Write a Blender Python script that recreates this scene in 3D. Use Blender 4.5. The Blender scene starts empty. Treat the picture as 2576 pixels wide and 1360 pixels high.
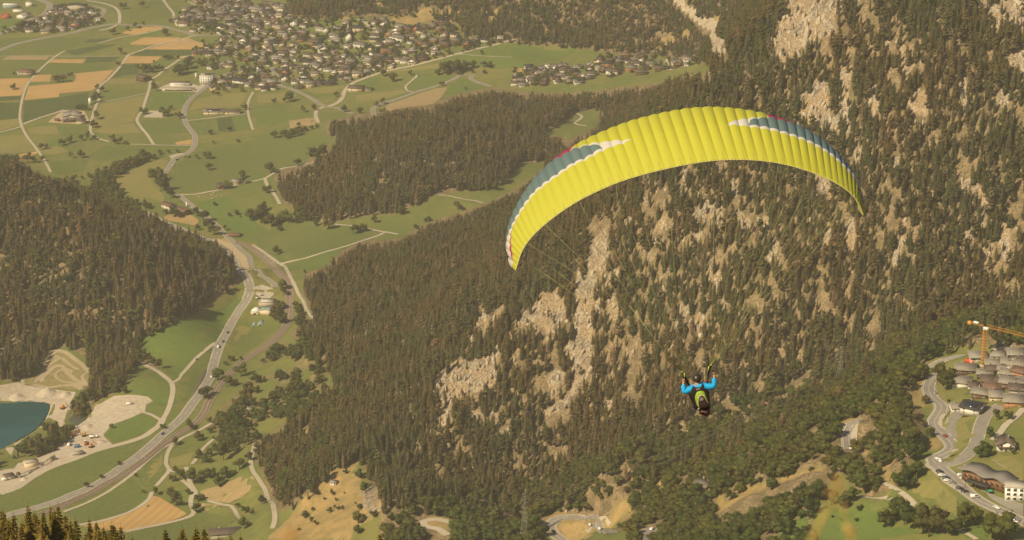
import bpy, bmesh, math, random
import numpy as np
from mathutils import Vector, Matrix, Euler
from mathutils.geometry import delaunay_2d_cdt

random.seed(7); RNG = np.random.default_rng(7)
SC = bpy.context.scene
COL = SC.collection
D = bpy.data
R = math.radians

# ------------------------------------------------------------------ camera, sky, sun, exposure
PITCH = R(18.3); HFOV = R(21.7); TANH = math.tan(HFOV/2); CAMZ = 900.0
cam_d = D.cameras.new("camera"); cam = D.objects.new("camera", cam_d); COL.objects.link(cam)
cam.location = (0, 0, CAMZ); cam.rotation_euler = (R(90)-PITCH, 0, 0)
cam_d.sensor_width = 36; cam_d.lens = 18/TANH; cam_d.clip_start = 0.1; cam_d.clip_end = 20000
cam_d.dof.use_dof = True; cam_d.dof.focus_distance = 74.0; cam_d.dof.aperture_fstop = 10.0
SC.camera = cam
SUN_EL = R(42); SUN_DIR = Vector((-0.69*math.cos(SUN_EL), -0.724*math.cos(SUN_EL), math.sin(SUN_EL))).normalized()
world = D.worlds.new("World"); SC.world = world; world.use_nodes = True
wn = world.node_tree.nodes; wl = world.node_tree.links
sky = wn.new("ShaderNodeTexSky"); sky.sky_type = 'NISHITA'; sky.sun_disc = False
sky.sun_elevation = SUN_EL; sky.sun_rotation = math.atan2(SUN_DIR.x, SUN_DIR.y)
sky.dust_density = 2.5; sky.air_density = 1.0; sky.altitude = 900
bgn = wn["Background"]; wl.new(sky.outputs[0], bgn.inputs[0]); bgn.inputs[1].default_value = 0.06
sun_d = D.lights.new("sun", 'SUN'); sun_d.energy = 4.8; sun_d.angle = R(0.5); sun_d.color = (1.0, 0.84, 0.56)
sun = D.objects.new("sun", sun_d); COL.objects.link(sun)
sun.rotation_euler = SUN_DIR.to_track_quat('Z', 'Y').to_euler(); sun.location = (0, 0, 1500)
SC.view_settings.view_transform = 'Standard'; SC.view_settings.look = 'None'
SC.view_settings.exposure = 0.40; SC.view_settings.gamma = 1.0
SC.render.engine = 'CYCLES'
SC.cycles.max_bounces = 5; SC.cycles.diffuse_bounces = 2; SC.cycles.glossy_bounces = 2
SC.cycles.transmission_bounces = 3; SC.cycles.volume_bounces = 0; SC.cycles.use_denoising = True
SC.cycles.use_adaptive_sampling = True; SC.cycles.adaptive_threshold = 0.01

# ------------------------------------------------------------------ small helpers
OX = (0, 644, 1288, 1932); OY = (0, 339.6, 679.3, 1018.9)
def nums(s): return [tuple(float(a) for a in p.split(",")) for p in s.split()]
def T(i, j, s):                       # traced points of a photo tile -> overview coordinates
    return [(OX[i]+x/4, OY[j]+y/4) for x, y in nums(s)]
def ray(u, v):
    nx = (np.asarray(u, float)-1288)/1288*TANH; ny = (680-np.asarray(v, float))/1288*TANH
    c, s = math.cos(PITCH), math.sin(PITCH)
    return nx, c+ny*s, -s+ny*c
def at_depth(u, v, y):                # point on a sight line at a given forward distance
    a, b, c = ray(u, v); t = y/b
    return np.array([a*t, y+0*t, CAMZ+c*t]).T
def project(x, y, z):
    c, s = math.cos(PITCH), math.sin(PITCH); dz = np.asarray(z)-CAMZ
    dep = np.maximum(np.asarray(y)*c-dz*s, 1e-3); up = np.asarray(y)*s+dz*c
    return 1288+np.asarray(x)/dep/TANH*1288, 680-up/dep/TANH*1288, dep

def hash2(ix, iy, seed):
    h = (ix.astype(np.int64)*374761393+iy.astype(np.int64)*668265263+seed*974634777) & 0xffffffff
    h = ((h ^ (h >> 13))*1274126177) & 0xffffffff
    return ((h ^ (h >> 16)) & 0xffffff)/float(0xffffff)
def vnoise(x, y, seed=0):
    ix = np.floor(x); iy = np.floor(y); fx = x-ix; fy = y-iy
    fx = fx*fx*(3-2*fx); fy = fy*fy*(3-2*fy)
    a = hash2(ix, iy, seed); b = hash2(ix+1, iy, seed); c = hash2(ix, iy+1, seed); d = hash2(ix+1, iy+1, seed)
    return (a+(b-a)*fx)*(1-fy)+(c+(d-c)*fx)*fy
def fbm(x, y, seed=0, o=4):
    r = 0; a = 0.5
    for k in range(o):
        r = r+a*vnoise(x*2**k, y*2**k, seed+k); a *= 0.5
    return r/(1-0.5**o)

def tag(o, label=None, cat=None, group=None, kind=None):
    if label: o["label"] = label
    if cat: o["category"] = cat
    if group: o["group"] = group
    if kind: o["kind"] = kind
    return o
def empty(name, loc=(0, 0, 0), rz=0.0, label=None, cat=None, group=None):
    o = D.objects.new(name, None); o.empty_display_size = 1; COL.objects.link(o)
    o.location = loc; o.rotation_euler = (0, 0, rz)
    return tag(o, label, cat, group)
def np_mesh(name, V, F, mats=(), fm=None, smooth=False):
    me = D.meshes.new(name); V = np.asarray(V, np.float32)
    me.vertices.add(len(V)); me.vertices.foreach_set("co", V.ravel())
    if isinstance(F, np.ndarray):
        n = F.shape[1]; tot = np.full(len(F), n, np.int32); flat = F.astype(np.int32).ravel()
    else:
        tot = np.array([len(f) for f in F], np.int32); flat = np.array([i for f in F for i in f], np.int32)
    me.loops.add(len(flat)); me.loops.foreach_set("vertex_index", flat)
    me.polygons.add(len(tot)); st = np.concatenate([[0], np.cumsum(tot)[:-1]]).astype(np.int32)
    me.polygons.foreach_set("loop_start", st)
    for m in mats: me.materials.append(m)
    if fm is not None: me.polygons.foreach_set("material_index", np.asarray(fm, np.int32))
    me.update(calc_edges=True)
    if smooth: me.polygons.foreach_set("use_smooth", np.ones(len(tot), bool))
    return me
def obj(name, me, parent=None, mat=None, loc=None):
    o = D.objects.new(name, me); COL.objects.link(o)
    if mat: 
        if len(me.materials): me.materials[0] = mat
        else: me.materials.append(mat)
    if parent: o.parent = parent
    if loc is not None: o.location = loc
    return o
class MB:                              # collects faces for one mesh
    def __init__(s): s.v = []; s.f = []; s.m = []
    def add(s, vs, fs, mi=0):
        n = len(s.v); s.v += [tuple(map(float, p)) for p in vs]; s.f += [[i+n for i in f] for f in fs]; s.m += [mi]*len(fs); return s
    def box(s, c, d, mi=0, rz=0.0, M=None):
        vs = []
        for z in (-.5, .5):
            for y in (-.5, .5):
                for x in (-.5, .5):
                    px, py, pz = x*d[0], y*d[1], z*d[2]
                    if rz: px, py = px*math.cos(rz)-py*math.sin(rz), px*math.sin(rz)+py*math.cos(rz)
                    p = Vector((px, py, pz))
                    if M is not None: p = M @ p
                    vs.append((p.x+c[0], p.y+c[1], p.z+c[2]))
        return s.add(vs, [[0, 2, 3, 1], [4, 5, 7, 6], [0, 1, 5, 4], [2, 6, 7, 3], [0, 4, 6, 2], [1, 3, 7, 5]], mi)
    def bar(s, a, b, r, n=4, mi=0, r2=None):
        a = Vector(a); b = Vector(b); d = (b-a).normalized(); r2 = r if r2 is None else r2
        p = d.orthogonal().normalized(); q = d.cross(p); vs = []
        for c, rr in ((a, r), (b, r2)):
            for k in range(n):
                t = 2*math.pi*(k+.5)/n; vs.append(c+(p*math.cos(t)+q*math.sin(t))*rr)
        fs = [[k, (k+1) % n, n+(k+1) % n, n+k] for k in range(n)]+[list(range(n))[::-1], list(range(n, 2*n))]
        return s.add(vs, fs, mi)
    def prism(s, prof, y0, y1, mi=0, axis='y'):   # closed profile (x,z) extruded along y
        n = len(prof); vs = [(x, y0, z) for x, z in prof]+[(x, y1, z) for x, z in prof]
        if axis == 'x': vs = [(y, x, z) for x, y, z in vs]
        fs = [[k, (k+1) % n, n+(k+1) % n, n+k] for k in range(n)]+[list(range(n))[::-1], list(range(n, 2*n))]
        return s.add(vs, fs, mi)
    def blob(s, c, r, sub=1, jit=.2, rnd=random, mi=0, flat=1.0):
        bm = bmesh.new(); bmesh.ops.create_icosphere(bm, subdivisions=sub, radius=1)
        vs = []
        for v in bm.verts:
            k = 1+rnd.uniform(-jit, jit); vs.append((c[0]+v.co.x*r*k, c[1]+v.co.y*r*k, c[2]+v.co.z*r*k*flat))
        fs = [[v.index for v in f.verts] for f in bm.faces]; bm.free()
        return s.add(vs, fs, mi)
    def mesh(s, name, *mats, smooth=False):
        return np_mesh(name, np.array(s.v) if s.v else np.zeros((0, 3)), s.f, mats, s.m, smooth)
    def obj(s, name, mat, parent=None, smooth=False):
        mats = mat if isinstance(mat, (list, tuple)) else [mat]
        return obj(name, s.mesh(name, *mats, smooth=smooth), parent)

# ------------------------------------------------------------------ materials
def new_mat(name):
    m = D.materials.new(name); m.use_nodes = True; nt = m.node_tree
    return m, nt.nodes, nt.links, nt.nodes["Principled BSDF"]
def mixc(nd, lk, fac, a, b, blend='MIX'):
    n = nd.new("ShaderNodeMix"); n.data_type = 'RGBA'; n.blend_type = blend
    for s, val in ((n.inputs[0], fac), (n.inputs[6], a), (n.inputs[7], b)):
        if isinstance(val, bpy.types.NodeSocket): lk.new(val, s)
        elif isinstance(val, (int, float)): s.default_value = val
        else: s.default_value = (*val, 1)
    return n.outputs[2]
def ramp(nd, lk, src, lo, hi):
    n = nd.new("ShaderNodeMapRange"); lk.new(src, n.inputs[0]); n.inputs[1].default_value = lo; n.inputs[2].default_value = hi
    n.interpolation_type = 'SMOOTHSTEP'; return n.outputs[0]
def noise(nd, lk, scale, detail=3, vec=None, rough=.55):
    n = nd.new("ShaderNodeTexNoise"); n.inputs["Scale"].default_value = scale; n.inputs["Detail"].default_value = detail
    n.inputs["Roughness"].default_value = rough
    if vec is not None: lk.new(vec, n.inputs["Vector"])
    return n.outputs["Fac"]
def position(nd, lk, scale=(1, 1, 1), rz=0.0, local=False):
    g = nd.new("ShaderNodeTexCoord") if local else nd.new("ShaderNodeNewGeometry")
    m = nd.new("ShaderNodeMapping"); m.inputs["Scale"].default_value = scale; m.inputs["Rotation"].default_value = (0, 0, rz)
    lk.new(g.outputs["Object" if local else "Position"], m.inputs[0]); return m.outputs[0]
def mat_plain(name, c, rough=.7, metal=0.0, spec=.3):
    m, nd, lk, b = new_mat(name); b.inputs["Base Color"].default_value = (*c, 1); b.inputs["Roughness"].default_value = rough
    b.inputs["Metallic"].default_value = metal; b.inputs["Specular IOR Level"].default_value = spec; return m
def mat_var(name, c1, c2, scale=.05, s2=.6, c3=None, rough=.85, bump=0.0, local=False, stripes=None, spec=.2):
    """two-tone patchy material; stripes = (width m, angle, strength, colour)"""
    m, nd, lk, b = new_mat(name); p = position(nd, lk, local=local)
    f = ramp(nd, lk, noise(nd, lk, scale, 4, p), .3, .7); col = mixc(nd, lk, f, c1, c2)
    f2 = ramp(nd, lk, noise(nd, lk, s2, 3, p), .35, .75)
    col = mixc(nd, lk, f2, col, c3 if c3 else tuple(.7*a for a in c1))
    nd[-1].inputs[0].default_value = .5
    if stripes:
        w, ang, st, sc = stripes
        wv = nd.new("ShaderNodeTexWave"); wv.wave_type = 'BANDS'; wv.bands_direction = 'X'
        wv.inputs["Scale"].default_value = 0.314/w; wv.inputs["Distortion"].default_value = 1.2; wv.inputs["Detail Scale"].default_value = .3
        lk.new(position(nd, lk, rz=ang), wv.inputs["Vector"])
        mf = nd.new("ShaderNodeMath"); mf.operation = 'MULTIPLY'; lk.new(wv.outputs["Fac"], mf.inputs[0]); mf.inputs[1].default_value = st
        col = mixc(nd, lk, mf.outputs[0], col, sc)
    lk.new(col, b.inputs["Base Color"]); b.inputs["Roughness"].default_value = rough; b.inputs["Specular IOR Level"].default_value = spec
    if bump:
        bp = nd.new("ShaderNodeBump"); bp.inputs["Strength"].default_value = 1; bp.inputs["Distance"].default_value = bump
        lk.new(noise(nd, lk, s2*2, 4, p), bp.inputs["Height"]); lk.new(bp.outputs[0], b.inputs["Normal"])
    return m
def mat_leaf(name, tones, scale=.35, trans=.25, rough=.8):
    """foliage: colour drawn per tree, mottled by position, some light through the leaves"""
    m, nd, lk, b = new_mat(name); nd.remove(b)
    oi = nd.new("ShaderNodeObjectInfo"); cr = nd.new("ShaderNodeValToRGB"); lk.new(oi.outputs["Random"], cr.inputs[0])
    el = cr.color_ramp.elements
    while len(el) < len(tones): el.new(.5)
    for i, c in enumerate(tones): el[i].position = i/(len(tones)-1); el[i].color = (*c, 1)
    f = ramp(nd, lk, noise(nd, lk, scale, 3, position(nd, lk)), .3, .7)
    mul = nd.new("ShaderNodeMapRange"); lk.new(f, mul.inputs[0]); mul.inputs[3].default_value = .66; mul.inputs[4].default_value = 1.5
    big = ramp(nd, lk, noise(nd, lk, .011, 3, position(nd, lk)), .36, .64); drift = mixc(nd, lk, big, (1.12, 1.0, .94), (.88, 1.02, 1.0)); base = mixc(nd, lk, 1.0, cr.outputs[0], drift, 'MULTIPLY')
    vm = nd.new("ShaderNodeVectorMath"); vm.operation = 'SCALE'; lk.new(base, vm.inputs[0]); lk.new(mul.outputs[0], vm.inputs["Scale"])
    df = nd.new("ShaderNodeBsdfDiffuse"); tr = nd.new("ShaderNodeBsdfTranslucent"); mx = nd.new("ShaderNodeMixShader")
    lk.new(vm.outputs[0], df.inputs[0]); lk.new(vm.outputs[0], tr.inputs[0]); mx.inputs[0].default_value = trans
    lk.new(df.outputs[0], mx.inputs[1]); lk.new(tr.outputs[0], mx.inputs[2]); lk.new(mx.outputs[0], nd["Material Output"].inputs[0])
    return m

# ------------------------------------------------------------------ terrain heights: a smooth surface through surveyed points
CTRL = []     # x, y, z
def floor_pts(s):
    for u, v, z in nums(s):
        a, b, c = ray(u, v); t = (z-CAMZ)/c; CTRL.append((a*t, b*t, z))
def dist_pts(s):
    for u, v, y in nums(s):
        CTRL.append(tuple(at_depth(u, v, y)))
floor_pts("0,1340,-3 0,1180,-5 0,1060,-6 130,1240,-3 300,1100,-3 200,1010,-4 450,900,0 550,800,0 620,1290,6 480,1340,0 250,1330,-1 420,1180,0 600,1000,2 600,700,0 700,650,2 850,600,3"
          " 560,480,0 430,480,0 750,400,5 300,400,0 100,390,0 0,300,0 200,250,0 400,300,0 600,330,3 750,285,8 900,250,10 1050,230,15 1250,190,20 1400,140,28 0,150,0 200,120,0"
          " 400,150,0 600,170,5 750,150,12 900,120,22 1100,130,30 0,30,0 200,20,0 400,20,3 600,40,10 700,20,25 900,60,40 1100,80,42 1300,150,30 1500,180,35 1700,165,45"
          " 1150,530,8 1300,475,13 1400,420,16 1470,305,21 1000,590,4 690,900,3 640,1100,8 660,1240,14 350,900,-2 420,680,0 250,500,0")
floor_pts("800,480,12 1000,430,38 1150,400,42 1250,330,42 1050,330,36 900,360,24 800,560,3 950,550,6 1100,280,24 1350,300,30")            # the wooded knoll
dist_pts("0,445,2650 150,505,2630 300,565,2615 450,620,2640 600,672,2690 100,930,2420 330,950,2370 0,700,2540 200,700,2540 400,760,2520 60,560,2600")   # spur on the left
dist_pts("900,0,3789 1100,0,3745 1300,0,3708 1600,0,3629 1850,0,3545 740,0,3960 1000,20,3765 1450,60,3650 1700,80,3560 1200,50,3690")      # hillside behind the village
dist_pts("1300,1230,1950 1300,1100,1988 1300,900,2045 1290,700,2185 1180,880,2120 1050,1130,1990 1200,690,2420 1000,900,2250 1000,700,2560 1000,600,2815 1000,1100,2020 1000,1200,1950"
         " 800,1000,2230 750,1150,2090 850,800,2440 1400,500,2560 1500,400,2700 1600,300,2850 1700,250,2250 1700,500,2067 1500,700,2070 1500,1000,1995"
         " 1700,1080,1900 1900,1000,1892 1900,700,1965 2000,500,2013 2000,250,2090 2000,60,2160 2300,830,1850 2300,500,1945 2300,200,2040 2400,0,2110 2576,770,1830 2576,400,1950 2576,0,2080"
         " 800,1290,1900 900,1170,1950 700,1355,1880 1000,1250,1850 1000,1350,1790")                                                       # the right-hand mountain
dist_pts("2400,1300,1334 2400,1180,1398 2300,1000,1549 2500,950,1564 2576,900,1576 2380,900,1630 2200,1350,1350 2000,1320,1402 1800,1340,1470 1900,1200,1554 2100,1080,1597 1600,1300,1640"
         " 1700,1200,1680 1300,1310,1830 1500,1200,1800 2150,1000,1680 2300,880,1755 2450,830,1790 2576,1100,1440 2576,1300,1335")     # terrace with the hamlet
floor_pts("1385,1318,111 1400,1302,112 1440,1293,113 1485,1306,114 1530,1328,115 1440,1335,111 1400,1345,110 1560,1345,120")
CTRL += [(0, 0, 898.9), (30, 15, 889), (-30, 15, 889), (0, 100, 842), (0, 320, 722), (60, 330, 716), (-90, 320, 724), (0, 600, 566), (0, 900, 430), (200, 900, 420), (300, 1100, 350),
         (0, 1250, 290), (-200, 1000, 370), (-200, 1400, 205), (-350, 1000, 400), (-420, 1400, 260), (-450, 1700, 90), (-200, 1750, 40), (-120, 1650, 95), (0, 1600, 170),
         (-300, 200, 800), (300, 200, 790), (450, 700, 560), (-450, 600, 620), (600, 1000, 440), (520, 1350, 335), (560, 1700, 330), (560, 1850, 345), (650, 2150, 520),
         (850, 2200, 640), (1200, 2200, 800), (1200, 1500, 640), (1200, 3000, 860), (700, 2700, 620), (420, 2600, 520), (900, 3400, 700), (1300, 4000, 900), (330, 2600, 420), (240, 2700, 260), (560, 3300, 330),
         (-700, 1900, 60), (-700, 2500, 130), (-900, 2500, 330), (-1300, 2300, 560), (-700, 3200, 0), (-1000, 3600, 20), (-1300, 3300, 250), (-800, 4400, 10), (-1300, 4600, 120), (-520, 2640, 130),
         (-400, 4300, 8), (-100, 4300, 190), (250, 4150, 270), (500, 4000, 330), (800, 4300, 560), (0, 5000, 480), (500, 5000, 700), (1300, 5200, 950), (-500, 5200, 180), (-1000, 5600, 420), (0, 6400, 800), (-1300, 6400, 760), (1300, 6400, 960)]
CTRL = np.array(CTRL, float)
def tps_fit(P, lam=1e-4):
    n = len(P); q = P[:, :2]/1000.0
    def phi(a, b):
        r2 = (a[:, None, 0]-b[None, :, 0])**2+(a[:, None, 1]-b[None, :, 1])**2
        return .5*r2*np.log(np.maximum(r2, 1e-12))
    A = np.zeros((n+3, n+3)); A[:n, :n] = phi(q, q)+lam*np.eye(n)
    A[:n, n] = 1; A[:n, n+1:] = q; A[n, :n] = 1; A[n+1:, :n] = q.T
    w = np.linalg.solve(A, np.concatenate([P[:, 2], np.zeros(3)]))
    def ev(x, y):
        out = np.empty(x.size); pts = np.stack([x.ravel(), y.ravel()], 1)/1000.0
        for k in range(0, len(pts), 20000):
            p = pts[k:k+20000]; out[k:k+20000] = phi(p, q) @ w[:n]+w[n]+p @ w[n+1:]
        return out.reshape(x.shape)
    return ev
def steps(*seg):
    out = [seg[0][0]]
    for a, b, s in seg: out += list(np.linspace(a, b, int(round((b-a)/s))+1)[1:])
    return np.array(out)
GX = steps((-1300, -720, 12), (-720, 720, 5), (720, 1300, 12))
GY = steps((-60, 1080, 12), (1080, 2700, 5), (2700, 4200, 7), (4200, 6400, 40))
XX, YY = np.meshgrid(GX, GY)
ZZ = np.minimum(tps_fit(CTRL)(XX, YY), 985.0)
lim = CAMZ-1.15-np.tan(R(25.2))*np.hypot(XX, YY)          # the slope under the camera keeps below the view
ZZ = np.where(YY < 1150, np.minimum(ZZ, np.maximum(lim, 300)), ZZ)
def sample(x, y):
    x = np.asarray(x, float); y = np.asarray(y, float)
    fx = np.interp(x, GX, np.arange(len(GX))); fy = np.interp(y, GY, np.arange(len(GY)))
    i = np.minimum(fx.astype(int), len(GX)-2); j = np.minimum(fy.astype(int), len(GY)-2); fx = fx-i; fy = fy-j
    a = ZZ[j, i]; b = ZZ[j, i+1]; c = ZZ[j+1, i]; d = ZZ[j+1, i+1]
    return np.where(fx > fy, a+fx*(b-a)+fy*(d-b), a+fy*(c-a)+fx*(d-c))
YS = np.concatenate([np.arange(1120, 4300, 3.0), np.arange(4300, 6390, 15.0)])
def hit(us, vs):                      # where sight lines meet the ground
    us = np.atleast_1d(np.asarray(us, float)); vs = np.atleast_1d(np.asarray(vs, float)); out = np.zeros((len(us), 3))
    for k in range(0, len(us), 1500):
        a, b, c = ray(us[k:k+1500], vs[k:k+1500]); sx = a/b; sz = c/b
        Z = CAMZ+sz[:, None]*YS[None]; G = sample(sx[:, None]*YS[None], np.broadcast_to(YS, Z.shape)); below = Z <= G
        h = np.where(below.any(1), below.argmax(1), len(YS)-1); h = np.maximum(h, 1); r = np.arange(len(h))
        d0 = Z[r, h-1]-G[r, h-1]; d1 = Z[r, h]-G[r, h]; t = np.clip(d0/np.maximum(d0-d1, 1e-9), 0, 1)
        y = YS[h-1]+t*(YS[h]-YS[h-1]); x = sx*y; out[k:k+1500] = np.stack([x, y, sample(x, y)], 1)
    return out
def hit1(u, v): return Vector(hit([u], [v])[0])
# ------------------------------------------------------------------ ground cover maps (what grows where), half overview resolution
MW, MH = 1288, 680
def blank(): return np.zeros((MH, MW), np.float32)
def P(s): return nums(s)
def inside(poly, x, y):
    r = np.zeros(np.shape(x), bool); n = len(poly)
    for k in range(n):
        x0, y0 = poly[k]; x1, y1 = poly[(k+1) % n]
        if y0 == y1: continue
        c = (y0 > y) != (y1 > y)
        r ^= c & (x < (x1-x0)*(y-y0)/(y1-y0)+x0)
    return r
def paint(val, polys, *maps):
    for poly in polys:
        a = np.array(poly)/2; x0, y0 = np.maximum(np.floor(a.min(0)), 0).astype(int); x1, y1 = np.minimum(np.ceil(a.max(0)), (MW-1, MH-1)).astype(int)
        if x1 < x0 or y1 < y0: continue
        xs, ys = np.meshgrid(np.arange(x0, x1+1)+.5, np.arange(y0, y1+1)+.5); m = inside([tuple(p) for p in a], xs, ys)
        for mp in maps: mp[y0:y1+1, x0:x1+1][m] = val
def look(mp, u, v):
    return mp[np.clip((np.asarray(v)/2).astype(int), 0, MH-1), np.clip((np.asarray(u)/2).astype(int), 0, MW-1)]
def blur(mp, r):
    for ax in (0, 1):
        p = np.concatenate([np.repeat(np.take(mp, [0], ax), r, ax), mp, np.repeat(np.take(mp, [-1], ax), r+1, ax)], ax).cumsum(ax)
        n = mp.shape[ax]; a = np.take(p, np.arange(2*r+1, 2*r+1+n)-1, ax); b = np.take(p, np.arange(n), ax)
        mp = (a-b)/(2*r)
    return mp
CON, BRO, ROCK, DRY, FOR, PALE = blank(), blank(), blank(), blank(), blank(), blank()
LEFT_HILL = P("0,415 40,425 90,455 150,480 200,505 260,520 330,548 390,563 450,590 500,603 560,620 600,645 612,665 605,700 590,725 560,750 520,775 470,800 430,820 395,840 365,850 350,862 365,885 385,905 410,925"
              " 400,932 360,925 340,920 330,940 315,960 300,985 270,1000 240,1015 215,1050 195,1062 180,1030 195,1000 205,985 225,960 228,935 215,905 195,885 160,872 140,880 115,898 112,920 90,945 60,955 30,962 0,958")
KNOLL = P("690,450 700,430 760,415 815,385 850,352 815,335 830,303 900,290 950,285 1010,270 1080,270 1150,240 1240,225 1320,235 1480,230 1700,205 1760,190 1700,230 1580,255 1520,285 1500,275 1450,285 1395,320 1428,345 1390,400"
          " 1310,420 1290,450 1230,480 1120,490 1080,500 1000,540 920,545 830,560 770,555 725,520 700,490")
RIGHT = P("1990,0 2576,0 2576,775 2420,800 2260,865 2110,940 1900,1000 1700,1080 1500,1165 1300,1225 1110,1270 1010,1285 960,1300 950,1250 905,1165 910,1150 860,1190 800,1250 780,1275 720,1290 690,1265 672,1215 645,1150"
          " 640,1120 700,1100 760,1060 800,1040 820,980 830,940 810,910 790,890 760,860 730,845 750,820 790,805 765,750 765,690 800,680 830,650 900,612 1010,600 1080,560 1150,540 1230,510 1300,480 1350,440 1400,375 1445,345"
          " 1500,320 1520,270 1580,250 1700,210 1765,190 1800,165 1900,170 1940,100")
TOPW = P("720,0 1990,0 1950,90 1900,170 1790,165 1760,160 1660,135 1560,135 1450,122 1290,115 1170,95 1155,62 1000,40 930,40 870,35 850,48 800,50 760,45 735,40 725,20")
NEARW = P("2576,775 2420,800 2260,865 2110,940 1900,1000 1700,1080 1500,1165 1300,1225 1110,1270 1010,1285 960,1300 950,1360 1360,1360 1375,1330 1400,1305 1480,1300 1530,1310 1560,1330 1600,1360 1800,1360 2050,1360 2040,1300"
          " 2080,1240 2110,1180 2150,1230 2200,1250 2260,1240 2300,1170 2320,1120 2330,1080 2320,1040 2300,1000 2330,940 2350,900 2400,880 2576,880")
ORCH = P("700,850 760,870 800,900 825,940 815,985 800,1040 760,1060 700,1100 640,1125 600,1130 560,1130 540,1100 520,1060 560,1020 600,980 640,940 660,900")
paint(1, [LEFT_HILL, KNOLL, RIGHT, TOPW, NEARW], FOR); paint(.55, [ORCH], FOR)
paint(.95, [KNOLL, RIGHT], CON); paint(.85, [LEFT_HILL, TOPW], CON); paint(.30, [LEFT_HILL], BRO); paint(.12, [KNOLL], BRO)
paint(.35, [P("720,0 1990,0 1950,90 1900,170 1790,165 1560,130 1290,112 1170,92 1155,60 870,35 740,40")], BRO)
paint(.9, [NEARW], BRO); paint(.30, [P("1010,1285 1300,1225 1700,1080 2110,940 2576,775 2576,840 2300,930 2100,1030 1900,1130 1600,1240 1400,1290 1100,1350")], CON)
paint(.7, [ORCH], BRO); paint(.25, [P("690,870 760,860 820,900 830,960 800,1040 760,1060 640,1120 660,1160 760,1140 860,1050 880,960 840,880")], BRO)
paint(.5, [P("640,1120 760,1060 830,940 900,900 860,1100 800,1230 720,1290")], BRO)
paint(.9, [T(1, 2, "230,260 320,300 300,510 260,560 120,500 150,380"), T(1, 2, "365,260 440,260 500,420 540,470 480,530 365,560"), T(0, 3, "1205,660 1230,590 1300,540 1400,450 1460,370 1520,280 1600,310 1620,340 1560,400 1480,440 1430,500 1380,570 1320,620 1260,670"),
           T(0, 2, "700,1358 720,1310 800,1230 900,1170 960,1180 1000,1200 980,1240 900,1300 860,1358"), T(0, 3, "700,0 860,0 800,60 750,75"),
           T(0, 1, "540,440 860,370 1050,300 1300,200 1450,130 1500,170 1640,115 1880,115 1930,150 1900,185 1700,200 1570,250 1430,290 1300,360 1120,430 1220,540 1220,600 1480,640 1560,700 1600,830 1540,870 1260,760 1000,690 700,600 560,530"),
           T(0, 1, "1940,140 2100,50 2300,40 2576,10 2576,60 2300,80 2100,110 2000,180"), T(1, 1, "0,30 300,0 560,0 600,30 500,40 0,60"), T(1, 0, "0,1320 300,1290 620,1230 640,1300 400,1358 0,1358"),
           T(1, 1, "0,780 80,690 150,760 300,800 560,820 780,830 800,930 700,960 560,880 300,890 150,950 40,900"), T(0, 1, "0,200 180,200 200,290 100,310 0,330"),
           T(0, 2, "1230,960 1370,960 1360,1000 1310,1060 1250,1140 1180,1250 1000,1300 1020,1200 1100,1080")], BRO)
paint(.5, [T(0, 3, "120,520 160,430 230,350 330,290 440,240 460,150 510,130 570,180 590,230 680,160 740,200 730,270 690,340 640,400 560,450 450,490 380,520 280,540 160,600"), T(0, 3, "0,450 50,450 110,510 150,600 80,640 0,650")], CON, BRO)
ROCKS = [T(3, 0, s) for s in ("210,30 390,0 600,0 700,60 680,260 700,400 600,480 440,500 330,540 270,650 100,740 0,720 0,530 80,400 130,200", "2060,180 2130,0 2200,20 2200,130 2370,60 2500,0 2576,20 2576,380 2450,300 2300,280 2200,220",
    "2400,600 2576,520 2576,850 2480,800 2400,750", "720,760 830,760 830,900 820,1100 830,1320 730,1300 740,1000 710,880", "440,880 600,850 620,1000 600,1150 720,1358 470,1358 300,1240 420,1000", "1370,660 1540,700 1420,860 1370,1000",
    "1460,960 1520,950 1590,1080 1590,1270 1440,1240 1400,1150", "1900,780 2010,790 1980,950 2010,1180 1950,1190 1920,950", "1020,990 1080,1000 1140,1230 1070,1300", "860,170 950,0 900,0 860,100", "280,960 380,950 380,1060 280,1050",
    "170,1060 230,1000 230,1200 180,1200", "2320,1000 2420,1000 2440,1200 2330,1180", "1180,460 1230,450 1200,700 1160,600", "700,20 760,20 750,160 690,180", "1000,480 1040,500 1030,620 1000,600", "1310,560 1390,560 1380,640 1320,640")]
ROCKS += [T(3, 1, s) for s in ("1900,500 2030,470 2090,560 2180,650 2220,820 2180,1000 2060,1080 2150,850 2090,700 1920,640", "460,400 640,440 620,650 570,740 480,650", "2320,1000 2420,960 2460,1340 2350,1340", "780,830 880,850 880,1080 830,1250 780,1150",
    "1330,920 1400,820 1420,1080 1340,1130", "1950,1050 2060,1020 2050,1200 1960,1190", "840,120 890,120 950,200 920,330 850,300", "0,1200 90,1110 90,1340 20,1340", "400,860 450,840 470,970 390,980", "1590,70 1720,40 1720,180 1600,230",
    "2120,1150 2300,1180 2230,1340 2160,1358", "1280,1120 1340,1120 1310,1340 1270,1340", "580,1020 640,1000 620,1150 500,1250", "280,380 340,370 320,530 280,500", "550,0 830,0 820,60 650,60", "1280,260 1340,260 1310,480 1270,460")]
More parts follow.
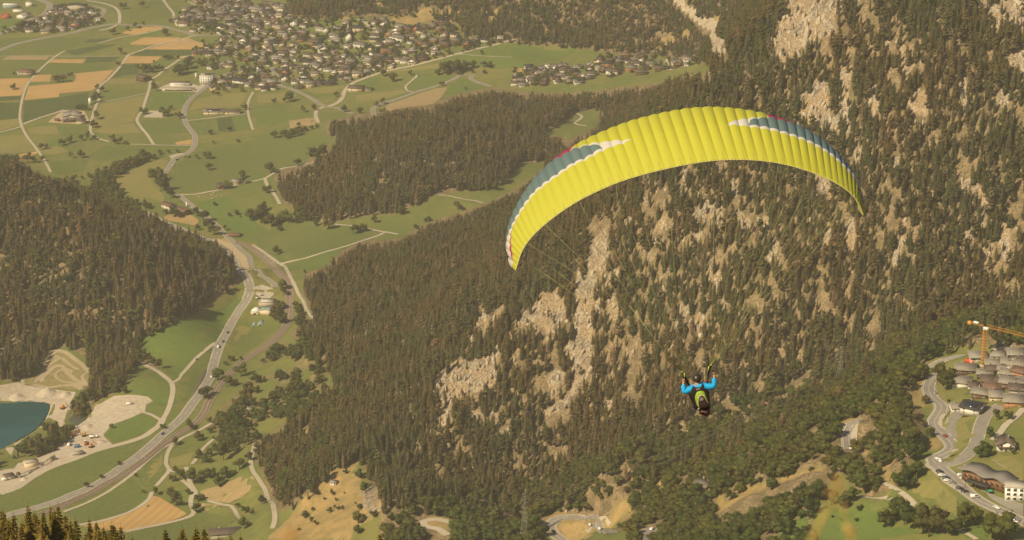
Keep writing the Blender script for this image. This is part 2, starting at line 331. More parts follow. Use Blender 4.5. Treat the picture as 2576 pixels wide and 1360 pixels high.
ROCKS += [T(2, 2, s) for s in ("620,170 760,60 850,0 860,200 890,500 820,520 820,800 800,1000 760,1150 640,1340 590,1340 600,1050 540,850 660,700 700,600 620,560 640,420", "170,480 300,320 450,230 550,400 540,600 350,780 280,640 60,700 0,660 90,540",
    "380,1100 520,1080 500,1200 440,1340 370,1330", "890,50 1020,80 1080,100 1080,200 960,150", "920,260 1050,380 1090,470 1040,640 970,500", "1680,420 1790,430 1790,640 1640,660", "1490,130 1590,40 1560,280 1450,180", "1890,430 1970,480 1960,640 1830,760",
    "790,0 870,0 850,120 780,60", "600,0 640,0 640,150 600,120", "2100,370 2170,380 2160,520 2100,470", "1590,540 1640,640 1600,660", "1600,760 1650,740 1650,880 1590,880", "1930,80 2000,70 2110,140 2100,250 1950,170", "0,900 70,880 60,1040 0,1020", "1240,780 1280,740 1250,900 1200,890")]
ROCKS += [T(2, 1, s) for s in ("1690,380 1790,350 1760,500 1820,620 1790,700 1720,560", "2210,430 2290,480 2280,680 2220,720", "1880,560 1940,600 1930,720 1860,680", "2470,400 2530,400 2520,600 2470,560", "880,960 960,960 980,1200 990,1358 720,1358 800,1200", "1370,960 1430,980 1460,1100 1370,1060",
    "1500,900 1570,870 1560,1060 1490,1060", "1800,900 1900,780 2080,760 2130,900 2080,980 1950,900 1860,960", "1820,960 1920,1080 1900,1200 1790,1260", "2210,800 2290,800 2430,860 2420,980 2250,1000", "1310,660 1370,660 1350,820 1310,800", "1410,560 1490,500 1480,600 1420,600", "770,1070 860,1060 850,1200 770,1200",
    "2060,320 2130,270 2110,460 2060,400", "2480,860 2576,820 2576,1100 2500,1000", "1350,1270 1410,1270 1400,1358 1350,1358", "1150,860 1220,850 1190,960 1140,950")]
ROCKS += [T(1, 2, s) for s in ("2310,370 2260,500 2210,600 2140,750 2070,900 2190,800 2260,640 2330,540", "1800,1180 1900,1080 2140,980 2340,880 2450,780 2450,950 2400,1100 2410,1250 2200,1358 1960,1358 1900,1280 1790,1280", "2380,430 2520,430 2480,560 2350,700 2280,760 2300,600")]
ROCKS += [T(1, 3, s) for s in ("1800,60 1980,0 1960,130 1900,220 1880,330 1860,200 1830,120", "2130,200 2200,80 2300,200 2190,290", "1570,450 1660,350 1650,520 1600,540", "1900,480 1970,430 2020,520 1940,590", "2350,150 2450,110 2480,260 2569,280 2569,370 2400,300", "1240,840 1270,1000 1230,1130 1140,1130 1080,1050 1060,900 1180,850")]
ROCKS += [T(2, 3, s) for s in ("260,190 400,100 410,0 440,100 520,0 610,0 530,120 380,200 350,220", "930,60 1000,0 1030,20 980,180 960,160")]
paint(1, ROCKS, ROCK)
SLIDE = [T(2, 0, "1610,0 1720,0 1790,90 1860,140 1900,220 2000,210 2080,260 2040,340 2110,420 2180,460 2140,560 2060,510 2010,560 1990,480 1960,400 2030,350 1910,300 1830,230 1760,150 1720,100")]
paint(1, SLIDE, PALE); paint(0, SLIDE, CON, BRO)
DRYS = [T(2, 0, "1340,440 1420,370 1600,350 1780,340 1790,450 1650,430 1560,510 1490,480"), T(2, 0, "280,350 350,270 380,280 370,370 320,365"), T(2, 0, "1960,210 2140,160 2080,260 2000,270"), T(1, 0, "1360,230 1380,170 1480,150 1560,170 1600,100 1760,70 1840,100 1960,70 2070,110 2060,150 1900,170 1800,190 1700,230 1600,260 1450,260 1370,250"),
        T(1, 0, "1180,0 1290,0 1270,60 1350,100 1280,110 1200,70"), T(1, 0, "2280,260 2370,140 2550,20 2576,10 2576,40 2440,150 2380,240 2300,280"), T(1, 0, "820,190 870,150 960,190 900,230"), T(2, 0, "1800,510 1880,500 1880,560 1810,550")]
SPUR = T(1, 3, "120,1358 140,1320 250,1200 400,1080 600,930 700,790 850,690 1040,540 1050,600 950,700 1060,740 1060,850 1250,850 1280,1000 1240,1140 1100,1200 960,1230 970,1358")
paint(1, DRYS+[SPUR], DRY); paint(0, DRYS+[SPUR], CON); paint(.05, DRYS, BRO); paint(.012, [SPUR], BRO)
CLEAR = [T(3, 3, s) for s in ("0,830 200,740 600,650 610,720 350,770 100,830", "700,270 780,200 930,150 940,220 880,330 860,450 790,460 780,380", "420,130 540,60 510,120 440,180", "910,540 1070,430 1040,500 960,570",
         "1150,640 1240,510 1330,520 1300,600 1230,700 1230,790 1300,830 1400,900 1470,990 1450,1030 1300,920 1200,830 1130,780", "900,900 1100,930 1260,940 1260,970 900,950", "1600,500 1620,380 1700,330 1760,380 1760,470 1640,520")]
CLEAR += [T(2, 3, s) for s in ("930,1030 1200,910 1210,970 1250,1060 1180,1130 1050,1180 1000,1240 800,1110 870,1090", "2020,960 2150,920 2190,1000 2300,900 2270,890 2569,810 2569,900 2350,990 2250,1040 2060,1110", "1310,1290 1400,1210 1520,1130 1500,1180 1400,1250 1380,1290 1330,1340",
         "340,1150 480,1100 690,1110 850,1150 1000,1190 980,1260 880,1300 760,1358 360,1358 330,1250", "1420,830 1470,770 1560,730 1530,800 1440,900", "1890,800 1960,730 2000,770 1940,860", "1290,880 1350,880 1350,970 1300,980")]
CLEAR += [T(1, 3, "1670,1180 1720,1120 1860,1130 1960,1180 1950,1260 1930,1320 1820,1280 1700,1230"), T(3, 2, "1390,1240 1480,1160 1560,1100 1610,1160 1600,1300 1500,1358"), T(3, 3, "1400,0 1600,0 1560,60 1440,60")]
paint(0, CLEAR, CON, BRO); paint(.25, CLEAR, FOR); paint(.8, CLEAR, DRY)
GREENCLEAR = [T(1, 1, "1820,620 1860,590 2040,570 2200,600 2500,550 2576,470 2576,560 2400,640 2200,730 2000,760 1860,740"), T(2, 1, "0,400 100,280 260,280 240,380 120,500 0,570"), T(2, 0, "330,1310 600,1240 640,1160 850,1100 830,1180 740,1290 600,1358 380,1358"),
    T(1, 2, "0,990 150,930 350,870 400,950 240,1000 60,1060"), T(1, 2, "420,1100 480,1010 560,980 580,1040 480,1120"), T(1, 2, "0,1300 90,1130 200,1110 150,1200 60,1300"), T(1, 3, "0,210 90,160 320,140 180,240 30,320"), T(1, 2, "700,1080 790,1060 770,1190 730,1190"), T(1, 0, "1790,740 2040,770 2300,640 2576,560 2576,700 2300,900 1800,1000")]
paint(0, GREENCLEAR, CON, BRO, FOR)
DRYLINE = [T(1, 2, "470,850 500,840 540,980 610,1080 580,1280 550,1270 570,1080 510,960"), T(1, 3, "450,270 490,220 555,195 525,305 480,280")]
paint(1, DRYLINE, DRY); paint(0, DRYLINE, CON, BRO)
FORB, ROCKB, DRYB, PALEB = blur(FOR, 3), blur(ROCK, 2), blur(DRY, 2), blur(PALE, 1)

U0, V0, DEP0 = project(XX, YY, ZZ)
def gmap(mp, near=0.0):
    a = look(mp, np.clip(U0, 0, 2575), np.clip(V0, 0, 1359)); return np.where(YY < 1150, near, a)
A_FOR = gmap(FORB, 1.0); A_ROCK = gmap(ROCKB); A_DRY = gmap(DRYB, .7); A_PALE = gmap(PALEB)
mnt = np.maximum(A_FOR*np.clip((ZZ-6)/25, .0, 1), A_ROCK)
mnt = np.where(YY > 4200, 1, mnt)*np.clip((YY-1000)/250, 0, 1)
rid = 1-np.abs(2*fbm(XX/46, YY/70, 11, 4)-1)*2
ZZ = ZZ+mnt*((fbm(XX/95, YY/120, 3, 4)-.5)*24+np.clip((ZZ-60)/60, 0, 1)*(YY < 3000)*(1-2*np.abs(2*fbm(XX/70, YY/300, 13, 3)-1)-.3)*7+(fbm(XX/22, YY/30, 5, 3)-.5)*5)+A_ROCK*((rid-.5)*7+(fbm(XX/9, YY/12, 21, 3)-.5)*4.5)+A_DRY*(fbm(XX/25, YY/25, 9, 3)-.5)*2.0*np.clip(ZZ/60, 0, 1)
ZZ = np.maximum(ZZ, -7.0)

# ------------------------------------------------------------------ roads (centre lines traced on the photograph)
ROADS = []   # name, points, width, kind, label
def road(name, pts, w, kind, mark=None): ROADS.append((name, pts, w, kind, mark))
road("highway", T(0, 1, "1440,775 1560,840 1790,940 1900,990 2050,1050 2170,1110 2260,1180 2350,1260 2430,1340")+T(0, 2, "2480,60 2515,200 2480,300 2400,420 2330,540 2270,650 2220,740 2180,850 2150,950 2120,1060 2080,1140 2020,1240 1950,1330")+
     T(0, 3, "1850,110 1750,210 1630,310 1520,410 1390,520 1260,610 1190,655 1100,720 1000,790 850,860 700,920 600,965 400,1030 180,1085 0,1140"), 9.0, "asphalt", "dash")
road("side_road", T(0, 1, "1790,600 1850,650 1960,740 2050,800 2190,920 2250,990 2330,1070 2420,1160 2500,1230")+T(1, 2, "-60,-70 20,10 100,80 170,140 190,180"), 5.33, "asphalt")
road("railway", T(0, 1, "2380,1085 2500,1130 2576,1175")+T(1, 1, "80,1250 150,1310")+T(1, 2, "215,10 280,75 328,160 338,250 335,400 318,530 250,630 150,730 0,840")+T(0, 2, "2450,920 2350,1010 2250,1110 2190,1180 2120,1300 2090,1358")+
     T(0, 3, "2050,90 1960,190 1880,250 1770,310 1650,400 1560,470 1450,560 1330,650 1200,730 1050,810 900,900 750,960 600,1030 400,1110"), 8.2, "ballast")
road("farm_road", T(1, 1, "-40,1110 0,1130 100,1200 200,1270 280,1320 310,1358")+T(1, 2, "340,60 390,160 430,250 480,330 510,410 575,490"), 3.69, "gravel")
road("slip_road", T(0, 1, "2150,1050 2220,1080 2300,1120 2400,1210 2470,1300")+T(0, 2, "2500,10"), 9, "sand")
road("farm_road", T(1, 1, "260,1300 500,1240 700,1180 900,1125 1100,1060 1250,1010 1310,985 1430,1005"), 3.69, "gravel")
road("farm_road", T(1, 1, "1310,985 1130,950 950,915 810,905 650,865 580,840"), 3.69, "gravel")
road("farm_road", T(0, 1, "1800,600 1950,605 2100,575 2250,550 2400,500 2576,465")+T(1, 1, "90,440 160,400 240,355 310,335 480,300 600,275"), 3.69, "gravel")
road("farm_road", T(1, 1, "90,440 110,500 170,580 220,660 240,700"), 4.10, "gravel")
road("farm_road", T(1, 1, "1830,605 1950,620 2100,655 2200,665 2290,690"), 3.28, "gravel")
road("village_road", T(0, 0, "2450,700 2340,730 2200,790 2100,860 2020,920 1940,980 1890,1040 1860,1100 1850,1170 1880,1260 1940,1340")+T(0, 1, "1962,20 1960,100 1920,160 1870,200 1770,235 1710,310 1660,390"), 5.5, "asphalt")
road("field_road", T(0, 0, "655,518 600,545 520,600 440,670 370,740 300,820 255,900 225,1000 205,1100 200,1200 225,1290 260,1358")+T(0, 1, "300,60 345,115 400,190 470,300 510,380"), 3.28, "gravel")
road("field_road", T(0, 0, "1980,365 1930,370 1800,410 1690,430 1540,470 1400,520 1300,555 1260,600 1220,660 1150,740 1080,810 1020,860 990,900 985,960 995,1010 970,1060 945,1130 920,1230 910,1310")+T(0, 1, "930,0 990,40 1100,70"), 3.94, "gravel")
road("field_road", T(0, 0, "1000,1035 1150,1010 1300,980 1480,940"), 2.30, "gravel")
road("field_road", T(0, 0, "1960,560 1900,565 1830,590 1740,650 1650,710 1580,770 1520,810 1505,880 1490,940 1470,1000 1450,1060 1420,1130 1380,1200 1390,1240 1430,1300 1480,1358")+T(0, 1, "1545,100"), 3.94, "gravel")
road("field_road", T(0, 0, "2550,930 2510,1000 2490,1080 2510,1200 2545,1310"), 3.28, "gravel")
road("field_road", T(0, 1, "1310,98 1545,103 1650,108 1930,110"), 2.62, "gravel")
road("main_road", T(0, 0, "-20,515 0,510 150,450 300,415 450,385 600,360 750,330 900,290 1050,260 1170,245 1250,255 1600,265 1750,300 1870,330 1980,360 2200,360 2400,370 2576,340"), 7, "asphalt")
road("side_road", T(0, 0, "870,10 1000,30 1100,55 1170,90 1200,140 1205,200 1190,245 1100,290 1000,310"), 4.92, "gravel")
road("side_road", T(0, 0, "1640,0 1690,70 1740,130 1750,180"), 4.10, "gravel")
road("side_road", T(0, 0, "1880,20 2000,70 2080,110 2090,150"), 4.10, "gravel")
road("main_road", T(0, 0, "390,0 490,40 500,90 440,150 370,180 270,220 120,290 -20,350"), 9, "asphalt")
road("side_road", T(0, 0, "500,90 600,75 900,70 1000,80 1050,110 1000,190"), 4.92, "asphalt")
road("field_track", T(0, 0, "980,440 1200,385 1450,340 1640,295"), 3, "gravel")
road("field_track", T(0, 0, "0,570 500,569 1200,570"), 2.5, "gravel")
road("field_track", T(0, 0, "230,1255 400,1190 560,1140 640,1110"), 4, "gravel")
road("field_track", T(0, 0, "0,1335 150,1297 220,1275"), 3, "gravel")
road("field_track", T(0, 0, "1880,1220 2100,1195 2470,1150"), 3, "gravel")
road("village_road", T(1, 0, "180,680 165,720 200,760 240,860 330,890 430,930 550,990 690,1075 780,1085 860,1105 980,1150"), 5.5, "asphalt")
road("side_road", T(1, 0, "700,1075 620,1110 600,1150 610,1200 630,1240"), 4.92, "gravel")
road("village_road", T(1, 0, "720,1078 800,1050 860,1000 900,910 970,845 1100,790 1250,740 1400,700 1560,670 1750,620 1900,580 2050,540 2250,490 2500,430 2620,400"), 6, "gravel")
road("side_road", T(1, 0, "1190,1170 1180,1100 1260,1055 1450,990 1600,935 1750,890 1900,840 1990,800 2060,760 2140,753 2185,757 2160,790 2200,820 2370,875"), 5.33, "asphalt")
road("field_track", T(1, 0, "1620,770 1540,840 1505,880 1530,920 1600,935"), 3, "gravel")
road("field_track", T(1, 0, "2050,550 2300,570 2576,580"), 2.5, "gravel")
road("village_road", T(1, 0, "0,60 150,90 280,150 420,205 640,210"), 5, "gravel")
road("village_road", T(1, 0, "1040,190 1100,230 1180,290 1190,330"), 8, "gravel")
road("farm_road", T(2, 0, "640,1140 700,1170 690,1200 630,1240 680,1260 750,1270"), 3.69, "gravel")
road("village_road", T(2, 0, "1570,600 1560,640 1570,690 1600,710"), 6, "gravel")
road("farm_road", T(0, 2, "1370,930 1420,940 1540,1000 1650,1070 1720,1130 1740,1220 1710,1358")+T(0, 3, "1680,80 1640,150 1620,190"), 4.92, "gravel")
road("farm_road", T(0, 2, "1735,1135 1790,1110 1830,1050 1950,920 2080,800 2165,735"), 4.10, "gravel")
road("quarry_road", T(0, 3, "1640,150 1600,215 1550,250 1450,320 1300,375 1130,420 950,470 750,550 550,620 400,690 300,750 170,840 0,900"), 6.5, "gravel")
road("farm_road", T(0, 3, "1430,75 1480,88 1540,110 1620,160"), 3.69, "gravel")
road("farm_road", T(0, 3, "1930,600 1980,540 2040,450 2100,390 2150,350"), 3.28, "gravel")
road("farm_road", T(0, 3, "1870,630 1890,680 1910,780 1970,890 1930,920 1920,1000 1950,1090 1880,1140 1700,1190 1400,1250 1250,1282"), 4.10, "gravel")
road("farm_road", T(0, 3, "1830,760 1900,820 1965,885"), 3.28, "gravel")
road("farm_road", T(0, 3, "1570,820 1640,740 1700,660 1670,590 1690,480 1735,405"), 3.69, "gravel")
road("farm_road", T(0, 3, "1700,655 1765,680"), 3.69, "gravel")
road("farm_road", T(0, 3, "2190,150 2050,235 1960,280 1850,330 1750,390 1650,430 1560,500 1400,640 1330,700 1200,800 1050,900 850,1000 640,1080"), 3.28, "gravel")
road("farm_road", T(0, 3, "1530,880 1490,960 1350,1060 1200,1120 1020,1170 800,1212"), 3.69, "gravel")
road("farm_road", T(0, 3, "2090,970 2250,1010 2360,1060 2460,1150"), 3.69, "gravel")
road("farm_road", T(0, 3, "2570,390 2530,520 2525,600 2550,680")+T(1, 3, "20,740 60,810 100,880 140,970 185,1080 185,1180 160,1250"), 4.10, "gravel")
road("forest_road", T(0, 1, "740,650 880,680 1000,710 1150,740 1260,780 1400,820 1530,870"), 6, "sand")
road("mountain_road", T(1, 3, "1980,1190 1840,1165 1720,1165 1680,1190 1720,1230 1830,1260 1930,1315"), 6, "gravel")
road("mountain_road", T(2, 3, "1010,1290 930,1260 850,1210 750,1160 600,1140 480,1150 400,1190 380,1250 430,1310 490,1358 540,1400"), 9, "asphalt", "solid")
road("mountain_road", T(2, 3, "1280,1380 1330,1320 1390,1270 1420,1245"), 8, "asphalt")
road("mountain_road", T(3, 3, "940,170 880,200 830,260 815,320 815,380 825,450"), 8.5, "asphalt", "solid")
road("mountain_road", T(3, 2, "1990,868 1900,880 1800,905 1700,955 1620,1010"), 7.5, "asphalt", "solid")
road("mountain_road", T(3, 2, "1730,1060 1680,1090 1630,1150 1620,1230 1680,1310 1740,1358")+T(3, 3, "1740,60 1690,140 1670,200 1720,270 1790,330 1850,400 1840,450 1770,500 1690,540 1660,570 1720,630 1830,710 1950,830 2100,950 2250,1030 2400,1100 2600,1195"), 8, "asphalt", "solid")
road("hamlet_road", T(3, 3, "1680,580 1770,595 1870,580 1960,540 2040,470 2090,400 2140,220 2200,100 2350,10"), 7, "asphalt")
road("hamlet_road", T(3, 3, "1920,60 1900,80 1850,180 1830,260 1890,330"), 6, "asphalt")
road("hamlet_road", T(3, 3, "2569,40 2500,120 2400,200 2330,290 2260,360"), 4, "gravel")
road("footpath", T(3, 3, "1130,770 1250,830 1380,900 1470,990 1430,1020"), 3.5, "gravel")
road("footpath", T(3, 3, "880,910 1000,930 1100,940 1260,960"), 3, "gravel")
road("footpath", T(3, 3, "1910,1260 2000,1300 2100,1358"), 3, "gravel")

for nm, pts, w, kind, mk in ROADS:
    a = np.array(pts); lim_ = 2.5 if a[:, 0].mean() < 1200 else 5.0
    for p_, q_ in zip(a[:-1], a[1:]):
        d_ = q_-p_; l_ = max(np.hypot(*d_), 1e-6); n_ = np.array([-d_[1], d_[0]])/l_*lim_*(.6+.4*abs(d_[0])/l_); paint(0, [[tuple(p_+n_), tuple(q_+n_), tuple(q_-n_), tuple(p_-n_)]], CON, BRO)
def smooth_line(pts, st):
    p = np.array(pts); p = np.vstack([2*p[0]-p[1], p, 2*p[-1]-p[-2]]); out = []
    for k in range(1, len(p)-2):
        a, b, c, d = p[k-1], p[k], p[k+1], p[k+2]; n = max(2, int(np.hypot(*(c-b)[:2])/st))
        t = (np.arange(n)/n)[:, None]
        out.append(.5*((2*b)+(-a+c)*t+(2*a-5*b+4*c-d)*t*t+(-a+3*b-3*c+d)*t**3))
    out.append(p[-2][None]); return np.vstack(out)
LINES = []
for nm, pts, w, kind, mk in ROADS:
    a = np.array(pts); h = hit(a[:, 0], a[:, 1])[:, :2]
    keep = [0]
    for k in range(1, len(h)):
        if np.hypot(*(h[k]-h[keep[-1]])) > 3: keep.append(k)
    xy = smooth_line(h[keep], 5.0); z = sample(xy[:, 0], xy[:, 1])
    if len(z) > 6:
        for _ in range(6): z[1:-1] = (z[:-2]+2*z[1:-1]+z[2:])/4
    LINES.append((xy, z))
WGT = np.zeros_like(ZZ); ZR = ZZ.copy()      # cut and fill along every road
for (xy, z), (nm, pts, w, kind, mk) in zip(LINES, ROADS):
    hw = w/2+2.0; fade = 9.0
    for (x, y), zz in zip(xy, z):
        i0, i1 = np.searchsorted(GX, (x-hw-fade, x+hw+fade)); j0, j1 = np.searchsorted(GY, (y-hw-fade, y+hw+fade))
        if i1 <= i0 or j1 <= j0: continue
        d = np.hypot(XX[j0:j1, i0:i1]-x, YY[j0:j1, i0:i1]-y); wt = np.clip((hw+fade-d)/fade, 0, 1)
        key = wt+(1-np.minimum(d/60, 1))*1e-2; m = key > WGT[j0:j1, i0:i1]
        WGT[j0:j1, i0:i1][m] = key[m]; ZR[j0:j1, i0:i1][m] = zz
w = np.clip(WGT, 0, 1); w = w*w*(3-2*w); ZZ = ZZ*(1-w)+ZR*w

LAKE_O = T(0, 2, "-40,1322 0,1325 300,1335 440,1348")+T(0, 3, "488,0 484,40 470,90 430,160 380,220 320,270 250,310 180,345 100,390 0,440 -40,460")
RIVER_O = T(0, 3, "690,150 760,60 850,-20 940,-20 900,50 860,120 825,175 780,205")
LAKE = hit(*np.array(LAKE_O).T)[:, :2]; RIVER = hit(*np.array(RIVER_O).T)[:, :2]
for pl, lv in ((LAKE, -9.0), (RIVER, -8.0)):
    m = inside([tuple(p) for p in pl], XX, YY)
    for _ in range(1): ZZ = np.where(m, np.minimum(ZZ, lv), ZZ)

# ------------------------------------------------------------------ the ground itself, one sheet
def ground_material():
    m, nd, lk, b = new_mat("ground"); p = position(nd, lk)
    def at(n):
        a = nd.new("ShaderNodeAttribute"); a.attribute_name = n; return a.outputs["Fac"]
    n1 = noise(nd, lk, .012, 4, p); n2 = noise(nd, lk, .11, 4, p); n3 = noise(nd, lk, .6, 3, p)
    meadow = mixc(nd, lk, ramp(nd, lk, n1, .35, .65), (.14, .165, .044), (.20, .187, .056))
    meadow = mixc(nd, lk, ramp(nd, lk, n2, .45, .75), meadow, (.12, .145, .04))
    wood = mixc(nd, lk, ramp(nd, lk, n2, .35, .65), (.17, .125, .065), (.31, .22, .125)); wood = mixc(nd, lk, ramp(nd, lk, n3, .48, .62), wood, (.11, .095, .045))
    dry = mixc(nd, lk, ramp(nd, lk, n2, .35, .65), (.37, .25, .095), (.26, .195, .075)); dry = mixc(nd, lk, ramp(nd, lk, n3, .5, .8), dry, (.42, .32, .19))
    pr = position(nd, lk, (1, 1, .3)); r1 = noise(nd, lk, .22, 8, pr, .68); r2 = noise(nd, lk, .05, 4, p); r3 = noise(nd, lk, .9, 4, pr, .65)
    rock = mixc(nd, lk, ramp(nd, lk, r1, .40, .60), (.20, .155, .105), (.50, .41, .29)); rock = mixc(nd, lk, ramp(nd, lk, r2, .42, .62), rock, (.42, .29, .15)); nd[-1].inputs[0].default_value = .5
    rock = mixc(nd, lk, ramp(nd, lk, r3, .52, .66), rock, (.60, .51, .38)); rock = mixc(nd, lk, ramp(nd, lk, r3, .46, .36), rock, (.15, .12, .08))
    pale = mixc(nd, lk, ramp(nd, lk, n2, .3, .7), (.62, .52, .37), (.47, .36, .23))
    col = mixc(nd, lk, ramp(nd, lk, at("wood"), .2, .8), meadow, wood); col = mixc(nd, lk, ramp(nd, lk, at("dry"), .25, .75), col, dry)
    col = mixc(nd, lk, ramp(nd, lk, at("rock"), .3, .7), col, rock); col = mixc(nd, lk, ramp(nd, lk, at("pale"), .35, .65), col, pale)
    lk.new(col, b.inputs["Base Color"]); b.inputs["Roughness"].default_value = .95; b.inputs["Specular IOR Level"].default_value = .1
    ad = nd.new("ShaderNodeMath"); ad.operation = 'MAXIMUM'; lk.new(at("rock"), ad.inputs[0]); lk.new(at("pale"), ad.inputs[1])
    bp = nd.new("ShaderNodeBump"); bp.inputs["Distance"].default_value = 5.0; lk.new(ad.outputs[0], bp.inputs["Strength"]); lk.new(r1, bp.inputs["Height"]); lk.new(bp.outputs[0], b.inputs["Normal"])
    return m
ny_, nx_ = ZZ.shape; idx = np.arange(ny_*nx_).reshape(ny_, nx_)
a_, b_, c_, d_ = idx[:-1, :-1].ravel(), idx[:-1, 1:].ravel(), idx[1:, :-1].ravel(), idx[1:, 1:].ravel()
tri = np.concatenate([np.stack([a_, b_, d_], 1), np.stack([a_, d_, c_], 1)])
gme = np_mesh("ground", np.stack([XX, YY, ZZ], -1).reshape(-1, 3), tri, (ground_material(),), smooth=True)
for nm, ar in (("wood", A_FOR), ("rock", A_ROCK), ("dry", A_DRY), ("pale", A_PALE)):
    at = gme.attributes.new(nm, 'FLOAT', 'POINT'); at.data.foreach_set("value", ar.astype(np.float32).ravel())
tag(obj("ground", gme), "rolling valley floor and rocky mountain sides under meadow, scrub and bare cliff", kind="structure")

# ------------------------------------------------------------------ sheets laid on the ground
def dense(poly, st):
    p = np.array(poly, float); out = []
    for k in range(len(p)):
        a, b = p[k], p[(k+1) % len(p)]; n = max(1, int(np.hypot(*(b-a))/st)); t = (np.arange(n)/n)[:, None]; out.append(a+(b-a)*t)
    return np.vstack(out)
def drape(name, poly_o, mat, off, st=9.0, world_poly=None, flat=None, wob=0.0):
    xy = dense(hit(*np.array(poly_o).T)[:, :2], st) if world_poly is None else np.array(world_poly)
    if wob: xy = xy+np.stack([fbm(xy[:, 0]/14, xy[:, 1]/14, 31)-.5, fbm(xy[:, 0]/14, xy[:, 1]/14, 37)-.5], 1)*wob
    lo, hi = xy.min(0), xy.max(0); gx, gy = np.meshgrid(np.arange(lo[0], hi[0], st), np.arange(lo[1], hi[1], st)); pts = np.stack([gx.ravel(), gy.ravel()], 1)
    pts = pts[inside([tuple(p) for p in xy], pts[:, 0], pts[:, 1])] if len(pts) else pts
    n = len(xy); vs = [Vector(p) for p in xy]+[Vector(p) for p in pts]
    r = delaunay_2d_cdt(vs, [(k, (k+1) % n) for k in range(n)], [list(range(n))], 1, 1e-4)
    v = np.array([(p.x, p.y) for p in r[0]]); z = sample(v[:, 0], v[:, 1])+off if flat is None else np.full(len(v), flat)
    fs = []
    for f in r[2]:
        a, b, c = [v[k] for k in f[:3]]
        fs.append(list(f) if (b[0]-a[0])*(c[1]-a[1])-(b[1]-a[1])*(c[0]-a[0]) > 0 else list(f)[::-1])
    return tag(obj(name, np_mesh(name, np.column_stack([v, z]), fs, (mat,), smooth=True)), kind="structure")
def ribbon(name, xy, w, mat, off, cross=(-.5, 0, .5), parent=None, prof=None):
    t = np.gradient(xy, axis=0); t /= np.maximum(np.hypot(t[:, 0], t[:, 1])[:, None], 1e-6); nrm = np.stack([-t[:, 1], t[:, 0]], 1)
    rows = [xy+nrm*w*c for c in cross]; k = len(cross); n = len(xy)
    zs = [sample(r[:, 0], r[:, 1])+off+(prof[i] if prof else 0) for i, r in enumerate(rows)]
    V = np.stack([np.column_stack([r, z]) for r, z in zip(rows, zs)], 1).reshape(-1, 3); f = []
    I = np.arange(n*k).reshape(n, k); A = np.stack([I[:-1, :-1], I[1:, :-1], I[1:, 1:], I[:-1, 1:]], -1).reshape(-1, 4)[:, ::-1]
    return obj(name, np_mesh(name, V, A, (mat,), smooth=True), parent)
WHEAT = (.56, .34, .115)
M_WHEAT = [mat_var("ripe_wheat_%d" % k, WHEAT, (.40, .25, .10), .02, .25, (.50, .33, .14), stripes=(w, a, .5, (.36, .22, .085))) for k, (w, a) in enumerate(((7, .3), (9, 1.2), (8, 2.2)))]
M_GD = mat_var("maize_green", (.085, .112, .033), (.10, .125, .036), .02, .3, (.06, .085, .026), stripes=(6, .4, .25, (.055, .08, .026)))
M_GM = mat_var("meadow_green", (.135, .165, .04), (.17, .178, .048), .015, .3, (.10, .125, .035), stripes=(10, 1.0, .2, (.10, .13, .033)))
M_GB = mat_var("bright_green", (.125, .175, .036), (.15, .185, .043), .015, .3, (.10, .14, .03), stripes=(12, .2, .3, (.125, .17, .04)))
M_GY = mat_var("hay_green", (.27, .23, .068), (.20, .19, .056), .02, .3, (.25, .21, .075), stripes=(8, .9, .4, (.17, .165, .048)))
M_TAN = mat_var("stubble", (.36, .25, .12), (.28, .22, .09), .03, .3, (.40, .29, .15), stripes=(6, .6, .35, (.30, .21, .1)))
M_GRAV = mat_var("gravel", (.46, .39, .285), (.40, .335, .24), .05, .7, (.52, .45, .34))
M_SAND = mat_var("quarry_sand", (.50, .42, .31), (.42, .34, .245), .03, .25, (.56, .48, .37), bump=.6)
M_ASPH = mat_var("worn_asphalt", (.27, .24, .195), (.235, .205, .165), .04, .5, (.30, .265, .21), spec=.3)
M_ASPD = mat_var("new_asphalt", (.11, .095, .08), (.125, .11, .09), .05, .6, spec=.3)
M_SANDR = mat_var("sandy_verge", (.46, .35, .2), (.40, .30, .17), .06, .5, (.5, .4, .25))
M_BALL = mat_var("track_ballast", (.33, .25, .175), (.28, .21, .14), .08, .8, (.38, .3, .22))
M_DRYG = mat_var("dry_grass", (.40, .27, .10), (.28, .22, .08), .06, .4, (.45, .30, .14))
M_LINE = mat_plain("road_paint", (.68, .62, .52), .7)
M_RAIL = mat_plain("rail_steel", (.13, .085, .06), .5, .6)
M_SLEEP = mat_plain("sleepers", (.25, .185, .135), .9)
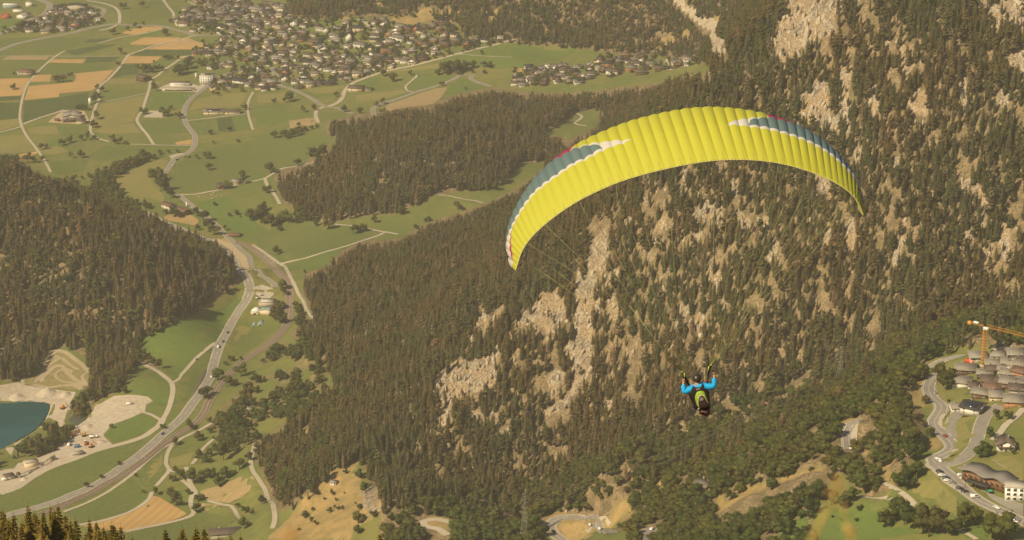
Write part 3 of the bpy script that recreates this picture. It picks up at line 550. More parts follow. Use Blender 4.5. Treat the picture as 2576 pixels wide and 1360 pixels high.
FIELDS = [  # name, polygon, material
 ("wheat_field", T(0, 0, "1220,340 1300,300 1420,275 1600,270 1650,285 1560,320 1380,355"), 0), ("wheat_field", T(0, 0, "1310,440 1450,378 1800,380 1850,388 1700,430 1560,455 1310,452"), 1), ("wheat_field", T(0, 0, "1490,495 1620,455 1800,405 1900,390 2000,430 2090,440 2080,495 1490,498"), 2),
 ("wheat_field", T(0, 0, "1250,640 1280,568 1630,570 1560,630 1500,642"), 0), ("wheat_field", T(0, 0, "490,635 520,600 860,600 835,640"), 1), ("wheat_field", T(0, 0, "-20,795 300,790 210,965 -20,978"), 2), ("wheat_field", T(0, 0, "310,830 350,760 520,752 505,790 505,825"), 0),
 ("wheat_field", T(0, 0, "245,1010 290,870 530,850 740,830 765,790 740,745 1150,705 1010,850 930,915 600,945 590,980"), 1), ("wheat_field", T(0, 0, "1810,568 1890,568 1850,588 1795,590"), 2),
 ("wheat_field", T(0, 3, "820,1222 1020,1178 1200,1130 1350,1070 1440,1000 1500,935 1540,918 1600,930 1720,1000 1880,1095 1850,1120 1700,1178 1400,1240 1250,1272 1030,1262"), 0), ("wheat_field", T(0, 1, "1765,75 1930,50 1930,100 1770,102"), 2), ("wheat_field", T(0, 1, "185,200 390,165 370,190 330,205 230,250 185,275"), 1), ("wheat_field", T(0, 0, "2140,150 2260,95 2230,160 2170,180"), 1), ("wheat_field", T(2, 0, "0,692 235,695 230,725 0,725"), 1),
 ("stubble_field", T(1, 0, "1315,1060 1600,960 1800,895 1930,882 1850,1000 1780,1050 1450,1100 1370,1140 1305,1092"), M_TAN), ("stubble_field", T(1, 0, "330,1220 600,1180 595,1258 340,1300"), M_TAN), ("stubble_field", T(0, 3, "2010,870 2250,800 2500,690 2569,745 2569,820 2300,990 2080,960"), M_TAN), ("stubble_field", T(0, 3, "2010,990 2220,1005 2210,1050 2060,1065"), M_TAN),
 ("stubble_field", T(0, 3, "1700,545 1960,472 1900,600 1720,632"), M_GY), ("ploughed_field", T(0, 0, "1700,442 1880,398 1990,425 1750,447"), M_BALL), ("ploughed_field", T(0, 0, "20,605 90,572 500,572 470,605"), M_TAN),
 ("maize_field", T(0, 0, "770,560 650,522 1010,452 1185,450"), M_GD), ("maize_field", T(0, 0, "850,430 900,400 1110,390 1000,430"), M_GD), ("maize_field", T(0, 0, "860,635 880,575 1200,573 1140,625"), M_GD), ("maize_field", T(0, 0, "-20,978 205,967 200,1010 -20,1016"), M_GD), ("maize_field", T(0, 0, "-20,1042 203,1032 193,1190 -20,1212"), M_GD),
 ("maize_field", T(0, 0, "232,1235 240,1022 600,985 890,928 880,1090 600,1120"), M_GD), ("maize_field", T(0, 0, "1130,785 1230,652 1390,650 1400,740"), M_GD), ("maize_field", T(0, 0, "1330,560 1420,502 1990,502 1915,562"), M_GD), ("maize_field", T(0, 0, "2180,1200 2320,1175 2380,1320 2200,1330"), M_GD),
 ("green_field", T(0, 0, "300,420 450,390 750,375 1130,395 880,405 830,435 650,515 -20,565 -20,520 150,460"), M_GM), ("green_field", T(0, 0, "-20,610 480,610 370,740 300,780 -20,790"), M_GM), ("green_field", T(0, 0, "400,725 490,645 820,645 1150,640 1100,700 740,740 430,750"), M_GM),
 ("football_pitch", T(0, 0, "1475,1100 1600,920 1970,930 1860,1050 1835,1090"), M_GB), ("green_field", T(0, 0, "1290,190 1310,90 1420,30 1560,10 1640,20 1690,100 1720,165 1500,195"), M_GM), ("green_field", T(0, 0, "1410,1220 1640,1195 1840,1180 1870,1260 1920,1340 1500,1350 1440,1290"), M_GM),
 ("green_field", T(0, 0, "1895,1225 2100,1200 2200,1330 2210,1358 1970,1358 1930,1310"), M_GM), ("green_field", T(0, 0, "2390,1310 2330,1180 2470,1165 2500,1230 2520,1300"), M_GB), ("hay_field", T(0, 0, "1895,1130 1960,1015 2150,965 2480,932 2460,1010 2400,1080 2060,1090 1900,1120"), M_GY), ("hay_field", T(0, 0, "1060,850 1090,800 1375,792 1365,850"), M_GY),
 ("hay_field", T(0, 0, "-20,1217 190,1197 200,1260 -20,1330"), M_GY), ("hay_field", T(0, 0, "930,1310 960,1130 1010,1050 1480,955 1440,1060 1330,1230 1010,1290"), M_GY), ("green_field", T(1, 0, "1800,628 2050,560 2300,490 2560,440 2640,437")+T(2, 0, "100,437 250,485 655,502 500,580 150,680 0,688")+T(1, 0, "2400,700 2250,660 1890,640"), M_GB),
 ("hay_field", T(1, 0, "1330,722 1550,690 1880,640 1850,690 1500,722"), M_GY), ("green_field", T(1, 0, "1560,770 1620,790 1560,850 1540,910 1740,880 2030,760 1950,770 1780,780"), M_GB), ("green_field", T(1, 0, "1850,1000 1950,880 2010,820 2060,780 2150,800 2210,850 2340,880 1950,940 1840,1010"), M_GB),
 ("green_field", T(0, 1, "1950,180 2200,120 2576,50")+T(1, 1, "300,5 520,5 620,60 560,200 480,290 300,325 160,390 0,450")+T(0, 1, "2400,490 2260,540 1790,595 1700,500 1690,430 1790,290 1880,230"), M_GM), ("hay_field", T(0, 1, "1130,435 1300,370 1450,300 1620,250 1690,260 1640,380 1530,390 1540,520 1640,600 1660,680 1490,640 1230,590"), M_GY),
 ("green_field", T(0, 1, "500,275 850,235 890,260 830,370 570,410 530,370"), M_GM), ("green_field", T(1, 1, "0,890 120,960 300,890 380,860 560,880 700,960 820,920 940,925 1120,960 1290,985 1100,1055 900,1115 500,1230 250,1285 100,1180 0,1110"), M_GM), ("green_field", T(0, 1, "1990,690 2110,650 2310,620 2400,720 2576,760 2576,1080 2380,1060 2220,900 2120,810 2000,740"), M_GB),
 ("green_field", T(1, 1, "300,1340 500,1250 900,1130 830,1190 700,1330 520,1358 320,1358"), M_GB), ("green_field", T(0, 2, "1385,690 1410,645 1500,600 1750,530 2100,420 2330,335 2410,270 2440,300 2300,500 2150,740 1960,910 1790,1100 1740,1110 1680,1060 1620,980 1520,880 1420,790"), M_GB),
 ("green_field", T(0, 2, "1380,980 1420,960 1520,1010 1640,1090 1700,1140 1720,1230 1680,1358 1560,1358 1530,1290 1290,1240 1260,1150 1320,1070"), M_GB), ("green_field", T(0, 2, "1790,1140 1850,1060 2080,830 2150,760 2120,900 2080,1000 2020,1060 1960,1180 1910,1290 1740,1358 1760,1240"), M_GM), ("green_field", T(0, 3, "1070,300 1130,225 1380,105 1450,98 1590,165 1580,205 1530,250 1350,320 1130,390"), M_GB),
 ("green_field", T(0, 3, "0,910 170,850 420,700 750,560 950,480 1300,390 1440,340 1400,400 1290,520 1200,600 1100,690 850,840 600,940 400,1010 180,1065 0,1120"), M_GM), ("green_field", T(0, 3, "660,1090 870,1010 1060,910 1200,810 1330,730 1390,800 1430,900 1500,900 1470,970 1340,1050 1190,1110 1000,1160 800,1190"), M_GM),
 ("green_field", T(0, 3, "1370,690 1560,520 1650,460 1670,500 1650,600 1680,650 1560,800 1480,870 1400,780"), M_GM), ("green_field", T(0, 3, "1250,1300 1700,1205 1890,1155 1960,1090 2080,1090 2300,1090 2420,1160 2100,1220 2100,1358 1300,1358"), M_GM), ("green_field", T(1, 2, "-70,560 40,540 160,560 240,580 200,650 60,720 -60,790 -160,860 -220,850 -180,700"), M_GM),
 ("hay_field", T(1, 0, "10,960 300,930 420,960 300,1040 20,1040"), M_GY), ("hay_field", T(1, 0, "480,900 900,862 860,935 600,950"), M_GY), ("hay_field", T(1, 0, "1000,960 1480,905 1540,930 1300,1000 1020,1040"), M_GY), ("green_field", T(1, 0, "1080,810 1250,770 1230,830 1000,885"), M_GB), ("green_field", T(1, 0, "0,1100 250,1080 320,1190 0,1290"), M_GB), ("green_field", T(1, 0, "650,1120 860,1125 900,1180 640,1225"), M_GM),
 ("green_field", T(0, 0, "590,1275 880,1285 870,1358 640,1358"), M_GM), ("hay_field", T(0, 0, "280,1290 560,1265 600,1358 290,1358"), M_GY), ("green_field", T(0, 0, "1480,318 1640,308 1720,340 1420,365"), M_GB), ("green_field", T(0, 0, "0,200 180,195 250,230 100,295 0,335"), M_GB), ("green_field", T(0, 0, "0,390 420,372 300,408 100,452 0,488"), M_GM), ("hay_field", T(0, 1, "260,130 560,105 700,165 560,205 430,190"), M_GY), ("green_field", T(0, 1, "500,60 600,40 590,110 480,128"), M_GB),
 ("hay_field", T(0, 1, "0,10 250,5 370,165 200,185 0,185"), M_GY), ("green_field", T(0, 1, "1050,115 1500,122 1300,180 1000,260 850,230"), M_GM), ("hay_field", T(0, 0, "1010,1290 1330,1240 1420,1340 1100,1358 940,1330"), M_GY), ("hay_field", T(0, 2, "2330,620 2420,560 2520,590 2500,680 2300,760"), M_GY), ("hay_field", T(0, 3, "1400,700 1540,560 1630,500 1640,590 1560,700 1470,780"), M_GY),
 ("dry_grass_patch", T(0, 1, "2210,1060 2290,1020 2430,1180 2560,1358 2500,1358 2360,1200"), M_DRYG), ("dry_grass_patch", T(2, 3, "480,1230 560,1190 700,1190 790,1230 860,1290 740,1358 560,1358"), M_DRYG),
 ("hay_field", T(3, 3, "1440,880 1500,760 1545,625 1650,665 1740,800 1900,940 1900,1130 1780,1100 1740,1050 1700,960 1560,940"), M_GY), ("green_field", T(3, 3, "160,1150 330,1130 460,1060 680,1035 920,1045 960,1005 1260,968 1260,1020 1130,1060 1110,1180 1250,1240 1390,1225 1500,1280 1680,1335 1760,1300 1910,1270 2080,1358 0,1358 120,1300"), M_GB),
 ("green_field", T(3, 3, "1900,1180 2100,1140 2180,1200 2200,1358 2100,1350 1960,1280"), M_GB), ("dry_grass_patch", T(3, 3, "1885,350 1890,160 2000,105 2130,85 2120,250 2040,400 1930,480 1800,530 1860,450"), M_GY), ("dry_grass_patch", T(3, 3, "1740,260 1760,150 1840,90 1870,110 1830,200 1810,300"), M_GY), ("dry_grass_patch", T(3, 2, "1680,1160 1710,1110 1770,1150 1800,1358 1760,1358 1700,1270"), M_GY),
 ("green_field", T(3, 2, "1870,1180 2040,1170 2080,1230 2000,1260 1900,1250"), M_GM), ("hay_field", T(3, 3, "2120,550 2330,500 2450,530 2569,600 2569,800 2400,680 2260,560"), M_GY)]
for k, (nm, pl, mt) in enumerate(FIELDS):
    drape(nm, pl, M_WHEAT[mt] if isinstance(mt, int) else mt, .14+.004*(k % 5), 11.0)
GRAVELS = [("gravel_lot", T(0, 0, "1440,1185 1510,1118 1630,1122 1640,1190"), M_GRAV), ("school_yard", T(0, 0, "1560,920 1640,870 1720,840 1950,850 2000,870 2050,850 2070,870 1990,930 1960,928 1600,918"), M_GRAV), ("gravel_yard", T(0, 0, "480,1235 640,1110 850,1120 900,1215 800,1255"), M_SANDR), ("gravel_yard", T(1, 0, "930,905 970,870 1080,890 1180,890 1160,915 1000,930"), M_GRAV),
 ("sand_bank", T(0, 2, "-20,1168 180,1132 250,1160 400,1190 480,1190 600,1215 770,1232 740,1290 700,1358 480,1358 300,1334 0,1322")+[], M_SAND), ("sand_bank", T(0, 3, "480,-8 720,-8 745,75 700,150 640,200 600,235 570,170 500,128 455,150 440,230 330,290 230,350 150,430 115,510 50,445 100,395 250,315 380,228 470,92"), M_SAND),
 ("sand_bank", T(0, 2, "1000,1358 1150,1270 1290,1257 1500,1277 1540,1320 1480,1358")+[], M_SAND), ("quarry_ground", T(0, 3, "960,0 1480,-10 1460,70 1400,95 1300,140 1110,205 1060,295 1050,320 1140,400 950,465 700,560 500,640 300,735 170,830 0,890 -20,890 -20,680 60,655 150,640 180,590 400,530 560,450 690,345 760,225 860,165 930,70"), M_SAND),
 ("lay_by", T(0, 2, "2100,1012 2060,1150 1960,1295 1918,1308 1990,1150 2060,1022"), M_ASPD), ("parking_lot", T(1, 2, "-60,220 0,170 60,150 170,190 180,250 140,290 60,290 0,250"), M_GRAV), ("parking_lot", T(3, 3, "1900,640 1990,590 2060,700 2150,860 2260,960 2400,1040 2569,1130 2569,1000 2400,960 2200,880 2050,720"), M_ASPH), ("parking_lot", T(3, 3, "1560,600 1640,580 1700,640 1800,760 1950,880 2080,980 2300,1080 2569,1200 2569,1230 2250,1075 1990,930 1760,780 1640,660"), M_GRAV),
 ("parking_lot", T(0, 1, "1700,215 1790,190 1890,185 1880,205 1780,225 1740,260"), M_GRAV), ("dry_grass_patch", T(0, 1, "1640,835 1720,790 1900,790 2000,860 1980,920 1780,880 1700,870"), M_DRYG), ("retaining_slope", T(2, 3, "860,1140 890,1125 1000,1190 970,1225"), M_GRAV), ("lay_by", T(2, 3, "700,1245 790,1240 900,1290 880,1300 760,1285"), M_GRAV)]
for k, (nm, pl, mt) in enumerate(GRAVELS): drape(nm, pl, mt, .20+.004*(k % 5), 8.0, wob=3.0 if 'sand' in nm or 'quarry' in nm else 0)
for pl, nm, c in ((LAKE, "lake", (.012, .075, .085)), (RIVER, "river", (.10, .105, .075))):
    m, nd, lk, b = new_mat(nm+"_water"); b.inputs["Roughness"].default_value = .12; b.inputs["Base Color"].default_value = (*c, 1); b.inputs["Specular IOR Level"].default_value = .5
    if nm == "lake":
        lk.new(mixc(nd, lk, ramp(nd, lk, noise(nd, lk, .02, 2, position(nd, lk)), .35, .65), c, (.018, .095, .105)), b.inputs["Base Color"])
    bp = nd.new("ShaderNodeBump"); bp.inputs["Strength"].default_value = .3; bp.inputs["Distance"].default_value = .1; lk.new(noise(nd, lk, .8, 3, position(nd, lk)), bp.inputs["Height"]); lk.new(bp.outputs[0], b.inputs["Normal"])
    ctr = pl.mean(0); big = ctr+(pl-ctr)*1.04
    drape(nm, None, m, 0, 12.0, world_poly=dense(big, 8), flat=-6.6 if nm == "lake" else -5.9)
OFFS = {"asphalt": .36, "gravel": .30, "sand": .26, "ballast": .40}
for k, ((xy, z), (nm, pts, w, kind, mk)) in enumerate(zip(LINES, ROADS)):
    o = OFFS[kind]+.006*(k % 7); mat = {"asphalt": M_ASPH, "gravel": M_GRAV, "sand": M_SANDR, "ballast": M_BALL}[kind]
    if kind == "asphalt": tag(ribbon("road_shoulder", xy, w+1.4, M_GRAV, o-.12), kind="structure")
    rd = tag(ribbon(nm, xy, w, mat, o), kind="structure")
    if mk:
        for sd in (-1, 1): ribbon("edge_line", xy+0, .3, M_LINE, o+.03, cross=(sd*(w/2-.55)/.3-.5, sd*(w/2-.55)/.3+.5), parent=rd)
        L = np.concatenate([[0], np.cumsum(np.hypot(*np.diff(xy, axis=0).T))])
        if mk == "dash":
            for q in np.arange(4, L[-1]-4, 14.0):
                s_ = np.linspace(q, q+5.5, 3); seg = np.stack([np.interp(s_, L, xy[:, 0]), np.interp(s_, L, xy[:, 1])], 1)
                ribbon("lane_dash", seg, .34, M_LINE, o+.03, cross=(-.5, .5), parent=rd)
        else: ribbon("centre_line", xy, .22, M_LINE, o+.03, cross=(-.5, .5), parent=rd)
    if kind == "ballast":
        for ofs in (-1.85, 1.85):
            ribbon("sleeper_bed", xy, 2.6, M_SLEEP, o+.08, cross=(ofs/2.6-.5, ofs/2.6+.5), parent=rd)
            for r_ in (-.72, .72): ribbon("rail", xy, .14, M_RAIL, o+.14, cross=((ofs+r_)/.14-.5, (ofs+r_)/.14-.25, (ofs+r_)/.14+.25, (ofs+r_)/.14+.5), prof=(0, .17, .17, 0), parent=rd)
# ------------------------------------------------------------------ landmarks used to tell alike things apart in words
MARKS = [("the spired church", 876, 88), ("the windowed white block", 523, 196), ("the football pitch", 430, 245), ("the pale-roofed farm", 180, 290), ("the panel-roofed long barn", 565, 277), ("the lone field barn", 65, 182), ("the meadow road fork", 832, 268),
         ("the white landslide", 1770, 100), ("the split-roofed farm", 450, 520), ("the meadow barns", 585, 455), ("the railway workshop", 665, 760), ("the lake", 50, 1065), ("the triangular wheat field", 370, 1290), ("the gravel works", 110, 1140), ("the forked farm lane", 435, 965),
         ("the tower crane", 2470, 860), ("the hotel", 2500, 1200), ("the hairpin bend", 1430, 1325), ("the dry grass spur", 830, 1260), ("the biggest wheat field", 170, 215), ("the wooded knoll", 1000, 400), ("the parked cars", 2400, 1215), ("the main valley road", 250, 90),
         ("the slender silo", 228, 255), ("the highway junction", 590, 600), ("the hanging pilot", 1760, 1000), ("the left wingtip", 1280, 680), ("the right wingtip", 2170, 540), ("the top cliff", 2020, 60), ("the slope shed", 840, 1212), ("the zigzag lane", 1090, 1320), ("the lower lattice pylon", 1322, 1290),
         ("the upper lattice pylon", 2112, 935), ("the small road loop", 2140, 1090), ("the red-roofed hut", 1985, 1096), ("the wing centre", 1760, 400), ("the ridge cliff", 1450, 800), ("the village hall barn", 896, 225), ("the hillside hamlet", 1500, 180), ("the dark-roofed hall", 190, 20), ("the warehouses", 50, 40)]
ORD = ["", "second", "third", "fourth", "fifth", "sixth", "seventh", "eighth", "ninth", "tenth", "eleventh", "twelfth", "thirteenth", "fourteenth", "fifteenth", "sixteenth", "seventeenth", "eighteenth", "nineteenth", "twentieth"]
ORD += [t+"-"+w for t in ("twenty", "thirty", "forty", "fifty", "sixty", "seventy", "eighty", "ninety") for w in ("first", "second", "third", "fourth", "fifth", "sixth", "seventh", "eighth", "ninth")]
PENDING = {}
def where_words(u, v):
    d, nm, mu, mv = min((math.hypot((u-a)*1.0, (v-b)*1.8), n, a, b) for n, a, b in MARKS)
    du, dv = u-mu, (v-mv)*1.8
    side = ("left of" if du < 0 else "right of") if abs(du) > abs(dv) else ("behind" if dv < 0 else "in front of")
    return d, side+" "+nm
def defer(o, look_, u, v):            # words are settled once all alike things are known
    d, w = where_words(u, v); PENDING.setdefault((look_, w), []).append((d, o))
def settle():
    for (lk_, w), lst in PENDING.items():
        lst.sort(key=lambda t: t[0])
        for k, (d, o) in enumerate(lst):
            if len(lst) == 1: o["label"] = lk_+" "+w
            else: o["label"] = "%s %s %s" % ((ORD[k]+" nearest" if k else "nearest"), lk_, w) if k < len(ORD) else "%s farther %s" % (lk_, w)
    PENDING.clear()

# ------------------------------------------------------------------ trees
M_CON = mat_leaf("conifer_needles", ((.058, .054, .022), (.088, .070, .029), (.070, .070, .026), (.115, .085, .036), (.060, .062, .026), (.098, .077, .031), (.078, .082, .029), (.13, .10, .042), (.068, .062, .027), (.19, .125, .075)), .45, .22)
M_BRO = mat_leaf("broadleaf_leaves", ((.055, .066, .019), (.075, .088, .022), (.100, .106, .026), (.047, .058, .019), (.12, .115, .032), (.066, .078, .021), (.09, .078, .029)), .45, .3)
M_SPR = mat_leaf("spruce_needles", ((.15, .098, .025), (.205, .13, .03), (.11, .082, .022)), 1.2, .3)
M_BARK = mat_var("bark", (.13, .09, .06), (.09, .06, .04), .8, 4.0, (.16, .115, .08), local=True)
M_DEAD = mat_var("dead_twigs", (.26, .16, .10), (.20, .12, .075), .8, 4.0, local=True)
def conifer_crown(seed, layers=11, blades=7, wide=.19, top=.8, bottom=.13):
    r = random.Random(seed); mb = MB()
    for k in range(layers):
        t = k/(layers-1); z = bottom+(1-bottom)*t*.96; rad = wide*((1-t)**top)*r.uniform(.85, 1.12)+.012; a0 = r.uniform(0, 6.28)
        if t < .15: rad *= .72
        for b in range(blades):
            a = a0+6.2832*(b+r.uniform(-.3, .3))/blades; rr = rad*r.uniform(.65, 1.22); dz = -rr*r.uniform(.15, .55); w = rr*r.uniform(.32, .5)+.006
            c, s = math.cos(a), math.sin(a); lift = .055*(1-t)+.025
            mb.add([(0, 0, z+lift), (c*rr*.6-s*w, s*rr*.6+c*w, z+dz*.4+r.uniform(-.01, .01)), (c*rr, s*rr, z+dz), (c*rr*.6+s*w, s*rr*.6-c*w, z+dz*.4+r.uniform(-.01, .01))], [[0, 1, 2], [0, 2, 3]])
    mb.add([(0, 0, 1.03)]+[(.018*math.cos(q*2.1), .018*math.sin(q*2.1), .93) for q in range(3)], [[0, 1, 2], [0, 2, 3], [0, 3, 1]])
    return mb.mesh("conifer_crown", M_CON)
def pine_crown(seed):
    r = random.Random(seed); mb = MB()
    for k in range(10):
        t = r.uniform(0, 1); z = .38+.55*t; rad = .15*(1-.6*t)*r.uniform(.3, 1); a = r.uniform(0, 6.28)
        mb.blob((rad*math.cos(a), rad*math.sin(a), z), r.uniform(.07, .12)*(1.15-.5*t), 1, .35, r, flat=.75)
    for k in range(70):
        z = r.uniform(.33, 1.0); rad = .2*(1.1-z)**.6*r.uniform(.7, 1.15); a = r.uniform(0, 6.28); c = Vector((rad*math.cos(a), rad*math.sin(a), z)); s = .05
        mb.add([c+Vector([r.uniform(-s, s) for _ in 'xyz']) for _ in 'abc'], [[0, 1, 2]])
    return mb.mesh("pine_crown", M_CON)
def broad_crown(seed, n=12, tall=.62):
    r = random.Random(seed); mb = MB(); L_ = []
    for k in range(n):
        a = r.uniform(0, 6.28); q = r.uniform(0, 1)**.55*.29; z = .56+r.uniform(-.28, .27)*(1-q*1.4); rad = r.uniform(.10, .19); c = (q*math.cos(a), q*math.sin(a), z); L_.append((c, rad)); mb.blob(c, rad, 1, .42, r, flat=.85)
    for k in range(420):
        c, rad = r.choice(L_); d = Vector((r.gauss(0, 1), r.gauss(0, 1), r.gauss(.25, 1))).normalized()*rad*r.uniform(.85, 1.4); c = Vector(c)+d; s = r.uniform(.022, .05)
        mb.add([c+Vector([r.uniform(-s, s) for _ in 'xyz']) for _ in 'abc'], [[0, 1, 2]])
    return mb.mesh("broadleaf_crown", M_BRO)
def trunk_mesh(top, r0, limbs, seed):
    r = random.Random(seed); mb = MB(); mb.bar((0, 0, -.06), (0, 0, top), r0, 6, r2=r0*.3)
    for k in range(limbs):
        z = r.uniform(.2, .5)*1.0; a = r.uniform(0, 6.28); q = r.uniform(.12, .25); mb.bar((0, 0, z), (q*math.cos(a), q*math.sin(a), z+r.uniform(.12, .25)), r0*.45, 4, r2=r0*.15)
    return mb.mesh("tree_trunk", M_BARK)
CONS = [(conifer_crown(1, 13, 7, .15, .8), trunk_mesh(.8, .013, 0, 1)), (conifer_crown(2, 12, 7, .175, .75), trunk_mesh(.8, .014, 0, 2)), (conifer_crown(3, 14, 6, .13, .8), trunk_mesh(.85, .012, 0, 3)), (conifer_crown(4, 12, 8, .19, .65), trunk_mesh(.8, .015, 0, 4)),
        (pine_crown(5), trunk_mesh(.7, .014, 4, 5)), (pine_crown(6), trunk_mesh(.7, .014, 4, 6))]
BROS = [(broad_crown(11), trunk_mesh(.6, .028, 4, 11)), (broad_crown(12, 9), trunk_mesh(.6, .025, 4, 12)), (broad_crown(13, 13), trunk_mesh(.6, .03, 5, 13)), (broad_crown(14, 10), trunk_mesh(.55, .027, 4, 14))]
FIRST = {}
def tree(name, var, loc, h, wide, rz, group=None, cat="tree"):
    root = empty(name, loc, rz, None, cat, group); root.scale = (h*wide, h*wide, h)
    cr = obj("crown", var[0], root); tk = obj("trunk", var[1], root)
    FIRST.setdefault(id(var), (cr, tk)); return root
def scatter(name, variants, pts, h, wide, rot, vi, label):
    me = D.meshes.new(name); n = len(pts); me.vertices.add(n); me.vertices.foreach_set("co", pts.astype(np.float32).ravel())
    for nm, ty, ar in (("size", 'FLOAT_VECTOR', np.stack([h*wide, h*wide, h], 1).astype(np.float32).ravel()), ("turn", 'FLOAT', rot.astype(np.float32)), ("sort", 'INT', vi.astype(np.int32))):
        a = me.attributes.new(nm, ty, 'POINT'); a.data.foreach_set("vector" if ty == 'FLOAT_VECTOR' else "value", ar)
    o = obj(name, me); tag(o, label, "forest", None, "stuff")
    g = D.node_groups.new(name, 'GeometryNodeTree'); g.interface.new_socket("Geometry", in_out='INPUT', socket_type='NodeSocketGeometry'); g.interface.new_socket("Geometry", in_out='OUTPUT', socket_type='NodeSocketGeometry')
    N, L = g.nodes, g.links; gi = N.new("NodeGroupInput"); go = N.new("NodeGroupOutput"); join = N.new("GeometryNodeJoinGeometry")
    def attr(nm, ty):
        a = N.new("GeometryNodeInputNamedAttribute"); a.data_type = ty; a.inputs[0].default_value = nm; return a.outputs[0]
    for var in reversed(variants):
        cr, tk = FIRST[id(var)]; jj = N.new("GeometryNodeJoinGeometry")
        for ob in (cr, tk):
            oi = N.new("GeometryNodeObjectInfo"); oi.transform_space = 'ORIGINAL'; oi.inputs[0].default_value = ob; L.new(oi.outputs["Geometry"], jj.inputs[0])
        gt = N.new("GeometryNodeGeometryToInstance"); L.new(jj.outputs[0], gt.inputs[0]); L.new(gt.outputs[0], join.inputs[0])
    ip = N.new("GeometryNodeInstanceOnPoints"); L.new(gi.outputs[0], ip.inputs["Points"]); L.new(join.outputs[0], ip.inputs["Instance"]); ip.inputs["Pick Instance"].default_value = True
    L.new(attr("sort", 'INT'), ip.inputs["Instance Index"]); L.new(attr("size", 'FLOAT_VECTOR'), ip.inputs["Scale"])
    cx = N.new("ShaderNodeCombineXYZ"); L.new(attr("turn", 'FLOAT'), cx.inputs[2]); L.new(cx.outputs[0], ip.inputs["Rotation"]); L.new(ip.outputs[0], go.inputs[0])
    md = o.modifiers.new("scatter", 'NODES'); md.node_group = g; return o

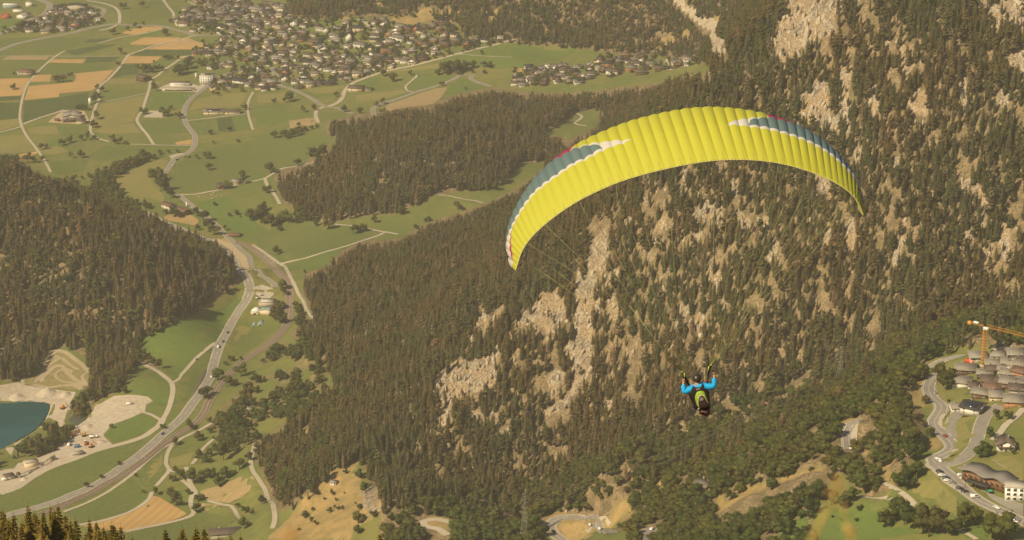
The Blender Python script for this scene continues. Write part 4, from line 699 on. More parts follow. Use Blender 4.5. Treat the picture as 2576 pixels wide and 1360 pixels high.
# traced single broadleaf trees: x, foot, height (tile pixels)
TRACED = [(0, 0, "135,905,70 40,308,50 195,290,80 235,290,95 330,250,60 1140,355,75 1290,315,55 1360,290,70 1405,290,35 1440,255,40 1665,365,80 1215,550,75 1190,665,55 550,832,80 590,832,85 640,828,78 690,768,35 720,768,45 975,900,60 955,1040,95 970,990,80 1030,930,70 820,1112,80 860,1115,70 780,1105,60 980,1205,95 945,1290,90 890,1358,40 1445,1155,85 1380,690,50 1440,735,105 1490,735,95 1540,735,90 1590,725,80 1630,715,60 1660,610,60 1700,600,50 1740,600,45 1790,597,45 1550,640,35 1800,760,120 1850,750,130 1900,700,130 1920,640,80 2020,670,90 2080,670,90 2140,650,80 2190,640,70 1660,1175,110 1720,1110,55 1815,1195,75 1775,1170,40 1545,870,50 1565,920,80 140,757,40 1430,85,80 1240,95,80 2460,1110,65 2115,1358,60 2310,1330,60 2440,930,60 2270,930,60 2140,950,40 2190,970,50 2040,435,45 2115,510,75"),
 (1, 0, "340,1030,120 290,1035,60 180,1035,50 480,1135,75 590,1115,70 810,980,60 890,1130,80 1280,770,80 1370,825,110 1550,765,60 1870,870,60 2110,905,35 1210,1075,60 1270,1055,75 1270,1150,70 2270,550,50 1040,1150,80 430,1280,50 1830,760,80 1880,740,130 1940,720,120 2000,745,140 2060,720,130 2120,700,100 2180,690,90 2290,680,70 2350,685,75 1920,760,70 2040,760,60 2180,740,40 2300,745,45"),
 (0, 1, "410,150,75 465,145,65 605,115,80 700,85,90 640,105,60 820,60,70 880,55,80 950,50,60 1130,60,70 1160,95,70 1210,95,80 1270,100,50 720,235,70 820,235,95 60,290,100 150,295,105 280,285,110 350,280,70 430,270,65 2085,245,95 2100,355,85 2440,440,95 2450,495,90 2300,540,85 1985,245,50 1905,235,30 1865,240,35 1570,480,170 1620,570,170 1600,420,110 1720,645,110 1760,830,110 1660,800,60 1980,800,80 2050,880,130 2100,960,140 2160,1010,120 1990,960,70 2260,965,65 2160,715,50 2375,810,65 2310,825,55 2420,835,25 2520,860,140 1840,990,40"),
 (1, 1, "150,385,120 420,320,90 620,270,200 70,780,110 160,930,150 50,890,170 110,590,100 330,890,140 270,870,120 520,870,110 240,970,70 730,950,120 600,920,80 980,1000,110 1040,980,100 1085,975,80 215,1210,105 2030,760,100 1740,870,60 1700,880,50 1610,950,60 1190,890,80"),
 (0, 2, "1420,900,120 1480,940,110 1550,970,100 1600,995,115 2330,920,70 2420,910,50 2190,1110,150 2290,1180,130 2340,1170,100 2420,1080,150 2060,1300,130 2090,1270,110 2270,960,50 1245,1250,90"),
 (1, 2, "270,200,130 280,260,100 190,360,0 250,540,130 200,520,150 490,35,40"),
 (0, 3, "1120,240,55 1640,240,60 1920,250,110 2000,365,120 2110,290,75 2110,180,70 2210,150,110 2260,240,120 2320,270,80 2440,215,100 1760,405,100 1200,610,55 870,840,75 1020,740,50 1365,725,45 1440,890,55 1570,910,90 1720,930,120 1780,1020,120 1740,960,100 1890,910,75 1990,975,90 1970,1080,110 2040,960,70 1820,750,110 1740,770,80 1780,700,90 1950,800,190 2050,750,110 2120,740,130 2200,820,130 2280,740,140 2410,660,140 2340,720,80 2040,590,150 2100,530,110 2250,560,190 2210,500,150 2360,490,130 2500,560,100 2390,1040,60 2470,1090,90 2540,1120,80 2460,1250,140 2150,350,40"),
 (1, 3, "60,1000,110 770,915,70 890,895,25 690,965,40 810,970,40 1000,1000,30 740,1090,70 790,1050,50 830,1060,50 870,1060,50 570,1070,50 560,1190,70 610,1210,50 520,1130,40 1030,1200,120 1010,1150,90 1080,1170,90 1180,1140,90 1030,1300,110 1100,890,120 1040,740,110 900,700,60 430,1270,40 620,910,50"),
 (3, 3, "1180,1240,200 1230,1200,170 1310,1160,260 1370,1210,180 1470,1250,290 1620,1330,360 1560,1300,300 1700,1300,300 1850,1320,230 2010,1240,290 2060,1210,220 1960,1150,200 2310,1358,330 2260,1340,250 2400,1358,280 2450,1358,200 920,1070,80 885,1180,50 650,1140,40 740,1170,25 2180,520,190 2220,330,130 2140,540,150 2300,160,130 2420,150,110 2470,500,60 60,1140,220 150,1120,200 240,1110,230 330,950,180 1400,860,230 1480,760,220 1330,820,200 980,880,220 1080,850,170 860,980,160 760,1040,190 640,1010,170 1640,330,120"),
 (3, 2, "1740,1150,230 1800,1210,250 1720,1100,180 1590,1350,110 1820,1358,60")]
FIELD_TREES = []
TL = []
for i, j, s in TRACED:
    for x, y, h in nums(s):
        if h > 0: TL.append((OX[i]+x/4, OY[j]+y/4, h/4))
TL = np.array(TL); TH = hit(TL[:, 0], TL[:, 1]); _, _, tdep = project(*TH.T)
rt = random.Random(5)
for k, ((u, v, h), p) in enumerate(zip(TL, TH)):
    hm = min(h*tdep[k]*TANH/1288/.94, 26); var = BROS[k % 4]
    o = tree("broadleaf_tree", var, p, hm, rt.uniform(.95, 1.25), rt.uniform(0, 6.28), "broadleaf trees in the fields and woods")
    FIELD_TREES.append((p[0], p[1]))
    defer(o, ("tall" if hm > 15 else "middle-sized" if hm > 9 else "small")+" round broadleaf tree", u, v)

# wood candidates on a jittered lattice
st = 3.9; gx, gy = np.meshgrid(np.arange(-1290, 1290, st), np.arange(1180, 4330, st)); jx = gx+RNG.uniform(-.48, .48, gx.shape)*st; jy = gy+RNG.uniform(-.48, .48, gx.shape)*st
jx, jy = jx.ravel(), jy.ravel(); jz = sample(jx, jy); cu, cv, cd = project(jx, jy, jz)
ok = (cu > -800) & (cu < 3380) & (cv > -90) & (cv < 1500); jx, jy, jz, cu, cv, cd = [a[ok] for a in (jx, jy, jz, cu, cv, cd)]
lu = np.clip(cu+RNG.normal(0, 2.5, cu.shape), 0, 2575); lv = np.clip(cv+RNG.normal(0, 1.5, cv.shape), 0, 1359)
hC = RNG.uniform(8.5, 16.5, cu.shape)+5*(fbm(jx/60, jy/60, 41, 2)-.5); big_ = (cu < 650) & (jy < 2750); hC = np.where(big_, RNG.uniform(9, 21, cu.shape), np.where(jy > 2750, hC*1.15, hC)); hB = RNG.uniform(4, 12.5, cu.shape)
ANYW = ((CON > 0) | (BRO > 0)).astype(np.float32)
paint(1, [[(u, v-30) for u, v in LEFT_HILL[:14]]+[(u, v+6) for u, v in LEFT_HILL[:14][::-1]]], ANYW)
def shown(h, mp):                      # wood here, and nothing open that the crown would hide
    r = look(mp, lu, lv)
    for f in (.25, .5, .75, .95): r = r*look(ANYW, lu, np.clip(lv-h*f*1288/TANH/cd, 0, 1359))
    return r
pc = shown(hC, CON); pb = shown(hB, BRO); rk = look(ROCKB, lu, lv)
steep = np.clip((jz-70)/60, 0, 1)*(cu > 1050)*(jy < 2700)
strk = fbm(jx/9.0, jy/34.0, 51, 3)*.65+fbm(jx/24.0, jy/60.0, 61, 2)*.35
gap = np.where(strk > .350, 1.0, .15); hC = np.where(steep > .3, RNG.uniform(9.5, 18.5, cu.shape), hC)
pc = pc*np.where(big_, .80*(.6+.55*(fbm(jx/35, jy/35, 91, 3) > .42)), np.where(jy > 2750, .6, .8)); pc = pc*(1-steep+steep*gap); sm_ = (rk > .4) & (RNG.uniform(0, 1, cu.shape) < .75); pc = pc*(1-.90*np.clip(rk*1.6, 0, 1)); hC = np.where(sm_, hC*.5, hC); pb = pb*(1-.9*np.clip(rk*1.4, 0, 1))
clr = fbm(jx/30, jy/30, 71, 3); pb = pb*np.where(clr > .43, .85, np.where(clr > .36, .45, .12))
for (xy, z), (nm, pts, w, kind, mk) in zip(LINES, ROADS):      # keep the roads open
    lo, hi = xy.min(0)-12, xy.max(0)+12; m = np.where((jx > lo[0]) & (jx < hi[0]) & (jy > lo[1]) & (jy < hi[1]))[0]
    for k in range(0, len(m), 4000):
        mm = m[k:k+4000]; d = np.hypot(jx[mm, None]-xy[None, ::1, 0], jy[mm, None]-xy[None, ::1, 1]).min(1); near = d < w/2+3.0
        pc[mm[near]] = 0; pb[mm[near]] = 0
rr = RNG.uniform(0, 1, cu.shape); isB = rr < pb*.62; isC = ~isB & (RNG.uniform(0, 1, cu.shape) < pc*.97)
def pick_seen(mask, h, n, far):
    i = np.where(mask & (cu > 5) & (cu < 2570) & (cv > 10) & (cv < 1375) & (cd < far))[0]; i = i[np.argsort(-h[i]/cd[i])][:n*3]
    pu, pv, _ = project(jx[i], jy[i], jz[i]+h[i]*.6); g = hit(pu, pv); return i[g[:, 1] > jy[i]-12][:n]
selC = pick_seen(isC, hC, 285, 2600); selB = pick_seen(isB, hB, max(0, 298-len(TL)), 2300)
for k in selC:
    var = CONS[(0, 1, 2, 3, 0, 2, 1, 3, 4, 5)[k % 10] if rk[k] < .3 else 4+k % 2]; o = tree("conifer_tree", var, (jx[k], jy[k], jz[k]), hC[k], rt.uniform(.9, 1.25), rt.uniform(0, 6.28), None)
    d, w = where_words(cu[k], cv[k]-8); form = ("slender", "broad", "narrow", "bushy", "rounded", "flat-topped")[(0, 1, 2, 3, 0, 2, 1, 3, 4, 5)[k % 10] if rk[k] < .3 else 4+k % 2]; size = "tall" if hC[k] > 15.5 else "middling" if hC[k] > 12.5 else "short"; on = "on bare rock" if rk[k] > .3 else "among dark trees"
    o["group"] = "conifers "+w; defer(o, "%s %s conifer %s" % (size, form, on), cu[k], cv[k]-8)
for k in selB:
    o = tree("broadleaf_tree", BROS[k % 4], (jx[k], jy[k], jz[k]), hB[k], rt.uniform(1, 1.35), rt.uniform(0, 6.28), None)
    d, w = where_words(cu[k], cv[k]-8); o["group"] = "broadleaf trees in the wood "+w; defer(o, ("tall" if hB[k] > 9.5 else "low")+(" spreading" if o.scale[0] > 1.18*hB[k] else " upright")+" leafy tree in dense wood", cu[k], cv[k]-8)
for var in CONS+BROS:
    if id(var) not in FIRST: raise RuntimeError("tree kind unused")
isC[selC] = False; isB[selB] = False
def put(name, mask, h, variants, lab, w0, w1):
    i = np.where(mask)[0]; scatter(name, variants, np.stack([jx[i], jy[i], jz[i]], 1), h[i], RNG.uniform(w0, w1, len(i)), RNG.uniform(0, 6.28, len(i)), np.where(RNG.uniform(0, 1, len(i)) < .82, RNG.integers(0, 4, len(i)), RNG.integers(4, 6, len(i))), lab)
    print(name, len(i))
put("conifer_forest", isC, hC, CONS, "dark brownish green conifer forest covering the mountain sides", .85, 1.25)
EXTRA_BRO = [(jx[isB], jy[isB], hB[isB])]

# ------------------------------------------------------------------ the near spruces at the lower edge
def spruce_crown(seed, H=17.0, Rm=2.6):
    r = random.Random(seed); mb = MB(); z = 1.0
    while z < H-.15:
        t = z/H; L = Rm*(1-t)**.70*r.uniform(.8, 1.15)+.08; n = r.randint(9, 12) if t < .9 else 6; a0 = r.uniform(0, 6.28)
        for b in range(n):
            a = a0+6.2832*(b+r.uniform(-.3, .3))/n; l = L*r.uniform(.6, 1.15); c, s = math.cos(a), math.sin(a); rise = .25*l*(t-.45); pts = []
            for q in range(5):
                f = q/4; pts.append(Vector((c*l*f, s*l*f, z+rise*f*2-l*.38*f*f+.12*l*max(0, f-.7))))
            side = Vector((-s, c, 0))
            for q in range(4):
                w = l*.27*(1.1-q/4.5)+.06; A, B = pts[q], pts[q+1]; dr = Vector((0, 0, -w*r.uniform(.5, 1.1)))
                mb.add([A, B, B+side*w+dr*.5, A+side*w*1.15+dr], [[0, 1, 2, 3]]); mb.add([A, B, B-side*w+dr*.5, A-side*w*1.15+dr], [[3, 2, 1, 0]])
        z += r.uniform(.22, .34)*(1.15-.55*t)
    mb.bar((0, 0, H-.9), (0, 0, H+.12), .04, 4, r2=.02)
    return mb.mesh("spruce_crown", M_SPR)
SPR = [(spruce_crown(k+70, 17, 4.1+.4*(k % 3)), None) for k in range(4)]
stm = MB(); stm.bar((0, 0, -2), (0, 0, 16.4), .2, 8, r2=.03); STM = stm.mesh("spruce_trunk", M_BARK)
tops = [(x/5.152/1.5901, (1980+y/5.152)/1.5901) for x, y in nums("15,190 70,230 265,280 165,400 560,70 690,250 740,300 880,240 1030,110 1185,110 1110,200 1340,310 1440,400 1545,400 1830,375 1975,450 2125,540 2300,490 2345,520 2480,545")]
tops += T(0, 3, "1660,1190 1830,1185 1965,1185 2050,1190 2320,1250 2420,1270 1550,1300 1390,1320 2225,1290")+T(1, 3, "1245,1240 1380,1280 880,1320 675,1312 1120,1332 60,1312")
rs = random.Random(9)
tops += [(rs.uniform(-10, 300), rs.uniform(1318, 1385)) for _ in range(30)]+[(rs.uniform(-5, 135), rs.uniform(1288, 1345)) for _ in range(30)]+[(rs.uniform(130, 300), rs.uniform(1318, 1352)) for _ in range(12)]+[(rs.uniform(300, 620), rs.uniform(1338, 1375)) for _ in range(14)]
LOW = []
for k, (u, v) in enumerate(tops):
    y = rs.uniform(285, 345); p = at_depth(u, v, y); g = float(sample(p[0], p[1])); h = max(p[2]-g, 6)
    root = empty("spruce_tree", (p[0], p[1], g), rs.uniform(0, 6.28), None, "tree", "near spruces along the lower edge"); sc = h/17.25; root.scale = (rs.uniform(.85, 1.15),)*2+(sc,)
    obj("crown", SPR[k % 4][0], root); obj("trunk", STM, root)
    if k < 35: defer(root, "near spruce with a sunlit pointed top", u, v)
    else: root["group"] = "spruce thicket" if u < 310 else "spruce tips"; LOW.append((u, root))
for th in ('spruce thicket', 'spruce tips'):
    for q, (u, root) in enumerate(sorted((t for t in LOW if t[1]['group'] == th), key=lambda t: t[0])):
        root['label'] = '%s %s from the left' % ('low spruce of the bottom left thicket,' if th == 'spruce thicket' else 'spruce tip peeping over the bottom edge,', ORD[q] or 'first')
# two bare dead trees in the thicket
for u, v in ((95, 1322), (385*.8, 1330), (45, 1335)):
    p = at_depth(u, v, 280); g = float(sample(p[0], p[1])); h = p[2]-g; mb = MB(); mb.bar((0, 0, -1), (0, 0, h), .16, 6, r2=.02); tw = MB()
    for q in range(70):
        z = h*rs.uniform(.45, .99); a = rs.uniform(0, 6.28); l = (h-z)*.28+.35; b = Vector((l*math.cos(a), l*math.sin(a), z+l*rs.uniform(.3, .8))); tw.bar((0, 0, z), b, .03, 3, r2=.008)
        for _ in range(2):
            e = Vector((0, 0, z)).lerp(b, rs.uniform(.4, .9)); tw.bar(e, e+Vector((rs.uniform(-.4, .4), rs.uniform(-.4, .4), rs.uniform(.1, .5))), .016, 3, r2=.005)
    root = empty("dead_tree", (p[0], p[1], g), 0, None, "tree", "bare trees among the near spruces"); mb.obj("trunk", M_DEAD, root); tw.obj("twigs", M_DEAD, root); defer(root, "bare reddish brown dead tree among near spruces", u, v)

# ------------------------------------------------------------------ broken rock standing out of the cliffs
M_CRAG = mat_var("crag_rock", (.46, .375, .265), (.30, .235, .155), .08, .7, (.56, .47, .35), rough=.95, bump=.5)
def crag(seed):
    r = random.Random(seed); bm = bmesh.new(); bmesh.ops.create_icosphere(bm, subdivisions=2, radius=1); V = []; cuts = [(Vector((r.gauss(0, 1), r.gauss(0, 1), r.gauss(0, .4))).normalized(), r.uniform(.45, .8)) for _ in range(9)]
    for v in bm.verts:
        c = v.co.copy()
        for n, d in cuts:
            e = c.dot(n)-d
            if e > 0: c -= n*e
        c *= r.uniform(.9, 1.1); V.append((c.x*.55, c.y*.6, c.z))
    fs = [[v.index for v in f.verts] for f in bm.faces]; bm.free(); return np_mesh("crag", np.array(V), fs, (M_CRAG,))
CR = []
for k, (u, v) in enumerate(((1490, 800), (1420, 960), (2030, 90), (1460, 700))):
    p = hit1(u, v); o = obj("rock_crag", crag(k+5), None, None, p); o.scale = (6, 6, 8); tag(o, ("crag in the middle of the ridge cliff", "crag low on the ridge cliff above the gully", "crag on the topmost cliff near the upper edge", "crag at the top of the ridge cliff")[k], "rock", "crags of the cliffs"); CR.append(o)
sx_, sy_ = RNG.uniform(-260, 620, 60000), RNG.uniform(1750, 2500, 60000); sz_ = sample(sx_, sy_); ru, rv, rd = project(sx_, sy_, sz_); inn = (ru > 1000) & (ru < 2700) & (rv > -60) & (rv < 1360)
rw = look(ROCKB, np.clip(ru, 0, 2575), np.clip(rv, 0, 1359)); st_f = np.clip((sz_-90)/60, 0, 1); keep = inn & (RNG.uniform(0, 1, 60000) < np.where(rw > .4, .55, .035*st_f*look(FORB, np.clip(ru, 0, 2575), np.clip(rv, 0, 1359))))
i = np.where(keep)[0]; me = D.meshes.new("broken_rock"); me.vertices.add(len(i)); sc_ = RNG.uniform(1.0, 4.2, len(i))*np.where(rw[i] > .4, 1, .7)
me.vertices.foreach_set("co", np.stack([sx_[i], sy_[i], sz_[i]-sc_*.3], 1).astype(np.float32).ravel())
for nm, ty, ar in (("size", 'FLOAT_VECTOR', np.stack([sc_, sc_, sc_*RNG.uniform(.8, 1.9, len(i))], 1).astype(np.float32).ravel()), ("turn", 'FLOAT_VECTOR', np.stack([RNG.normal(0, .25, len(i)), RNG.normal(0, .25, len(i)), RNG.uniform(0, 6.28, len(i))], 1).astype(np.float32).ravel()), ("sort", 'INT', RNG.integers(0, 4, len(i)).astype(np.int32))):
    a = me.attributes.new(nm, ty, 'POINT'); a.data.foreach_set("vector" if ty == 'FLOAT_VECTOR' else "value", ar)
o = tag(obj("broken_rock", me), "pale broken rock ribs standing out of the cliffs", "rock", None, "stuff")
g = D.node_groups.new("broken_rock", 'GeometryNodeTree'); g.interface.new_socket("Geometry", in_out='INPUT', socket_type='NodeSocketGeometry'); g.interface.new_socket("Geometry", in_out='OUTPUT', socket_type='NodeSocketGeometry')
N, L = g.nodes, g.links; gi = N.new("NodeGroupInput"); go = N.new("NodeGroupOutput"); jn_ = N.new("GeometryNodeJoinGeometry"); ip = N.new("GeometryNodeInstanceOnPoints")
for ob in CR:
    oi = N.new("GeometryNodeObjectInfo"); oi.transform_space = 'ORIGINAL'; oi.inputs[0].default_value = ob; gt = N.new("GeometryNodeGeometryToInstance"); L.new(oi.outputs["Geometry"], gt.inputs[0]); L.new(gt.outputs[0], jn_.inputs[0])
def at_(nm, ty):
    a = N.new("GeometryNodeInputNamedAttribute"); a.data_type = ty; a.inputs[0].default_value = nm; return a.outputs[0]
L.new(gi.outputs[0], ip.inputs["Points"]); L.new(jn_.outputs[0], ip.inputs["Instance"]); ip.inputs["Pick Instance"].default_value = True; L.new(at_("sort", 'INT'), ip.inputs["Instance Index"]); L.new(at_("size", 'FLOAT_VECTOR'), ip.inputs["Scale"]); L.new(at_("turn", 'FLOAT_VECTOR'), ip.inputs["Rotation"]); L.new(ip.outputs[0], go.inputs[0])
o.modifiers.new("scatter", 'NODES').node_group = g
# ------------------------------------------------------------------ buildings
WALLS = {"white": (.82, .76, .64), "cream": (.74, .60, .40), "beige": (.50, .42, .32), "brown timber": (.17, .10, .06), "orange": (.46, .21, .085)}
ROOFS = {"stone grey": (.27, .235, .185), "grey": (.195, .165, .135), "dark brown": (.125, .093, .071), "black": (.05, .047, .045), "reddish": (.19, .11, .072), "pale": (.29, .255, .21)}
MW_ = {k: mat_var("wall_"+k.replace(" ", "_"), c, tuple(.88*a for a in c), .15, 1.2, tuple(.94*a for a in c), rough=.9) for k, c in WALLS.items()}
MR_ = {k: mat_var("roof_"+k.replace(" ", "_"), c, tuple(.75*a for a in c), .25, 1.6, tuple(1.2*a for a in c), rough=.85, bump=.05) for k, c in ROOFS.items()}
M_GLASS = mat_plain("window_glass", (.03, .03, .03), .15, spec=.6); M_WOOD = mat_var("aged_timber", (.17, .10, .06), (.12, .07, .04), .8, 3, local=True); M_STONE = mat_var("stone", (.40, .34, .27), (.30, .25, .19), .5, 3)
M_PANEL = mat_plain("solar_panel", (.02, .022, .03), .2, spec=.6); M_CONC = mat_var("concrete", (.50, .44, .36), (.42, .37, .30), .2, 1.5); M_TEAL = mat_var("teal_sheet", (.30, .38, .34), (.25, .33, .30), .2, 1.5); M_WSHEET = mat_plain("white_sheet", (.78, .74, .67), .5)
M_RED = mat_plain("red_paint", (.45, .10, .05), .6); M_ORANGE = mat_plain("orange_paint", (.70, .27, .06), .5); M_STEEL = mat_plain("galvanised_steel", (.32, .29, .25), .5, .4)
def gable_wall(W, L, H, rise):
    return MB().prism([(-W/2, -1.2), (W/2, -1.2), (W/2, H), (0, H+rise), (-W/2, H)], -L/2, L/2).mesh("house_wall")
def gable_roof(W, L, H, rise, side=.9, end=1.0, t=.28):
    mb = MB(); sl = rise/(W/2)
    for s in (-1, 1):
        x1 = s*(W/2+side); z1 = H-side*sl
        pr = [(0, H+rise+.02), (x1, z1+.02), (x1, z1+t), (0, H+rise+t)]
        mb.prism(pr if s < 0 else pr[::-1], -L/2-end, L/2+end)
    return mb.mesh("house_roof")
def win_set(W, L, H, rise, rows):
    mb = MB()
    for r in range(rows):
        z = 1.4+r*2.4
        for x in (-W*.24, W*.24): mb.box((x, -L/2-.02, z), (.95, .14, 1.1)); mb.box((x, L/2+.02, z), (.95, .14, 1.1))
        for y in (-L*.25, L*.25):
            for s in (-1, 1): mb.box((s*(W/2+.02), y, z), (.14, .95, 1.1))
    return mb.mesh("windows")
PROTO = []
for W, L, H, pitch, rows, bal in ((9, 12, 4.6, .46, 2, 0), (10, 11, 4.6, .55, 2, 1), (8, 10, 3.6, .5, 1, 0), (11, 14, 5.4, .44, 2, 1), (8.5, 13, 3.8, .45, 1, 0), (10, 10, 5.6, .46, 2, 1), (6, 8, 2.8, .4, 1, 0), (12, 17, 5.4, .42, 2, 0)):
    rise = W/2*pitch; ch = MB().box((W*.18, L*.2, H+rise*.75+.6), (.8, .8, 2.0)).box((W*.18, L*.2, H+rise*.75+1.7), (1.0, 1.0, .18)).mesh("chimney")
    bm_ = MB().box((0, -L/2-.6, 3.0), (W*.9, 1.2, .15)).box((0, -L/2-1.15, 3.5), (W*.9, .1, .9)).mesh("balcony") if bal else None
    PROTO.append(dict(W=W, L=L, H=H, rise=rise, wall=gable_wall(W, L, H, rise), roof=gable_roof(W, L, H, rise), win=win_set(W, L, H, rise, rows), ch=ch, bal=bm_, rows=rows))
WIN1 = MB().box((0, 0, 0), (1.15, .16, 1.3)).mesh("window", M_GLASS); FRM = MB().box((0, -.02, .72), (1.45, .2, .14)).box((0, -.02, -.72), (1.45, .22, .14)).box((.65, -.02, 0), (.14, .2, 1.3)).box((-.65, -.02, 0), (.14, .2, 1.3)).mesh("frame", M_WSHEET); DOOR = MB().box((0, 0, 0), (1.1, .14, 2.1)).mesh("door", M_WOOD)
def omat(o, m):
    if not len(o.data.materials): o.data.materials.append(None)
    o.material_slots[0].link = 'OBJECT'; o.material_slots[0].material = m
BUILT = []      # x, y, radius
def house(k, loc, rz, wall, roof, sc=(1, 1, 1), name="house", cat="house", group=None, fine=False, chimney=True, solar=False, timber_top=False):
    p = PROTO[k]; root = empty(name, loc, rz, None, cat, group); root.scale = sc
    w = obj("wall", p["wall"], root); omat(w, MW_[wall]); r = obj("roof", p["roof"], root); omat(r, MR_[roof])
    if chimney and k != 6: c = obj("chimney", p["ch"], r); omat(c, M_STONE)
    if p["bal"]: b = obj("balcony", p["bal"], root); omat(b, M_WOOD)
    if fine:
        W, L = p["W"], p["L"]
        for q in range(p["rows"]):
            for x, y, a in ((-W*.26, -L/2-.02, 0), (W*.26, -L/2-.02, 0), (-W/2-.02, -L*.28, R(-90)), (-W/2-.02, L*.28, R(-90)), (W/2+.02, -L*.28, R(90)), (W/2+.02, L*.28, R(90))):
                o = obj("window", WIN1, root, loc=(x, y, 1.5+q*2.6)); o.rotation_euler = (0, 0, a); f = obj("frame", FRM, o)
        obj("door", DOOR, root, loc=(0, -L/2-.03, 1.05))
    else:
        o = obj("windows", p["win"], root); omat(o, M_GLASS); o["kind"] = "stuff"
    if solar:
        sl = math.atan2(p["rise"], p["W"]/2); o = obj("solar_panel", MB().box((0, 0, 0), (p["W"]*.36, p["L"]*.7, .1)).mesh("solar_panel", M_PANEL), r, loc=(-p["W"]*.27, 0, p["H"]+p["rise"]*.46+.42)); o.rotation_euler = (0, -sl, 0)
    BUILT.append((loc[0], loc[1], max(p["W"]*sc[0], p["L"]*sc[1])*.55)); return root
def pxhouse(i, j, x, y, k, rz, wall, roof, label, sc=(1, 1, 1), name="house", cat="house", **kw):
    u, v = (OX[i]+x/4, OY[j]+y/4) if i is not None else (x, y); p = hit1(u, v); o = house(k, p, R(rz), wall, roof, sc, name, cat, **kw); o["label"] = label; return o
# farms and single houses in the fields and woods
pxhouse(0, 0, 725, 1196, 7, 4, "beige", "pale", "big pale-roofed farm barn with its wide gable facing the lens", (1.75, 1.2, 1.05), "farm_barn", "barn", chimney=False)
pxhouse(0, 0, 690, 1228, 1, 6, "brown timber", "grey", "low grey-roofed timber shed in front of the big pale barn", (1.35, .7, .7), "farm_shed", "shed", chimney=False)
pxhouse(0, 0, 820, 1242, 0, 88, "cream", "dark brown", "cream farmhouse with brown roof right of the pale farm barn", (1, .85, .95))
pxhouse(0, 0, 575, 1222, 6, 80, "orange", "reddish", "small orange shed on the yard left of the pale farm barn", (.8, .7, .9), "farm_shed", "shed")
pxhouse(0, 0, 275, 752, 7, 75, "beige", "reddish", "lone barn with reddish roof among the wheat fields", (1.1, 1.0, .95), "field_barn", "barn", chimney=False)
pxhouse(0, 0, 198, 750, 6, 60, "white", "pale", "white annex leaning beside the lone field barn", (1, 1, 1), "annex", "shed")
pxhouse(0, 0, 1450, 812, 7, 40, "brown timber", "dark brown", "big brown barn on the lane behind the football pitch", (1.15, 1.0, 1), "farm_barn", "barn", chimney=False)
pxhouse(0, 0, 2155, 1148, 7, 90, "cream", "grey", "long cream barn with a grey panel roof below the hay field", (1.0, 1.55, .85), "farm_barn", "barn", chimney=False, solar=True)
pxhouse(0, 0, 2340, 1146, 4, 90, "cream", "dark brown", "brown-roofed farmhouse at the end of the long cream barn", (1, 1.5, 1))
pxhouse(1, 0, 1010, 915, 7, 78, "cream", "dark brown", "wide cream barn by the lane junction below the village", (1.1, 1.1, .95), "village_barn", "barn", chimney=False)
pxhouse(1, 0, 1130, 912, 4, 60, "beige", "dark brown", "small brown-roofed barn right of the wide cream barn", (1, .9, .8), "village_barn", "barn", chimney=False)
pxhouse(1, 0, 1618, 775, 6, 10, "white", "pale", "tiny white hut alone in the green meadow", (.6, .5, .9), "hut", "hut")
pxhouse(0, 1, 1700, 740, 3, 42, "white", "reddish", "white-gabled wing of the farm with the split brown roof", (1.0, 1.05, .9), name="farmhouse")
pxhouse(0, 1, 1850, 790, 5, 38, "brown timber", "reddish", "timber-gabled barn of the farm with the split brown roof", (1.1, 1.5, .8), "farm_barn", "barn", chimney=False)
pxhouse(0, 1, 2230, 540, 4, 20, "brown timber", "dark brown", "dark timber barn beside a round tree on the meadow lane", (1.1, .85, 1), "meadow_barn", "barn", chimney=False)
pxhouse(0, 1, 2380, 490, 4, 75, "beige", "pale", "pale-roofed barn under two trees on the meadow lane", (1, .7, .95), "meadow_barn", "barn", chimney=False)
pxhouse(0, 1, 2365, 1018, 4, 78, "brown timber", "reddish", "low red-roofed stall near the highway junction", (1.1, .9, .55), "farm_stall", "shed", chimney=False)
pxhouse(0, 3, 2275, 1318, 7, 100, "beige", "dark brown", "long brown-roofed farmhouse at the bottom edge beside the lane", (1, 1.45, .8), name="farmhouse")
pxhouse(0, 3, 2510, 62, 6, 70, "cream", "pale", "pale-roofed shed among the orchard trees", (1, 1, 1), "garden_shed", "shed")
pxhouse(1, 3, 785, 798, 6, 70, "white", "pale", "small pale shed alone on the dry grass slope", (.75, .6, .9), "slope_shed", "shed")
pxhouse(3, 3, 1235, 95, 2, 84, "cream", "pale", "house with a pale grey roof buried in the slope woods", (1, 1, 1), fine=True)
pxhouse(3, 3, 2385, 440, 1, -5, "white", "dark brown", "white chalet with brown roof and balcony behind the hotel", (1.0, 1.0, .9), "chalet", "chalet", fine=True)
pxhouse(3, 3, 215, 338, 6, 70, "orange", "reddish", "small red-roofed hut showing above the woods", (1, .8, 1.4), "forest_hut", "hut")
pxhouse(2, 3, 1935, 855, 2, 40, "brown timber", "grey", "timber house half hidden in the woods below the pilot", (1, 1, 1.2), fine=True)
